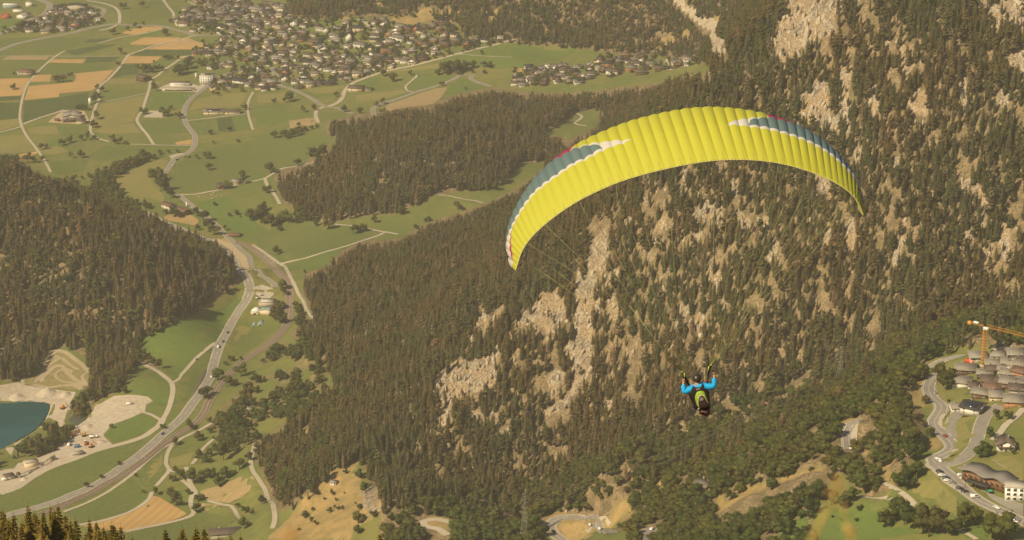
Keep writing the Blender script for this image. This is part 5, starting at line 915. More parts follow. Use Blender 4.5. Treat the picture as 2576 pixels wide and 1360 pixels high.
# the hamlet on the terrace: x, y (close-up), proto, turn, scale, wall, roof
HAM = "460,705,4,86,1.15,brown timber,stone grey 420,860,3,84,.95,white,stone grey 548,880,2,86,.8,white,dark brown 715,850,5,82,1.0,brown timber,dark brown 775,640,4,84,1.0,brown timber,stone grey 875,470,1,8,.8,white,black 1020,540,0,85,1.1,brown timber,stone grey 965,630,4,80,1.0,brown timber,stone grey 1065,660,0,84,.95,beige,stone grey 770,700,4,86,.9,brown timber,dark brown 890,700,2,84,.9,cream,stone grey 945,760,0,80,.95,brown timber,stone grey 1100,610,4,84,1.0,beige,dark brown 960,870,3,78,.95,brown timber,stone grey 1050,940,0,82,1.05,beige,dark brown 640,985,0,75,1.0,brown timber,stone grey 805,1010,1,78,.95,cream,stone grey 1005,1080,3,82,1.05,orange,stone grey 370,1130,4,86,.85,white,stone grey 545,1160,3,80,1.0,white,black 865,840,2,80,.9,brown timber,dark brown 1090,740,0,60,.95,orange,reddish 1105,840,4,80,.9,white,pale 680,750,4,86,.9,brown timber,stone grey 830,545,2,84,1.0,cream,pale 1100,510,4,84,1.0,beige,stone grey 1030,700,6,84,1.3,white,pale 590,560,6,86,1.5,white,pale 1150,900,0,70,1.0,cream,stone grey 1150,1050,0,80,1.0,brown timber,stone grey 1000,500,2,84,.9,beige,pale 770,905,6,80,1.3,orange,reddish"
for t in HAM.split(" ", 0)[0].replace("brown timber", "brown_timber").replace("dark brown", "dark_brown").replace("stone grey", "stone_grey").split():
    x, y, k, a, s, w, rf = t.split(","); w = w.replace("_", " "); rf = rf.replace("_", " "); s = float(s)*.97; a = float(a)+random.Random(x+y).gauss(0, 9)
    u, v = (3700+float(x)/2.833)/1.5901, (1240+float(y)/2.833)/1.5901; p = hit1(u, v)
    o = house(int(k), p, R(float(a)), w, rf, (s*1.22, s*.86, s*.85), "chalet", "chalet", "chalets of the terrace hamlet", fine=True, solar=(x == "545"))
    defer(o, "%s-walled chalet with %s roof" % (w, rf), u, v)
# villages
def scattered(polys, stp, seed, name, walls, roofs, group, cat, kmax):
    r = random.Random(seed); allp = np.concatenate([np.array(hit(*np.array(dense(pl, 12)).T))[:, :2] for pl in polys]); lo, hi = allp.min(0), allp.max(0); n = 0
    gx, gy = np.meshgrid(np.arange(lo[0], hi[0], stp), np.arange(lo[1], hi[1], stp)); pts = np.stack([gx.ravel(), gy.ravel()], 1)+RNG.uniform(-.46, .46, (gx.size, 2))*stp
    z = sample(pts[:, 0], pts[:, 1]); u, v, dp = project(pts[:, 0], pts[:, 1], z); m = np.zeros(len(pts), bool)
    for pl in polys: m |= inside(pl, u, v)
    for q in np.where(m)[0]:
        x, y = pts[q]
        if fbm(np.array(x/42), np.array(y/60), 83, 2) < .42 and r.random() < .4: continue
        if any(abs(x-bx) < br+7 and abs(y-by) < br+7 and math.hypot(x-bx, y-by) < br+4.0 for bx, by, br in BUILT): continue
        if any((np.abs(xy[:, 0]-x) < 14).any() and np.hypot(xy[:, 0]-x, xy[:, 1]-y).min() < w/2+4.8 for (xy, _), (_, _, w, _, _) in zip(LINES, ROADS)): continue
        k = r.choice((0, 0, 1, 1, 2, 3, 4, 4, 5, 6)[:kmax]); base = 60*(fbm(x/120, y/120, 77, 2)-.5); a = base+r.choice((0, 90, 90))+r.gauss(0, 14); s = r.uniform(.7, 1.12)
        wl_ = r.choice(walls); rf = r.choice(roofs); nm = "garden_shed" if k == 6 else name; ct = "shed" if k == 6 else cat
        o = house(k, (x, y, z[q]), R(a), wl_, rf, (s, s*r.uniform(.9, 1.15), s*r.uniform(.9, 1.1)), nm, ct, group, chimney=r.random() < .6, solar=r.random() < .06)
        defer(o, "%s-walled %s with %s roof" % (wl_, ct, rf), u[q], v[q]-5); n += 1
    return n
# the church, the school block and other single large buildings first, so that houses keep clear of them
def big(u, v, W, L, H, rz, wall, label, name, cat, roofmat=None, flat=True, rise=0):
    p = hit1(u, v); root = empty(name, p, R(rz), label, cat)
    if flat:
        MB().box((0, L/2, H/2-.6), (W, L, H+1.2)).obj("wall", wall, root); MB().box((0, L/2, H+.14), (W+.5, L+.5, .28)).obj("roof", roofmat, root)
    else:
        o = MB().prism([(-W/2, -1), (W/2, -1), (W/2, H), (0, H+rise), (-W/2, H)], 0, L).obj("wall", wall, root); rf = MB()
        for s in (-1, 1):
            x1 = s*(W/2+.5); z1 = H-.5*rise/(W/2); pr = [(0, H+rise+.02), (x1, z1+.02), (x1, z1+.25), (0, H+rise+.25)]; rf.prism(pr if s < 0 else pr[::-1], -.6, L+.6)
        rf.obj("roof", roofmat, root)
    c = Vector((0, L/2)); c.rotate(Matrix.Rotation(R(rz), 2)); BUILT.append((p.x+c.x, p.y+c.y, max(W, L)*.55)); return root
blk = big(518.6, 212.6, 17.6, 17.5, 11.2, -4, M_WSHEET, "white four-storey block with rows of square windows", "office_block", "building", M_CONC)
for zz in range(4):
    for xx in range(5): obj("window", MB().box((0, 0, 0), (1.5, .16, 1.25)).mesh("window", M_GLASS) if not (zz or xx) else WINB, blk, loc=(-6.6+xx*3.3, -.03, 1.7+zz*2.65)); WINB = D.meshes["window.001"] if "window.001" in D.meshes else D.meshes["window"]
obj("roof_panel", MB().box((1, 9.5, 11.45), (9, 9, .22)).mesh("roof_panel", M_PANEL), blk)
hall = big(451.8, 218.2, 26, 10, 4.6, -2, M_WSHEET, "low white sports hall with a dark window band behind the pitch", "sports_hall", "building", MR_["grey"]); MB().box((1.5, -.03, 2.6), (17, .14, .8)).obj("window", M_GLASS, hall)
std = big(449, 230.3, 43, 7, 3.2, -2, MW_["cream"], "long flat-roofed stand along the far side of the pitch", "grandstand", "building", M_CONC); MB().box((0, -.03, 1.4), (38, .14, 1.7)).obj("window", M_GLASS, std)
def round_tower(u, v, r, h, label, name):
    p = hit1(u, v); root = empty(name, p, 0, label, "silo"); MB().bar((0, 0, -.5), (0, 0, h), r, 16).obj("body", M_WSHEET, root, ); MB().bar((0, 0, h), (0, 0, h+r*.5), r, 16, r2=r*.2).obj("cap", M_WSHEET, root); BUILT.append((p.x, p.y, r)); return root
round_tower(493, 197, 1.3, 6.5, "short white silo behind the white window block", "silo"); round_tower(226.5, 264.0, 1.9, 8.5, "white slender silo at the foot of the poplars", "silo"); round_tower(469.5, 521, .9, 5.5, "thin white silo behind the split-roofed farm", "silo")
p = hit1(876.5, 99); ch_ = empty("church", p, R(6), "church with a pointed stone spire in the middle of the village", "church"); BUILT.append((p.x, p.y-6, 12))
MB().box((0, 4, 5.5), (4.6, 4.6, 13)).obj("tower", M_STONE, ch_); sp = MB(); sp.add([(-2.5, 1.5, 12), (2.5, 1.5, 12), (2.5, 6.5, 12), (-2.5, 6.5, 12), (0, 4, 23)], [[0, 1, 4], [1, 2, 4], [2, 3, 4], [3, 0, 4], [3, 2, 1, 0]]); sp.obj("spire", M_STONE, ch_)
for x in (-.8, .8): obj("belfry_window", MB().box((0, 0, 0), (.9, .2, 2.0)).mesh("belfry_window", M_GLASS), ch_, loc=(x, 1.68, 9))
MB().prism([(-4.2, -1), (4.2, -1), (4.2, 7), (0, 11.4), (-4.2, 7)], -13, 1.2).obj("nave", MW_["white"], ch_); o = obj("roof", gable_roof(8.4, 14.4, 7, 4.4, .4, .3), ch_, loc=(0, -5.9, 0)); omat(o, MR_["black"])
cr = MB().box((0, 4, 23.8), (.12, .12, 1.7)).box((0, 4, 24.1), (.8, .12, .12)).obj("cross", M_STEEL, ch_)
VIL = T(1, 0, "0,60 150,40 330,130 420,190 640,170 720,200 860,190 960,190 1060,220 1200,210 1340,230 1560,260 1740,240 1900,230 2060,270 2010,330 2160,400 2500,380 2500,430 2250,490 2060,540 1780,600 1560,660 1400,690 1240,740 1000,820 900,850 700,860 420,910 330,890 240,860 200,920 0,940")
VIL2 = T(0, 0, "1790,10 2576,0 2576,925 2480,890 2280,890 2150,925 2120,830 2240,760 2576,640 2100,720 2130,690 2300,640 2350,600 1950,560 1930,510 2100,460 2200,420 2300,380 2000,350 1700,240 1720,200 1830,130 1960,60")
VIL3 = T(0, 0, "440,150 520,110 640,60 850,60 980,110 1000,200 1050,235 900,270 750,300 600,330 430,360 260,345 20,345 60,320 150,270 300,240 420,190"); VIL4 = T(2, 0, "0,720 90,700 250,680 420,670 540,690 700,700 830,640 880,570 1000,560 1100,580 1300,580 1440,570 1490,610 1610,600 1680,590 1870,590 1880,670 1640,690 1470,730 1300,760 1150,740 990,800 850,780 660,850 470,850 200,880 0,870")
for t in ((25.6, 22, 22, 12, 5.5, 3, "M_TEAL", "teal factory hall with a white parapet", "factory", "P"), (73, 17, 10, 9, 6, 0, "M_WSHEET", "square white workshop among the warehouses", "workshop", "C"), (51, 48.4, 13, 19, 5, -25, "M_WSHEET", "white warehouse with a wide pale roof", "warehouse", "G"),
          (12, 47.4, 12, 9, 4, -8, "M_RED", "red shed at the left edge beside the warehouses", "warehouse", "R"), (45, 31, 15, 6, 3.5, 0, "M_WSHEET", "long low white shed between the factory halls", "warehouse", "C"), (190, 27, 31, 14, 6.5, -5, "MW", "hall with a huge dark grey roof above the houses", "hall", "D")):
    u, v, W, L, H, a, wm, lab, nm, kd = t; wall = {"M_TEAL": M_TEAL, "M_WSHEET": M_WSHEET, "M_RED": M_RED, "MW": MW_["beige"]}[wm]
    big(u, v, W, L, H, a, wall, lab, nm, "building", {"P": M_WSHEET, "C": M_CONC, "G": MR_["pale"], "R": M_RED, "D": MR_["black"]}[kd], flat=kd in "PC", rise=2.2)
pxhouse(1, 0, 670, 520, 3, 10, "white", "grey", "tall white house with a broad gable left of the church", (1.2, 1.2, 1.25)); pxhouse(1, 0, 1450, 415, 3, 48, "white", "grey", "large white house with a glazed gable right of the church", (1.35, 1.3, 1.2)); pxhouse(1, 0, 590, 450, 7, 86, "orange", "dark brown", "long red timber barn left of the church", (1, 1, 1.0), "village_barn", "barn"); pxhouse(1, 0, 1030, 315, 3, 86, "cream", "black", "tall cream house with black roof behind the church", (1, 1.1, 1.1))
WL = ["white"]*6+["cream"]*4+["beige"]*2+["brown timber"]*3+["white"]*3+["orange"]; RL = ["grey"]*6+["dark brown"]*6+["black"]*4+["reddish"]+["pale"]*2
nv = [scattered([VIL], 12.8, 1, "house", WL, RL, "houses of the church village", "house", 10), scattered([VIL2], 14.5, 2, "villa", WL, RL, "villas at the near side of the village", "villa", 9), scattered([VIL3], 17, 3, "cottage", WL, RL, "cottages along the main valley road", "cottage", 9),
      scattered([VIL4], 12.8, 4, "chalet", ["brown timber"]*4+["white"]*4+["cream"]*2+["orange"], RL, "chalets of the hillside hamlet", "chalet", 10)]
print("houses", nv)
# garden trees among the houses
for pl, n in ((VIL, 850), (VIL2, 430), (VIL3, 230), (VIL4, 230)):
    pp = np.array(pl); uu = RNG.uniform(pp[:, 0].min(), pp[:, 0].max(), n*4); vv = RNG.uniform(pp[:, 1].min(), pp[:, 1].max(), n*4); m = inside(pl, uu, vv); q = hit(uu[m][:n], vv[m][:n]); bb = np.array(BUILT)
    d = np.hypot(q[:, None, 0]-bb[None, :, 0], q[:, None, 1]-bb[None, :, 1])-bb[None, :, 2]*.85; q = q[d.min(1) > .3]; EXTRA_BRO.append((q[:, 0], q[:, 1], RNG.uniform(2.5, 8.5, len(q))))
# workshop yard beside the railway
ws = big(670.5, 771.5, 16.5, 11, 4.2, -3, MW_["beige"], "grey workshop hall with skylight ridges beside the railway", "workshop", "building", MR_["pale"])
for q in (2.5, 6.5): MB().prism([(-6.5, 4.3), (6.5, 4.3), (6.5, 4.9), (-6.5, 4.9)], q-.6, q+.6).obj("skylight", M_WSHEET, ws)
def tunnel(u, v, W, L, rz, mat, label, name, base=0.0):
    p = hit1(u, v); root = empty(name, p, R(rz), label, "building"); n = 9; pr = [(W/2*math.cos(math.pi*k/n), base+W*.42*math.sin(math.pi*k/n)) for k in range(n+1)]; MB().prism(pr[::-1], 0, L).obj("cover", mat, root)
    if base: MB().box((0, L/2, base/2-.5), (W-.1, L-.1, base+1)).obj("wall", MW_["cream"], root)
    MB().box((0, -.04, .9), (W*.35, .1, 1.8)).obj("door", M_GLASS, root); BUILT.append((p.x, p.y+L/2, L/2)); return root
tunnel(640.6, 792.6, 8.4, 9.5, -12, M_WSHEET, "white round-topped shed beside the railway workshop", "barrel_shed", 2.5); tunnel(637, 823, 3.6, 17, -2, M_TEAL, "narrow pale plastic greenhouse tunnel on the grass", "greenhouse"); tunnel(653.8, 820.8, 6.0, 13, -4, M_TEAL, "wide pale plastic greenhouse tunnel on the grass", "greenhouse")
big(668, 793, 15, 11.5, 4.0, -22, MW_["cream"], "low shed with a pale teal twin roof at the workshop", "workshop_shed", "building", M_TEAL, flat=False, rise=1.8)
# gravel works
big(62, 1178, 6.5, 12, 5.5, -62, MW_["cream"], "cream flat-roofed plant house of the gravel works", "plant_house", "building", M_CONC)
bk = big(178, 1149.5, 5, 12, 2.6, -60, M_CONC, "low concrete bunker in the gravel works", "bunker", "building", M_CONC); big(10, 1207, 7, 9, 3.5, -62, MW_["beige"], "dark-roofed shed of the gravel works at the left edge", "plant_shed", "building", MR_["dark brown"])
def conveyor(u0, v0, u1, v1, h0, h1, label):
    a = hit1(u0, v0); b = hit1(u1, v1); a.z += h0; b.z += h1; root = empty("conveyor", a, 0, label, "conveyor"); d = b-a
    MB().bar((0, 0, 0), d, .55, 4).obj("belt", M_CONC, root)
    for f in (.25, .55, .85):
        q = d*f; g = float(sample(a.x+q.x, a.y+q.y))-a.z
        lg = MB().bar((q.x-.6, q.y, g), (q.x-.2, q.y, q.z), .12).bar((q.x+.6, q.y, g), (q.x+.2, q.y, q.z), .12); lg.obj("leg", M_STEEL, root)
conveyor(70, 1192, 138, 1158, .8, 4.5, "long gravel conveyor rising towards the heap"); conveyor(52, 1203, 98, 1178, 3.8, .8, "gravel conveyor beside the plant house")
for k, (u, v, r, h, lab) in enumerate(((128, 1160, 4, 2.6, "dark gravel heap with the conveyor over it"), (60, 1207, 4.5, 2.4, "pale gravel heap at the lower end of the works"), (40, 1000, 9, 4, "grey gravel heap below the terraced mound"), (118, 990, 11, 6, "tan sand heap at the foot of the terraced mound"), (165, 995, 9, 4, "pale grey gravel heap beside the river trees"), (220, 1075, 8, 3, "pale heap on the quarry ground by the two spruces"), (255, 1115, 8, 2.4, "flat pale heap beside the curved green field"))):
    p = hit1(u, v); mb = MB(); rk_ = random.Random(k); n = 16
    rings = [(0, h)]+[(f*r, h*max(0,1-f)**1.1) for f in (.3, .6, .85, 1.05)]; vs = [(0, 0, h)]
    for f, z in rings[1:]: vs += [(f*math.cos(6.2832*a/n)*rk_.uniform(.85, 1.15), f*1.2*math.sin(6.2832*a/n)*rk_.uniform(.85, 1.15), z-.3+rk_.uniform(-.15, .2)*h*.3) for a in range(n)]
    fs = [[0, 1+a, 1+(a+1) % n] for a in range(n)]+[[1+q*n+a, 1+(q+1)*n+a, 1+(q+1)*n+(a+1) % n, 1+q*n+(a+1) % n] for q in range(3) for a in range(n)]
    o = mb.add(vs, fs).obj("gravel_heap", M_SAND if k else M_BALL, smooth=True); o.location = p; tag(o, lab, "heap", "heaps of the gravel works")
# the terraced mound of dirt tracks between lake and forest
M_MOUND = mat_var("mound_grass", (.26, .21, .085), (.20, .18, .065), .05, .4, (.33, .26, .12)); M_TRK = mat_var("dirt_track", (.47, .38, .24), (.40, .31, .19), .08, .6)
drape("terraced_mound", T(0, 2, "230,1150 290,1030 440,920 460,850 560,812 660,818 770,900 830,960 905,1030 880,1165 760,1215 600,1190 400,1180"), M_MOUND, .22, 6, wob=4)
for s, w_ in (("460,870 560,825 650,830 750,900 830,960 900,1030", 5), ("240,1160 230,1110 350,1030 400,970 520,890 600,880", 3.5), ("350,1140 400,1080 450,1010 540,930 620,895 700,960 790,1010", 3.5), ("430,1130 420,1100 490,1030 540,985 620,970 680,1040 760,1110 870,1170", 5), ("690,1060 720,1020 650,1000 570,1040 560,1080 640,1130 760,1150 830,1180", 3), ("880,1170 840,1110 830,1070 880,1040 905,1030", 3.5), ("330,1160 500,1190 620,1170 760,1170 820,1210", 5)):
    a = np.array(T(0, 2, s)); tag(ribbon("dirt_track", smooth_line(hit(a[:, 0], a[:, 1])[:, :2], 4), w_, M_TRK, .45), kind="structure")
# the hotel with its wave roof
p = hit1(2488, 1216); ht = empty("hotel", p, R(-46), "timber hotel with a dark wave-shaped roof and white annex", "hotel")
n = 40; x = np.linspace(-16, 16, n); zr = 6.7+.95*np.sin(np.abs((x+16)/32)*2*2*math.pi-math.pi/2)*(.6+.4*(x > -6)); MB().box((0, 0, 1.9), (30, 9.5, 5.6)).obj("wall", mat_var("larch_boards", (.26, .13, .06), (.20, .10, .045), .5, 3), ht); rf = MB()
for q in range(n-1):
    a, b = (x[q], zr[q]), (x[q+1], zr[q+1]); rf.add([(a[0], -6.8, a[1]-.7), (b[0], -6.8, b[1]-.7), (b[0], 5.6, b[1]), (a[0], 5.6, a[1]), (a[0], -6.8, a[1]-.3), (b[0], -6.8, b[1]-.3), (b[0], 5.6, b[1]+.4), (a[0], 5.6, a[1]+.4)], [[4, 5, 6, 7], [3, 2, 1, 0], [0, 1, 5, 4], [2, 3, 7, 6]]+([[0, 4, 7, 3]] if q == 0 else [])+([[1, 2, 6, 5]] if q == n-2 else []))
rf.obj("roof", mat_var("wave_roof", (.235, .21, .185), (.19, .17, .15), .2, 2), ht)
for q in range(8): obj("window", WIN1, ht, loc=(-12.5+q*3.6, -4.78, 2.6)).scale = (1.6, 1, 1.2)
MB().box((0, -10.5, 3.2), (15, 4.6, .25)).obj("pergola_roof", MR_["black"], ht)
for sx in (-7, 0, 7):
    for sy in (-12.4, -8.6): obj("post", MB().box((sx, sy, 1.2), (.25, .25, 4.0)).mesh("post", M_WOOD), ht)
p2 = hit1(2546, 1262); an = empty("annex", p2, R(-8), "white three-storey hotel annex with large dark windows", "building"); MB().box((3, 5, 3.6), (14, 10, 9)).obj("wall", M_WSHEET, an); MB().box((3, 5, 8.25), (14.6, 10.6, .3)).obj("roof", M_CONC, an)
for zz in range(3):
    for xx in range(4):
        o = obj("window", WIN1, an, loc=(-2.2+xx*3.5, -.05, 1.6+zz*2.6)); o.scale = (1.5, 1, 1.2); obj("frame", FRM, o)
BUILT += [(p.x, p.y, 20), (p2.x, p2.y, 10)]
for q in range(7):
    u, v = (3650+(785+q*34)/3.56)/1.5901, (1780+(535+q*17)/3.56)/1.5901; pp = hit1(u, v); root = empty("parasol", pp, 0, None, "parasol", "orange parasols of the hotel terrace"); mb = MB(); mb.bar((0, 0, 0), (0, 0, 2.5), .05, 6); mb.obj("pole", M_STEEL, root)
    mb = MB(); mb.add([(0, 0, 2.9)]+[(1.6*math.cos(a*.785), 1.6*math.sin(a*.785), 2.25) for a in range(8)], [[0, 1+a, 1+(a+1) % 8] for a in range(8)]); mb.obj("canopy", M_ORANGE, root); root["label"] = ("leftmost" if q == 0 else "rightmost" if q == 6 else ORD[q])+" orange parasol in the row below the hotel pergola"
pp = hit1(2489, 1243.5); root = empty("parasol", pp, 0, "green parasol on the terrace left of the white annex", "parasol"); MB().bar((0, 0, 0), (0, 0, 2.4), .05, 6).obj("pole", M_STEEL, root); mb = MB(); mb.add([(0, 0, 2.7)]+[(1.9*math.cos(a*.785), 1.9*math.sin(a*.785), 2.2) for a in range(8)], [[0, 1+a, 1+(a+1) % 8] for a in range(8)]); mb.obj("canopy", mat_plain("green_cloth", (.05, .35, .17), .7), root)
# pale retaining wall rails behind the hotel
a = hit1((3650+1130/3.56)/1.5901, (1780+245/3.56)/1.5901); b = hit1((3650+1345/3.56)/1.5901, (1780+365/3.56)/1.5901); root = empty("railing", a, 0, "pale wooden railing on the slope behind the hotel", "railing"); d = b-a; MB().bar((0, 0, 1.1), (d.x, d.y, d.z+1.1), .12).obj("rail", M_CONC, root)
for q in range(9): obj("post", MB().box((d.x*q/8, d.y*q/8, d.z*q/8+.5), (.2, .2, 1.3)).mesh("post", M_CONC), root)
# ------------------------------------------------------------------ the paraglider
def cloth(name, c, trans=.35):
    m, nd, lk, b = new_mat(name); b.inputs["Base Color"].default_value = (*c, 1); b.inputs["Roughness"].default_value = .55; b.inputs["Specular IOR Level"].default_value = .25
    tr = nd.new("ShaderNodeBsdfTranslucent"); tr.inputs[0].default_value = (*c, 1); mx = nd.new("ShaderNodeMixShader"); mx.inputs[0].default_value = trans
    bp = nd.new("ShaderNodeBump"); bp.inputs["Distance"].default_value = .012; bp.inputs["Strength"].default_value = .5; lk.new(noise(nd, lk, 6, 3, position(nd, lk)), bp.inputs["Height"]); lk.new(bp.outputs[0], b.inputs["Normal"])
    lk.new(b.outputs[0], mx.inputs[1]); lk.new(tr.outputs[0], mx.inputs[2]); lk.new(mx.outputs[0], nd["Material Output"].inputs[0]); return m
M_YEL, M_WHT, M_TEL, M_MAG = cloth("lime_yellow_cloth", (.475, .455, .05), .24), cloth("white_cloth", (.66, .62, .56)), cloth("teal_cloth", (.125, .175, .17), .18), cloth("magenta_cloth", (.36, .045, .10), .2)
M_LINEW = mat_plain("line_cord", (.38, .40, .14), .6); M_BLACK = mat_plain("black_webbing", (.012, .012, .012), .6); M_LIME = mat_plain("lime_plastic", (.42, .50, .04), .4)
SEAM = {0: (1285, 672, 1297, 681), 1: (1276.4, 651.8, 1303, 664), 2: (1272.2, 621.8, 1305, 654), 3: (1271.4, 604.3, 1308, 644), 4: (1274.6, 584.4, 1312, 634), 5: (1278.9, 564.4, 1317.5, 624), 6: (1286.4, 544.4, 1324.6, 612.3), 7: (1296.4, 522, 1332.6, 601.8),
        8: (1308.9, 500.7, 1343, 590), 9: (1321.3, 479.5, 1354.6, 579.4), 10: (1335.6, 459.5, 1368, 566.9), 11: (1352.6, 442, 1385.5, 551.9), 12: (1369.3, 424.6, 1410, 534), 13: (1388.8, 405.9, 1433.7, 519.5), 14: (1408.7, 388.4, 1456.5, 503), 15: (1428.7, 375.9, 1480, 492.5), 16: (1453, 362, 1502.5, 482.5),
        17: (1475, 351, 1525.5, 470.5), 18: (1499, 339.6, 1549, 461), 19: (1526.8, 328.4, 1573, 453), 20: (1552, 318, 1598, 445.3), 21: (1577, 308.5, 1623, 438), 22: (1603.3, 300.4, 1648.5, 431.5), 23: (1630, 294.5, 1674.3, 425.5), 24: (1655.8, 287.8, 1701, 419.5), 25: (1682.4, 282.2, 1728, 414.3),
        26: (1711.3, 276.7, 1755, 409.5), 27: (1737.9, 273.8, 1782, 405.5), 28: (1764.6, 270.4, 1809, 403.2), 29: (1792.7, 270.4, 1835.6, 402), 30: (1822.2, 271.5, 1860, 402), 31: (1847.4, 274.5, 1884.5, 402.3), 32: (1875.5, 277.4, 1908.8, 404), 33: (1902.1, 281.9, 1934.4, 406.5), 34: (1928.7, 287.8, 1958.8, 410.5),
        35: (1953, 294.5, 1981, 415.5), 36: (1981, 304, 2002, 421), 37: (2003.2, 313.4, 2023.2, 427.5), 38: (2024.3, 323, 2043, 434), 39: (2046.5, 336.3, 2063, 442.5), 40: (2066.4, 349.6, 2079.7, 450), 41: (2084.2, 362.9, 2096.4, 457), 42: (2099.7, 377.3, 2111.9, 465.5), 43: (2115.2, 392.9, 2127.5, 476.5), 44: (2128.5, 408.4, 2138.5, 485.5),
        45: (2141.9, 426.1, 2147.4, 494.5), 46: (2151.9, 441.7, 2154, 502.5), 47: (2160.7, 459.4, 2158.5, 510), 48: (2167.4, 477.1, 2162.4, 517.5), 49: (2171.9, 497.1, 2165.8, 525), 50: (2175.2, 514.9, 2168.4, 533), 51: (2175.2, 532.6, 2172, 542.6)}
# colour limits down each seam from the nose: magenta, yellow, white, teal, white, magenta
BAND = {0: (0, 0, 0, 0, .45, .45), 1: (0, 0, 0, 0, .60, .60), 2: (0, 0, 0, 0, .33, .52), 3: (0, 0, 0, .07, .30, .40), 4: (0, 0, 0, .12, .26, .30), 5: (0, 0, 0, .17, .23, .24), 7: (0, 0, 0, .21, .27, .27), 10: (0, 0, 0, .23, .28, .28), 13: (0, 0, 0, .30, .345, .345), 14: (.05, .05, .05, .30, .345, .345),
        15: (.06, .06, .06, .30, .345, .345), 15.9: (0, .06, .07, .32, .36, .36), 16: (0, .09, .10, .333, .37, .37), 17: (0, .12, .14, .31, .355, .355), 17.95: (0, .17, .23, .287, .345, .345), 18.02: (0, .19, .287, .287, .345, .345), 19: (0, .23, .30, .30, .34, .34), 20: (0, .294, .32, .32, .354, .354), 20.9: (0, .34, .34, .34, .34, .34),
        29.8: (0, .34, .34, .34, .34, .34), 30: (0, .31, .325, .325, .345, .345), 31: (0, .23, .29, .29, .34, .34), 31.98: (0, .19, .30, .30, .345, .345), 32.05: (0, .18, .22, .31, .35, .35), 33: (0, .13, .145, .30, .345, .345), 34: (0, .09, .09, .29, .345, .345), 34.1: (.07, .07, .07, .29, .345, .345), 35: (.06, .06, .06, .30, .34, .34), 36: (.03, .03, .03, .29, .335, .335), 37: (0, 0, 0, .28, .33, .33),
        38: (0, 0, 0, .27, .32, .32), 41: (0, 0, 0, .23, .30, .30), 44: (0, 0, 0, .21, .30, .30), 45: (0, 0, 0, .10, .26, .27), 46: (0, 0, 0, 0, .21, .25), 48: (0, 0, 0, 0, .3, .38), 49: (0, 0, 0, 0, .25, .42), 50: (0, 0, 0, 0, .15, .15), 51: (0, 0, 0, 0, 0, 0)}
SK = np.array(sorted(SEAM)); SV = np.array([SEAM[k] for k in SK], float); BK = np.array(sorted(BAND)); BV = np.array([BAND[k] for k in BK])
def sm(a):                                     # even out tracing noise
    b = a.copy()
    for _ in range(2): b[1:-1] = (b[:-2]+2*b[1:-1]+b[2:])/4
    return b
SV = np.stack([sm(SV[:, q]) for q in range(4)], 1)
YC = 70.0
def chord(s): e = abs(s-26)/26; return 2.45*(1-.72*e**2.4)
def top_pt(s, f):                              # a point of the upper skin: span s, f = 0 nose .. 1 trailing edge
    a = [np.interp(s, SK, SV[:, q]) for q in range(4)]; c = 1-f; u = a[0]+(a[2]-a[0])*f; v = a[1]+(a[3]-a[1])*f
    return Vector(at_depth(u, v, YC+chord(s)*(.62*c+.38*(1-math.sqrt(max(0, 1-c*c)))))), chord(s)
p_c = hit1  # (ground helper stays in scope)
pg_loc = Vector(at_depth(1757, 985, YC+.6)); glider = empty("paraglider", pg_loc, 0, "lime yellow paraglider wing with teal and white nose stripes", "paraglider")
NB = (2, 2, 2, 5, 2, 2, 12)
def skin_normal(s, f):
    e = .02; a, _ = top_pt(s+.25, f); b, _ = top_pt(s-.25, f); c, _ = top_pt(s, min(f+e, 1)); d, _ = top_pt(s, max(f-e, 0)); n = (a-b).cross(d-c); n.normalize()
    return n if n.y < 0 or n.z > 0 else -n
NU = 7; cells = []
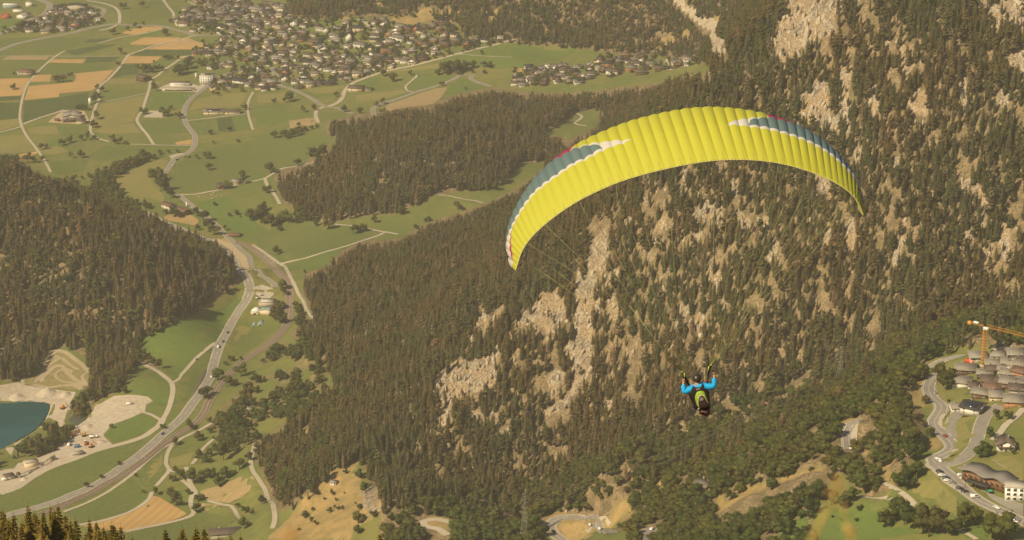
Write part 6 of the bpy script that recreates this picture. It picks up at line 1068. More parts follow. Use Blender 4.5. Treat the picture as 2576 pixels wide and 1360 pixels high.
for k in range(51):
    mb = MB(); rowsF = []
    for q in range(NU+1):
        s = k+q/NU; bd = [0.0]+[float(np.interp(s, BK, BV[:, w])) for w in range(6)]+[1.0]
        for w in range(1, 8): bd[w] = max(bd[w], bd[w-1])
        fs = [0.0]
        for w in range(7): fs += [bd[w]+(bd[w+1]-bd[w])*(t+1)/NB[w] for t in range(NB[w])]
        rowsF.append(fs)
    m_of = [mi for w, mi in enumerate((3, 0, 1, 2, 1, 3, 0)) for _ in range(NB[w])]; nr = len(m_of)+1; V = []; width = (top_pt(k+1, .5)[0]-top_pt(k, .5)[0]).length
    for q in range(NU+1):
        s = k+q/NU; bul = math.sin(math.pi*q/NU)**.75
        for f in rowsF[q]:
            pnt, ch2 = top_pt(s, f); n = skin_normal(s, f); amt = width*.225*(1-.80*f**1.2)*bul*(.5+.5*min(f/.12, 1))
            V.append(pnt+n*amt-pg_loc)
    # nose and under side
    U = []
    for q in range(NU+1):
        s = k+q/NU; bul = math.sin(math.pi*q/NU)**.75
        for g, (dn, dy) in enumerate(((.055, .035), (.10, .02), (.125, -.12), (.10, -.45), (.05, -.8), (.004, -1.0))):
            pn, c2 = top_pt(s, 0); te, _ = top_pt(s, 1); n = skin_normal(s, .3); base = pn if dy > -.05 else pn.lerp(te, -dy)
            U.append(base-n*c2*dn+Vector((0, 1, 0))*c2*max(dy, 0)-n*width*.12*bul*(1 if g < 5 else .2)-pg_loc)
    F = []; FM = []
    for q in range(NU):
        for r_ in range(nr-1):
            if rowsF[q][r_+1]-rowsF[q][r_] < 1e-5 and rowsF[q+1][r_+1]-rowsF[q+1][r_] < 1e-5: continue
            a = q*nr+r_; F.append([a, a+1, a+nr+1, a+nr]); FM.append(m_of[r_])
    o0 = len(V); first = next(m for m, w in zip(m_of, np.diff(rowsF[NU//2])) if w > 1e-5)
    for q in range(NU):
        F.append([q*nr, (q+1)*nr, o0+(q+1)*6, o0+q*6]); FM.append(first)
        for g in range(5): a = o0+q*6+g; F.append([a, a+6, a+7, a+1]); FM.append(1 if 3 < k < 46 else 0)
        F.append([q*nr+nr-1, o0+q*6+5, o0+(q+1)*6+5, (q+1)*nr+nr-1]); FM.append(0)
    ob = obj("canopy_cell", np_mesh("canopy_cell", np.array([list(v) for v in V+U]), F, (M_YEL, M_WHT, M_TEL, M_MAG), FM, smooth=True), glider); cells.append(ob)
hem = MB()                                     # pale trailing hem and the short reinforcing tapes of each half cell
for k in range(51*3):
    s0, s1 = k/3, (k+1)/3; a, b = top_pt(s0, 1)[0]-pg_loc, top_pt(s1, 1)[0]-pg_loc; hem.bar(a, b, .011, 4)
hem.obj("trailing_hem", cloth("hem_tape", (.66, .61, .30), .2), glider)
tp = MB()
for k in range(2, 50):
    s = k+.5; n = skin_normal(s, .9); prev = None
    for q in range(4):
        f = .985-q*.04; width = (top_pt(k+1, f)[0]-top_pt(k, f)[0]).length; c = top_pt(s, f)[0]+n*(width*.225*(1-.80*f**1.2)+.006)-pg_loc
        if prev is not None: tp.bar(prev, c, .008, 3)
        prev = c
o = tp.obj("reinforcing_tapes", cloth("tape", (.60, .55, .17), .2), glider); o["kind"] = "stuff"
lg = MB(); c0 = top_pt(1.62, .20)[0]; n0 = skin_normal(1.62, .20)   # the small black mark near the left tip
def onskin(s, f): return top_pt(s, f)[0]+skin_normal(s, f)*.095-pg_loc
pts = [onskin(2.02, .10), onskin(2.05, .17), onskin(1.75, .24), onskin(1.45, .34), onskin(1.55, .42)]
for a, b in zip(pts, pts[1:]): lg.bar(a, b, .016, 4)
lg.obj("brand_mark", M_BLACK, glider)
# risers, line fans and brake lines
def pz(x, y): return (2640+x/4.856)/1.5901, (1420+y/4.857)/1.5901
YP = 70.6
def pp(x, y, dy=0.0): return Vector(at_depth(*pz(x, y), YP+dy))
for sd, (top, bot, cells_) in enumerate((((432, 335), (560, 590), range(2, 26, 2)), ((985, 205), (935, 400), range(27, 51, 2)))):
    A = pp(*top)-pg_loc; B = pp(*bot)-pg_loc; rs_ = MB()
    for q in (-.02, 0, .02): rs_.bar(A+Vector((q, q, 0)), B+Vector((q*.5, q, 0)), .016, 4)
    if sd: rs_.bar(B, pp(900, 690)-pg_loc, .02, 4)
    rs_.obj("riser", M_BLACK, glider); MB().bar(A+Vector((.05*(1-2*sd), -.03, -.02)), A+Vector((.075*(1-2*sd), -.03, -.16)), .014, 6).box(tuple(A), (.06, .03, .02)).obj("pulley", M_LIME, glider)
    for k in cells_:
        mid = None
        for f, thick in ((.22, .0042), (.62, .0036)):
            e = top_pt(k+.0, f)[0]-skin_normal(k, f)*chord(k)*.10-pg_loc
            if mid is None: mid = A.lerp(e, .62)
            obj("suspension_line", MB().bar(mid if f > .3 else A, e, thick, 3).mesh("suspension_line", M_LINEW), glider)
    te = top_pt(12 if sd == 0 else 40, .99)[0]-pg_loc; H = pp(*((470, 470) if sd == 0 else (1040, 340)))-pg_loc
    j = H.lerp(te, .45); bl = MB().bar(H, j, .005, 3)
    for k in ((6, 10, 14, 18) if sd == 0 else (34, 38, 42, 46)): bl.bar(j, top_pt(k, .995)[0]-pg_loc, .0028, 3)
    bl.obj("brake_line", M_LINEW, glider); MB().bar(H+Vector((-.05, 0, .02)), H+Vector((.05, 0, .02)), .016, 6).obj("brake_handle", M_BLACK, glider)

# ------------------------------------------------------------------ the pilot, seen from behind
S_ = 1/694/.975   # metres per close-up pixel
def lp(x, y, d=0.0):                           # close-up pixel -> metres from the pilot's own origin, d = forward
    return Vector(at_depth(*pz(x, y), YP+d))-pl_loc
pl_loc = pp(770, 800); pilot = empty("person", pl_loc, 0, "paraglider pilot in blue jacket and dark helmet hanging in a harness", "person")
M_SKIN = mat_plain("skin", (.52, .27, .15), .55); M_BLUE = mat_var("blue_jacket", (.012, .30, .62), (.010, .24, .52), 5, 30, (.02, .36, .72), rough=.6, bump=.01, local=True); M_BRN = mat_var("brown_trousers", (.15, .085, .06), (.11, .06, .042), 6, 30, rough=.8, bump=.012, local=True)
M_HELM = mat_plain("helmet_shell", (.035, .024, .016), .35, spec=.5); M_HARN = mat_var("black_harness", (.016, .013, .011), (.022, .017, .014), 6, 30, rough=.7, local=True); M_PKB = mat_var("brown_pack", (.045, .027, .020), (.035, .02, .015), 6, 30, rough=.75, local=True)
M_PKG = mat_plain("lime_pack", (.22, .31, .03), .6); M_PALE = mat_plain("pale_piping", (.55, .50, .30), .6); M_PRINT = mat_plain("pale_print", (.55, .52, .42), .6); M_HAIR = mat_plain("hair", (.03, .02, .015), .8)
def grow(name, chains, parent, mat, sub=2):
    """one continuous skin grown round joined bones; chains share end points by name"""
    pts = {}; V = []; E = []; Rr = []
    def node(nm, p, r):
        if nm in pts: return pts[nm]
        V.append(p); Rr.append(r); pts[nm] = len(V)-1; return len(V)-1
    for ch in chains:
        prev = None
        for nm, p, r in ch:
            i = node(nm, p, r)
            if prev is not None and prev != i: E.append((prev, i))
            prev = i
    me = D.meshes.new(name+"_bones"); me.from_pydata([tuple(v) for v in V], E, []); o = D.objects.new(name, me); COL.objects.link(o)
    md = o.modifiers.new("skin", 'SKIN'); md.use_smooth_shade = True; sv = me.skin_vertices[0].data
    for i, r in enumerate(Rr): sv[i].radius = (r, r); sv[i].use_root = (i == 0)
    ss = o.modifiers.new("sub", 'SUBSURF'); ss.levels = sub; ss.render_levels = sub
    dg = bpy.context.evaluated_depsgraph_get(); dg.update(); m2 = D.meshes.new_from_object(o.evaluated_get(dg)); D.objects.remove(o); m2.name = name; m2.materials.clear(); m2.materials.append(mat)
    return obj(name, m2, parent)
hips = lp(850, 1010, .05); chest = lp(755, 700, .06); neck = lp(725, 590, .04); headb = lp(720, 540, .05); headc = lp(715, 470, .07); headt = lp(714, 415, .06)
shL, elL, wrL, hdL = lp(612, 660, .03), lp(462, 730, -.02), lp(452, 560, .06), lp(465, 500, .08)
shR, elR, wrR, hdR = lp(850, 610, .03), lp(1055, 620, -.02), lp(1052, 430, .06), lp(1042, 370, .08)
hipL, knL, ftL = hips+Vector((-.10, .05, -.06)), hips+Vector((-.06, .46, -.14)), hips+Vector((-.04, .84, -.22)); hipR, knR, ftR = hips+Vector((.10, .05, -.06)), hips+Vector((.16, .46, -.14)), hips+Vector((.17, .84, -.22))
CH = [[("hips", hips, .13), ("waist", hips.lerp(chest, .5), .12), ("chest", chest, .145), ("neck", neck, .06), ("jaw", headb+Vector((0, .03, 0)), .075), ("head", headc, .098), ("crown", headt, .07)], [("jaw", headb, .06), ("nose", headc+Vector((0, .125, -.035)), .014)],
      [("head", headc, .09), ("ear", headc+Vector((-.10, .01, -.01)), .018)], [("head", headc, .09), ("ear2", headc+Vector((.10, .01, -.01)), .018)]]
for tg, sh, el, wr, hd, sx in (("L", shL, elL, wrL, hdL, -1), ("R", shR, elR, wrR, hdR, 1)):
    CH.append([("chest", chest, .14), ("sh"+tg, sh, .075), ("ua"+tg, sh.lerp(el, .5), .052), ("el"+tg, el, .043), ("fa"+tg, el.lerp(wr, .5), .040), ("wr"+tg, wr, .027), ("palm"+tg, wr.lerp(hd, .75), .036)])
for tg, h, kn, ft in (("l", hipL, knL, ftL), ("r", hipR, knR, ftR)): CH.append([("hips", hips, .13), ("h"+tg, h, .09), ("kn"+tg, kn, .058), ("ca"+tg, kn.lerp(ft, .4), .055), ("an"+tg, ft, .04)])
body = grow("body", CH, pilot, M_SKIN)
for tg, wr, hd, sx in (("L", wrL, hdL, -1), ("R", wrR, hdR, 1)):   # fists closed round the brake handles
    ax = (hd-wr).normalized(); sd_ = ax.cross(Vector((0, 1, 0))).normalized(); pm = wr.lerp(hd, .75); fw = Vector((0, 1, 0))
    for q, ln in enumerate((.95, 1.05, 1.0, .8)):
        b0 = pm+sd_*(q-1.5)*.02+ax*.03; b1 = b0+ax*.03*ln; b2 = b1+fw*.035*ln-ax*.005; b3 = b2-ax*.035*ln-fw*.005
        grow("finger", [[("a", b0-ax*.01, .0105), ("b", b1, .0105), ("c", b2, .0095), ("d", b3, .008)]], body, M_SKIN, 1)
    t0 = pm-sd_*.03*sx-ax*.01; grow("thumb", [[("a", t0, .012), ("b", t0+ax*.03+fw*.02-sd_*.012*sx, .011), ("c", t0+ax*.05+fw*.035+sd_*.01*sx, .009)]], body, M_SKIN, 1)
grow("jacket", [[("waist", hips.lerp(chest, .55), .135), ("chest", chest, .165), ("up", chest.lerp(neck, .72), .115), ("collar", neck+Vector((0, 0, -.01)), .075)]]+[[("up", chest.lerp(neck, .72), .115), ("sh"+t, sh, .118), ("ua"+t, sh.lerp(el, .5), .105), ("el"+t, el, .096), ("fa"+t, el.lerp(wr, .5), .085), ("cu"+t, el.lerp(wr, .97), .062)] for t, sh, el, wr in (("L", shL, elL, wrL), ("R", shR, elR, wrR))], pilot, M_BLUE)
grow("trousers", [[("hips", hips, .165), ("seat", lp(872, 1075, .0), .165), ("seat2", lp(890, 1125, .02), .15), ("seat3", lp(898, 1165, .06), .11)], [("hips", hips, .165), ("hl", hipL, .11), ("kl", knL, .08), ("al", ftL, .065)], [("hips", hips, .165), ("hr", hipR, .11), ("kr", knR, .08), ("ar", ftR, .065)]], pilot, M_BRN)
for ft in (ftL, ftR): grow("boot", [[("a", ft, .055), ("b", ft+Vector((0, .05, -.06)), .06), ("c", ft+Vector((0, .20, -.05)), .045)]], pilot, M_HARN, 1)
bm = bmesh.new(); bmesh.ops.create_uvsphere(bm, u_segments=24, v_segments=14, radius=1)
for v in list(bm.verts):
    if v.co.z < -.55 or (v.co.y > .45 and v.co.z < .15): bm.verts.remove(v)
me = D.meshes.new("helmet"); bm.to_mesh(me); bm.free(); me.polygons.foreach_set("use_smooth", np.ones(len(me.polygons), bool)); hm = obj("helmet", me, pilot, M_HELM, headc+Vector((0, -.005, .015))); hm.scale = (.13, .142, .14); hm.rotation_euler = (0, R(4), 0)
grow("neck_scarf", [[("a", lp(640, 590, 0), .035), ("b", lp(700, 605, -.04), .035), ("c", lp(775, 585, 0), .035)]], pilot, mat_plain("grey_scarf", (.30, .22, .18), .9), 1)
def plate(name, outline, d, thick, mat, parent, bulge=.05, inset=.0):
    """padded panel: traced outline at the back of the pilot, rounded towards the viewer"""
    n = len(outline); P0 = [lp(x, y, d) for x, y in outline]; c = sum(P0, Vector())/n; mb = MB(); rings = []
    for f, o_ in ((1.0, thick), (1.0, 0), (.82, -bulge*.6), (.5, -bulge*.92)): rings.append([c.lerp(p, f)+Vector((0, o_, 0)) for p in P0])
    vs = [p for r in rings for p in r]+[c+Vector((0, -bulge, 0)), c+Vector((0, thick, 0))]; fs = []
    for r in range(3): fs += [[r*n+k, r*n+(k+1) % n, (r+1)*n+(k+1) % n, (r+1)*n+k] for k in range(n)]
    fs += [[3*n+k, 3*n+(k+1) % n, 4*n] for k in range(n)]+[[(k+1) % n, k, 4*n+1] for k in range(n)]
    return mb.add(vs, fs).obj(name, mat, parent, smooth=True)
hr = plate("harness", nums("600,700 640,620 700,640 780,640 835,570 870,660 930,700 960,760 965,900 960,1000 940,1060 760,1060 690,1070 655,1040 650,950 600,880 560,810 545,770"), -.10, .16, M_HARN, pilot, .06)
pk = plate("backpack", nums("690,780 720,725 790,705 850,715 880,760 910,840 945,930 955,985 900,1020 830,1045 760,1040 715,980 690,900 678,840"), -.165, .06, M_PKG, pilot, .05)
plate("pack_piping", nums("738,830 755,800 800,780 845,782 872,815 905,875 945,940 950,990 890,1030 780,1045 742,1010 735,930"), -.205, .03, M_PALE, pk, .03)
plate("pack_flap", nums("748,840 765,810 805,790 838,795 862,825 895,885 942,950 955,990 950,1005 890,1035 790,1045 752,1010 742,930"), -.222, .03, M_PKB, pk, .03)
pr = MB()                                      # illegible pale print on the flap and collar label, kept as worn strokes
for k, (x0, y0, x1, y1) in enumerate(((765, 846, 830, 824), (768, 866, 845, 846), (772, 884, 848, 862), (785, 890, 830, 880), (700, 672, 775, 660), (705, 684, 760, 676))):
    d = -.262 if k < 4 else -.165; a, b = lp(x0, y0, d), lp(x1, y1, d)
    for q in range(7):
        f0, f1 = q/7, (q+.75)/7; pr.bar(a.lerp(b, f0), a.lerp(b, f1), .004+.0015*((q*7+k) % 3), 4)
pr.obj("printed_logo", M_PRINT, pk)
for x, y in ((750, 1055), (945, 990)): MB().box(tuple(lp(x, y, -.16)), (.05, .03, .05)).obj("buckle", M_STEEL, hr)
sr = plate("side_strap", nums("845,640 880,660 930,720 965,800 965,950 940,930 900,800 870,720"), -.14, .05, M_HARN, pilot, .03)
MB().box(tuple(lp(893, 515, .05)), (.035, .03, .05)).obj("red_tag", mat_plain("red_tag", (.5, .03, .03), .5), pilot)
# ------------------------------------------------------------------ lattice pylons, wires, crane
M_LAT = mat_plain("weathered_lattice", (.34, .33, .25), .6, .2); M_WIRE = mat_plain("wire", (.30, .29, .20), .5, .3); M_CRANE = mat_plain("crane_yellow", (.56, .27, .04), .5)
def lattice(mb, a, b, w0, w1, n, r, X, Y):
    a, b = Vector(a), Vector(b); cs = []
    for k in range(n+1):
        t = k/n; c = a.lerp(b, t); w = w0+(w1-w0)*t; cs.append([c+X*sx*w/2+Y*sy*w/2 for sx, sy in ((-1, -1), (1, -1), (1, 1), (-1, 1))])
    for k in range(n):
        for q in range(4): mb.bar(cs[k][q], cs[k+1][q], r, 4); mb.bar(cs[k][q], cs[k+1][(q+1) % 4], r*.6, 3); mb.bar(cs[k][(q+1) % 4], cs[k+1][q], r*.6, 3); mb.bar(cs[k+1][q], cs[k+1][(q+1) % 4], r*.6, 3)
X, Y, Z = Vector((1, 0, 0)), Vector((0, 1, 0)), Vector((0, 0, 1))
def pylon(u, v, H, rz, label):
    p = hit1(u, v); root = empty("pylon", p, R(rz), label, "pylon", "lattice pylons of the power line"); mb = MB(); lattice(mb, (0, 0, -1), (0, 0, H*.62), H*.17, H*.05, 7, .13, X, Y); lattice(mb, (0, 0, H*.62), (0, 0, H*.98), H*.05, H*.02, 6, .10, X, Y); mb.obj("mast", M_LAT, root); at = []
    for z, l in ((H*.66, H*.15), (H*.78, H*.17), (H*.9, H*.12)):
        arm = MB()
        for s in (-1, 1):
            e = Vector((s*l, 0, z+.3)); 
            for yy in (-.5, .5): arm.bar((0, yy, z), e, .1, 4); arm.bar((0, yy, z+1.6), e, .08, 4)
            arm.bar((s*l*.5, -.3, z+.1), (s*l*.5, .2, z+1.0), .06, 3); ins = e-Vector((0, 0, 1.6)); arm.bar(e, ins, .09, 5); at.append(ins)
        arm.obj("cross_arm", M_LAT, root)
    M = Matrix.Translation(p) @ Matrix.Rotation(R(rz), 4, 'Z'); return [M @ q for q in at]
A1 = pylon(1322, 1347, 36, 55, "tall lattice pylon above the hairpin bend at the bottom edge"); A2 = pylon(2112, 968, 30, 35, "lattice pylon on the wooded slope right of the pilot")
def wires(P, Q, sag, label, group):
    for k, (a, b) in enumerate(zip(P, Q)):
        mb = MB(); prev = None; n = 18
        for q in range(n+1):
            t = q/n; c = a.lerp(b, t)-Z*sag*4*t*(1-t)
            if prev is not None: mb.bar(prev-a, c-a, .055, 3)
            prev = c
        o = mb.obj("power_line", M_WIRE); o.location = a; tag(o, label % (("lower", "lower", "middle", "middle", "upper", "upper")[k], ("first", "second")[k % 2]), "cable", group)
wires(A1, A2, 16, "thin %s power cable, %s of its pair, between the two pylons", "power cables"); far = [q+Vector((520, 170, 40)) for q in A2]; wires(A2, far, 18, "thin %s power cable, %s of its pair, leaving the upper pylon", "power cables")
far2 = [q+Vector((-60, -330, 60)) for q in A1]
p = hit1(2472.3, 921); cr = empty("tower_crane", p, 0, "yellow tower crane standing over the hamlet roofs", "crane"); mb = MB(); lattice(mb, (0, 0, -.5), (0, 0, 24.5), 1.8, 1.8, 13, .22, X, Y); mb.obj("mast", M_CRANE, cr); MB().box((0, 0, .2), (4, 4, .8)).obj("footing", M_CONC, cr)
jd = Vector((24, -20, 0)).normalized(); jn = Vector((-jd.y, jd.x, 0)); mb = MB()
def jib(mb, d0, d1, n, hgt, wd, z):
    prev = None
    for k in range(n+1):
        c = jd*(d0+(d1-d0)*k/n); L_, R_, T_ = c+jn*wd/2+Z*z, c-jn*wd/2+Z*z, c+Z*(z+hgt)
        if prev:
            for a, b in zip(prev, (L_, R_, T_)): mb.bar(a, b, .13, 4)
            mb.bar(prev[0], T_, .08, 3); mb.bar(prev[1], T_, .08, 3); mb.bar(prev[0], R_, .07, 3)
        mb.bar(L_, R_, .07, 3); prev = (L_, R_, T_)
jib(mb, 1, 46, 24, 1.7, 1.5, 26.2); mb.obj("jib", M_CRANE, cr); mb = MB(); jib(mb, -11.5, -1, 6, .7, 1.5, 26.4); mb.obj("counter_jib", M_CRANE, cr)
MB().box(tuple(-jd*11+Z*26.3), (2.2, 2.2, 2.6), rz=math.atan2(jd.y, jd.x)).obj("counterweight", M_CRANE, cr); MB().box(tuple(-jd*6.4+Z*27.6), (3.4, 1.6, 1.3), rz=math.atan2(jd.y, jd.x)).obj("winch_house", M_WSHEET, cr); MB().box((1.2, -1.2, 25.3), (1.7, 1.6, 2.0)).obj("cab", M_WSHEET, cr); MB().box((0, 0, 25.2), (2.1, 2.1, 1.6)).obj("slewing_ring", M_WSHEET, cr)
hk = MB(); hk.bar(jd*30+Z*26.2, jd*30+Z*12, .05, 3).box(tuple(jd*30+Z*11.6), (.7, .7, .9)); hk.obj("hook_block", M_CRANE, cr)
p = hit1((3700+510/2.833)/1.5901, (1240+605/2.833)/1.5901); rt_ = empty("skip", p, R(-35), "bright red container at the foot of the tower crane", "container"); MB().box((0, 0, 1.2), (6, 2.6, 2.4)).obj("body", mat_plain("bright_red", (.62, .08, .02), .5), rt_); rb = MB()
for q in range(7): rb.box((-2.7+q*.9, -1.33, 1.2), (.12, .08, 2.2))
rb.obj("ribs", mat_plain("bright_red_ribs", (.5, .06, .02), .5), rt_)

# ------------------------------------------------------------------ cars
PAINT = {"white": (.75, .72, .66), "black": (.02, .02, .022), "dark blue": (.03, .045, .09), "grey": (.25, .24, .22), "red": (.22, .035, .025), "silver": (.5, .48, .44)}
MP_ = {k: mat_plain("paint_"+k.replace(" ", "_"), c, .3, 0, .5) for k, c in PAINT.items()}; M_TYRE = mat_plain("tyre", (.015, .015, .015), .9); M_LAMP = mat_plain("lamp_glass", (.7, .68, .6), .2)
def car_parts(van=False):
    Lh, Wd = (2.5, 1.9) if van else (2.15, 1.75)
    if van: pr = [(-Lh, .35), (Lh, .35), (Lh, 1.0), (Lh-.5, 1.2), (Lh-1.2, 2.1), (-Lh+.1, 2.15), (-Lh, 1.0)]; gl = [(Lh-.62, 1.22), (Lh-1.22, 1.98), (-.2, 2.0), (-.2, 1.25)]
    else: pr = [(-Lh, .3), (Lh, .3), (Lh, .72), (Lh-.25, .86), (.95, .98), (.35, 1.42), (-1.35, 1.46), (-1.95, 1.02), (-Lh, .95)]; gl = [(.82, 1.0), (.3, 1.36), (-1.28, 1.39), (-1.75, 1.04)]
    body = MB().prism([(x, z) for x, z in pr], -Wd/2, Wd/2); glass = MB().prism(gl, -Wd/2-.012, Wd/2+.012)
    fr = gl[0], gl[1]; glass.add([(fr[0][0]+.03, -Wd/2+.12, fr[0][1]+.02), (fr[0][0]+.03, Wd/2-.12, fr[0][1]+.02), (fr[1][0]+.05, Wd/2-.15, fr[1][1]), (fr[1][0]+.05, -Wd/2+.15, fr[1][1])], [[0, 1, 2, 3]])
    wh = MB().bar((0, -.11, 0), (0, .11, 0), .33, 12); rim = MB().bar((0, -.125, 0), (0, .125, 0), .19, 8); lm = MB().box((0, 0, 0), (.08, .34, .16))
    return body.mesh("car_body"), glass.mesh("car_window", M_GLASS), wh.mesh("car_wheel", M_TYRE), rim.mesh("wheel_rim", MP_["silver"]), lm.mesh("headlight", M_LAMP), Lh, Wd
CARP, VANP = car_parts(), car_parts(True)
def car(u, v, deg, paint, label, van=False, group=None, dz=.45, parked=False):
    P_ = VANP if van else CARP; p = hit1(u, v); root = empty("parked_car" if parked else "car", p+Z*dz, R(deg), label, "van" if van else "car", group); b = obj("body", P_[0], root); omat(b, MP_[paint]); obj("window", P_[1], root)
    for sx in (-1, 1):
        for sy in (-1, 1):
            o = obj("wheel", P_[2], root, loc=(sx*P_[5]*.62, sy*P_[6]*.46, .33)); obj("rim", P_[3], o)
    for sy in (-1, 1): obj("headlight", P_[4], root, loc=(P_[5]-.02, sy*P_[6]*.34, .66))
def along(lst, ref=None):
    """lay a car along the nearest road"""
    for i, j, x, y, paint, van, label, flip in lst:
        u, v = OX[i]+x/4, OY[j]+y/4; p = hit1(u, v); best = min(((np.hypot(xy[:, 0]-p.x, xy[:, 1]-p.y).min(), k) for k, (xy, z) in enumerate(LINES) if ROADS[k][3] == "asphalt")); xy = LINES[best[1]][0]; q = np.hypot(xy[:, 0]-p.x, xy[:, 1]-p.y).argmin(); q = min(max(q, 1), len(xy)-2); t = xy[q+1]-xy[q-1]
        car(u, v, math.degrees(math.atan2(t[1], t[0]))+(180 if flip else 0), paint, label, van, "cars driving on the roads")
along([(0, 2, 2293, 640, "black", False, "black car on the highway, farther of the two dark cars by the green field", 0), (0, 2, 2247, 729, "black", False, "black car on the highway just behind the white van", 1), (0, 2, 2195, 785, "white", True, "white van on the highway beside the lane end", 0), (0, 2, 2128, 1088, "white", False, "white car on the highway above the dark lay-by", 0), (0, 3, 1640, 298, "dark blue", False, "dark car on the highway just before the roadside hedge", 1),
       (2, 3, 412, 1285, "black", False, "black car on the outer curve of the hairpin bend", 1), (2, 3, 780, 1216, "white", False, "white car on the upper straight of the hairpin bend", 0), (2, 3, 880, 1256, "white", False, "white car farther along the hairpin road near the trees", 0), (2, 3, 1408, 1262, "white", False, "white car on the short piece of road between trees", 0), (3, 3, 830, 448, "white", True, "white van on the small road loop in the woods", 1), (3, 3, 1780, 330, "red", False, "red car on the winding road below the hamlet", 1),
       (3, 3, 1715, 578, "white", True, "white van at the junction above the parking strip", 0), (3, 2, 1675, 1255, "grey", False, "grey car on the winding road left of the big cypress", 0), (3, 3, 2300, 1050, "white", False, "white car on the road below the white annex", 0)])
for x, y, a, pt, van, lab in ((1728, 685, -20, "black", 0, "black car at the upper end of the parked row"), (1752, 722, -8, "white", 0, "white car second from the upper end of the parked row"), (1790, 748, -8, "dark blue", 0, "dark blue car in the middle of the parked row"), (1808, 775, -8, "white", 0, "white car between dark blue and grey parked cars"), (1850, 792, -8, "grey", 0, "grey car at the lower end of the first parked group"), (1930, 855, -8, "black", 0, "black car, upper of two alone in the parking strip"), (1980, 885, -8, "black", 0, "black car, lower of two alone in the parking strip"),
                              (2078, 940, 5, "white", 1, "white camper van parked below the pergola terrace"), (1940, 718, 10, "white", 0, "white car, farther of two beside the pergola"), (1962, 750, 10, "silver", 0, "silver car, nearer of two beside the pergola"), (2400, 1112, -35, "red", 0, "red parked car by the lower road edge"), (2430, 1135, -35, "white", 0, "white parked car right after the red one"), (2500, 1165, -35, "grey", 0, "grey parked car near the right picture edge"), (2480, 1185, -35, "white", 0, "white parked car in front of the grey one at the right edge")):
    car(OX[3]+x/4, OY[3]+y/4, a, pt, lab, bool(van), "cars parked below the hotel", .3, True)
for u, v, a, pt, lab in ((657, 744, 20, "white", "white car parked by the junction above the railway workshop"), (648, 752, 40, "white", "white car among bushes left of the railway workshop"), (493, 906, 60, "silver", "silver car parked in the dark lay-by beside the highway")): car(u, v, a, pt, lab, False, None, .35, True)
for u, v, a, pt, lab in ((437, 419, 45, "silver", "silver car on the pale road below the bridge"), (446, 404, 50, "black", "black car on the pale road nearer the bridge")): car(u, v, a, pt, lab)
# ------------------------------------------------------------------ quarry machines
def digger(u, v, rz, label, paint=None, dz=.3):
    pm = paint or M_ORANGE; p = hit1(u, v); root = empty("excavator", p+Z*dz, R(rz), label, "excavator", "machines of the gravel works"); root.scale = (1.25,)*3
    for s in (-1, 1): MB().prism([(-1.6, .1), (-1.3, 0), (1.3, 0), (1.6, .1), (1.7, .5), (1.4, .85), (-1.4, .85), (-1.7, .5)], s*1.0-.3, s*1.0+.3).obj("track", M_TYRE, root)
    MB().box((-.3, 0, 1.5), (3.0, 2.2, 1.0)).box((-1.4, 0, 1.7), (.8, 2.2, 1.1)).obj("body", pm, root); cb = MB().box((.6, .6, 2.4), (1.2, .95, 1.4)).obj("cab", pm, root); MB().box((1.21, .6, 2.5), (.04, .75, .9)).box((.6, 1.09, 2.5), (.85, .04, .9)).obj("window", M_GLASS, cb)
    MB().bar((1.0, -.3, 1.7), (3.2, -.3, 4.4), .24, 4, r2=.2).obj("boom", pm, root); st_ = MB().bar((3.2, -.3, 4.4), (4.8, -.3, 2.0), .18, 4, r2=.13).obj("stick", pm, root); MB().prism([(4.5, 1.3), (5.3, 1.1), (5.3, 2.0), (4.7, 2.1)], -.8, .2).obj("bucket", M_STEEL, root)
def zq(x, y): return x/3.579/1.5901, (1620+y/3.579)/1.5901
def truck(u, v, rz, label, body, cabm):
    p = hit1(u, v); root = empty("truck", p+Z*.3, R(rz), label, "truck", "machines of the gravel works"); MB().box((0, 0, .8), (7.2, 1.2, .4)).obj("frame", M_STEEL, root); c = MB().box((2.9, 0, 1.9), (1.6, 2.3, 2.0)).obj("cab", cabm, root); MB().box((3.72, 0, 2.3), (.04, 2.0, .8)).obj("window", M_GLASS, c)
    MB().prism([(-3.6, 1.1), (1.8, 1.1), (2.0, 2.5), (-3.9, 2.5)], -1.2, 1.2).obj("tipper", body, root)
    for x in (-2.6, -1.3, 2.8):
        for s in (-1, 1): obj("wheel", MB().bar((x, s*1.15-.15, .5), (x, s*1.15+.15, .5), .5, 10).mesh("truck_wheel", M_TYRE), root)
digger(*zq(900, 65), 60, "orange excavator alone on the sand bank by the lake"); digger(*zq(1305, 615), 75, "orange excavator right of the truck on the gravel yard"); digger(*zq(1055, 455), 20, "orange excavator under the trees at the yard edge"); digger(*zq(1205, 455), 10, "yellow excavator at the back of the gravel yard", M_CRANE)
truck(*zq(1225, 570), 100, "tipper truck with a red tipper body on the gravel yard", M_RED, M_WSHEET); truck(*zq(430, 880), 25, "white truck with orange load beside the plant house", M_ORANGE, M_WSHEET); truck(*zq(1340, 480), 10, "white truck at the back of the yard by the two spruces", M_WSHEET, M_WSHEET)
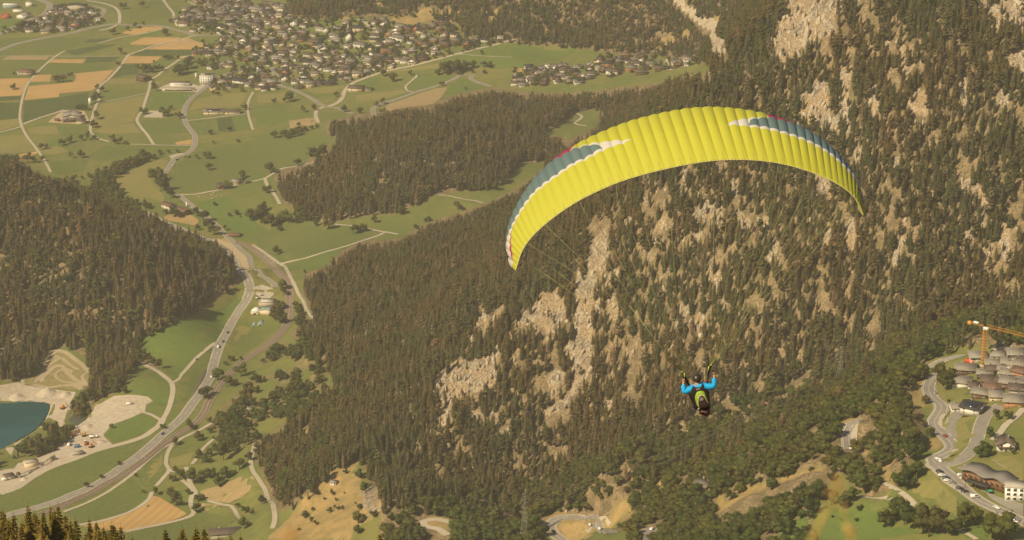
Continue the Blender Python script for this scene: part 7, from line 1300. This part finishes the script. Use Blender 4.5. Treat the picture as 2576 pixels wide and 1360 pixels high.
for x, y, mt, rz, lab in ((1105, 615, "blue", 10, "blue container beside the concrete bunker"), (990, 590, "white", 80, "white container on the yard by the trees"), (1070, 345, "white", 20, "pale blue container at the tip of the tree row"), (60, 1090, "white", 15, "white container at the lower left of the works"), (1850, 5, "white", 20, "white container on the upper sand bank")):
    p = hit1(*zq(x, y)); root = empty("container", p+Z*.25, R(rz), lab, "container", "containers of the gravel works"); MB().box((0, 0, 1.25), (5.2, 2.4, 2.5)).obj("body", mat_plain("blue_box", (.05, .16, .30), .5) if mt == "blue" else M_WSHEET, root); db = MB()
    for q in range(6): db.box((-2.3+q*.92, -1.22, 1.25), (.1, .07, 2.3))
    db.obj("ribs", M_STEEL, root)
p = hit1(*zq(760, 790)); root = empty("crusher", p, R(25), "rusty stone crusher at the head of the conveyor", "crusher"); MB().box((0, 0, 2.6), (4, 2.6, 1.8)).obj("hopper", M_STEEL, root); MB().bar((-1.2, -1.4, 2.0), (-1.2, 1.4, 2.0), 1.1, 14).obj("drum", M_WOOD, root)
for x in (-1.7, 1.7):
    for y in (-1.1, 1.1): obj("leg", MB().bar((x, y, -.3), (x, y, 2), .14).mesh("leg", M_STEEL), root)
p = hit1(*zq(265, 1050)); root = empty("sieve_tower", p, R(20), "rusty sieve tower at the lower end of the gravel works", "machine"); MB().box((0, 0, 4.2), (3, 2.6, 2.2)).obj("hopper", M_WOOD, root); MB().bar((0, 0, 3), (2.6, 0, .8), .4, 4).obj("chute", M_CONC, root)
for x in (-1.3, 1.3):
    for y in (-1.1, 1.1): obj("leg", MB().bar((x, y, -.3), (x, y, 4), .13).mesh("leg", M_STEEL), root)

# ------------------------------------------------------------------ cows on the meadow, catenary masts, flood-light poles
M_COW = mat_var("cow_hide", (.68, .58, .44), (.60, .48, .34), .4, 2.0, local=True)
def cow_mesh():
    V = [Vector(q) for q in ((0, 0, 1.05), (-.75, 0, 1.1), (.7, 0, 1.12), (1.05, 0, 1.25), (1.35, 0, 1.0), (1.6, 0, .75))]; mb = MB()
    rad = (.42, .36, .38, .22, .18, .11); order = (1, 0, 2, 3, 4, 5)
    for a, b in zip(order, order[1:]): mb.bar(V[a], V[b], rad[a], 8, r2=rad[b])
    for x in (-.7, .6):
        for y in (-.22, .22): mb.bar((x, y, .95), (x-.05, y, .5), .12, 6, r2=.08); mb.bar((x-.05, y, .5), (x, y, 0), .08, 6, r2=.06)
    mb.bar((-1.05, 0, 1.2), (-1.15, 0, .5), .04, 4, r2=.03)
    for s in (-1, 1): mb.bar((1.2, s*.12, 1.15), (1.2, s*.32, 1.2), .05, 4, r2=.02)
    return mb.mesh("cow", M_COW, smooth=True)
CW = cow_mesh()
for k, (x, y) in enumerate(nums("2140,590 2155,605 2050,632 2000,633 2195,600 2130,652 2160,585 2230,625 2127,617")):
    p = hit1(OX[0]+x/4, OY[1]+y/4); o = obj("cow", CW, None, None, p+Z*.15); o.rotation_euler = (0, 0, k*1.9); o["label"] = "pale cow grazing the meadow below the two barns, seen %s from the left" % ("first", "fourth", "third", "second", "sixth", "fifth", "seventh", "ninth", "eighth")[k]; o["category"] = "cow"; o["group"] = "cows on the meadow"
xy = LINES[2][0]; L = np.concatenate([[0], np.cumsum(np.hypot(*np.diff(xy, axis=0).T))]); MASTM = MB().bar((0, 0, -.5), (0, 0, 8.2), .13, 6).mesh("mast", M_STEEL); ARMM = MB().bar((0, 0, 7.4), (3.6, 0, 7.0), .07, 4).mesh("bracket", M_STEEL)
for k, q in enumerate(np.arange(20, L[-1], 48)):
    x, y = np.interp(q, L, xy[:, 0]), np.interp(q, L, xy[:, 1]); i = min(max(int(np.searchsorted(L, q)), 1), len(xy)-2); t = xy[i+1]-xy[i-1]; t = t/np.hypot(*t); nx_, ny_2 = -t[1], t[0]; x, y = x+nx_*5.2, y+ny_2*5.2
    z = float(sample(x, y)); root = empty("catenary_mast", (x, y, z), math.atan2(-ny_2, -nx_), None, "mast", "catenary masts of the railway"); obj("mast", MASTM, root); obj("bracket", ARMM, root); u, v, _ = project(x, y, z); root["label"] = "catenary mast beside the railway, %s along the track from the highway junction" % (ORD[k] or "first")
for i, j, x, y, lab in ((0, 0, 1862, 1060, "flood-light pole at the near right corner of the pitch"), (0, 0, 1922, 990, "flood-light pole on the right side of the pitch"), (0, 0, 1592, 930, "flood-light pole at the far left corner of the pitch")):
    p = hit1(OX[i]+x/4, OY[j]+y/4); root = empty("floodlight", p, 0, lab, "lamp post", "flood-light poles of the pitch"); MB().bar((0, 0, 0), (0, 0, 13), .14, 6, r2=.08).obj("pole", M_STEEL, root); MB().box((0, 0, 13.1), (1.4, .4, .6)).obj("lamp_head", M_WSHEET, root)
gl = MB()
for k, (u, v, rz, lab) in enumerate(((476, 245, 20, "white goal at the right end of the pitch"), (382, 258, 20, "white goal at the left end of the pitch"))):
    p = hit1(u, v); root = empty("goal", p, R(rz), lab, "goal"); MB().bar((0, -3.6, 0), (0, -3.6, 2.4), .08).bar((0, 3.6, 0), (0, 3.6, 2.4), .08).bar((0, -3.6, 2.4), (0, 3.6, 2.4), .08).obj("frame", M_WSHEET, root)
# ------------------------------------------------------------------ seed heads close to the camera, out of focus
M_SEED = mat_var("seed_head", (.42, .17, .07), (.34, .13, .05), 60, 300, (.5, .24, .1), local=True); M_STRAW = mat_var("dry_stalk", (.46, .33, .10), (.40, .28, .08), 40, 200, local=True); M_SEEDR = mat_plain("red_seed_head", (.42, .14, .07), .8)
def stalk(pts, heads, label, dist, rad=.0026):
    P_ = [Vector(at_depth(u, v, dist)) for u, v in pts]; base = P_[-1].copy(); gz = float(sample(base.x, base.y)); foot = Vector((base.x-.05, base.y+.12, min(gz, base.z-.3))); root = empty("dry_plant", foot, 0, label, "plant", "dry seed plants close to the lens"); mb = MB(); ch = P_+[base.lerp(foot, .5)+Vector((.03, 0, 0)), foot]
    for a, b in zip(ch, ch[1:]): mb.bar(a-foot, b-foot, rad, 6)
    mb.obj("stalk", M_STRAW, root); rr_ = random.Random(3)
    for (u, v, ro, mt) in heads:
        c = Vector(at_depth(u, v, dist)); mb = MB(); r_m = ro*dist*.00011
        for q in range(30):
            d = Vector((rr_.gauss(0, 1), rr_.gauss(0, 1), rr_.gauss(0, 1))).normalized()*r_m*rr_.uniform(.2, 1.0); mb.blob(c+d-foot, r_m*.2, 1, .3, rr_)
        near = min(P_, key=lambda q: (q-c).length); mb.bar(near-foot, c-foot, rad*.6, 4); mb.obj("seed_head", mt, root)
stalk([(2108, 1200), (2100, 1240), (2092, 1280), (2076, 1290), (2060, 1325), (2045, 1362)], [(2105, 1203, 13, M_SEED), (2110, 1218, 10, M_SEED), (2083, 1238, 11, M_SEED), (2118, 1228, 8, M_SEED)], "blurred orange seed head plant rising from the bottom edge", 2.0, .0012)
stalk([(2080, 1282), (2070, 1302), (2058, 1330), (2040, 1362)], [], "blurred pale grass stalk beside the orange seed heads", 1.9, .0022)
stalk([(2122, 1272), (2126, 1310), (2130, 1362)], [(2122, 1272, 8, M_SEEDR)], "blurred plant with one small red seed head", 2.05, .0012); stalk([(2134, 1322), (2142, 1345), (2146, 1365)], [(2150, 1330, 7, M_SEEDR)], "blurred short stalk at the bottom edge", 1.9, .002)
stalk([(735, 1335), (728, 1366)], [(728, 1338, 16, M_SEED), (712, 1352, 12, M_SEED), (750, 1350, 12, M_SEED)], "blurred brown seed plant low at the bottom edge, far from the others", 1.7, .002)
# ------------------------------------------------------------------ remaining broadleaf woods (garden trees included) as one mass
bx = np.concatenate([e[0] for e in EXTRA_BRO]); by = np.concatenate([e[1] for e in EXTRA_BRO]); bh = np.concatenate([e[2] for e in EXTRA_BRO])
scatter("broadleaf_woods", BROS, np.stack([bx, by, sample(bx, by)], 1), bh, RNG.uniform(1.0, 1.4, len(bx)), RNG.uniform(0, 6.28, len(bx)), RNG.integers(0, 4, len(bx)), "green broadleaf woods, hedges and garden trees of the valley and slopes")
print("broadleaf_woods", len(bx))
settle()
# ------------------------------------------------------------------ haze over the valley
m = D.materials.new("haze"); m.use_nodes = True; nd = m.node_tree.nodes; nd.remove(nd["Principled BSDF"])
pv = nd.new("ShaderNodeVolumePrincipled"); pv.inputs["Color"].default_value = (.95, .86, .66, 1); pv.inputs["Density"].default_value = 0.0001; pv.inputs["Anisotropy"].default_value = .2
m.node_tree.links.new(pv.outputs[0], nd["Material Output"].inputs["Volume"])
hz = MB().box((0, 3150, 500), (2700, 6600, 1040)).obj("haze", m); tag(hz, kind="stuff")
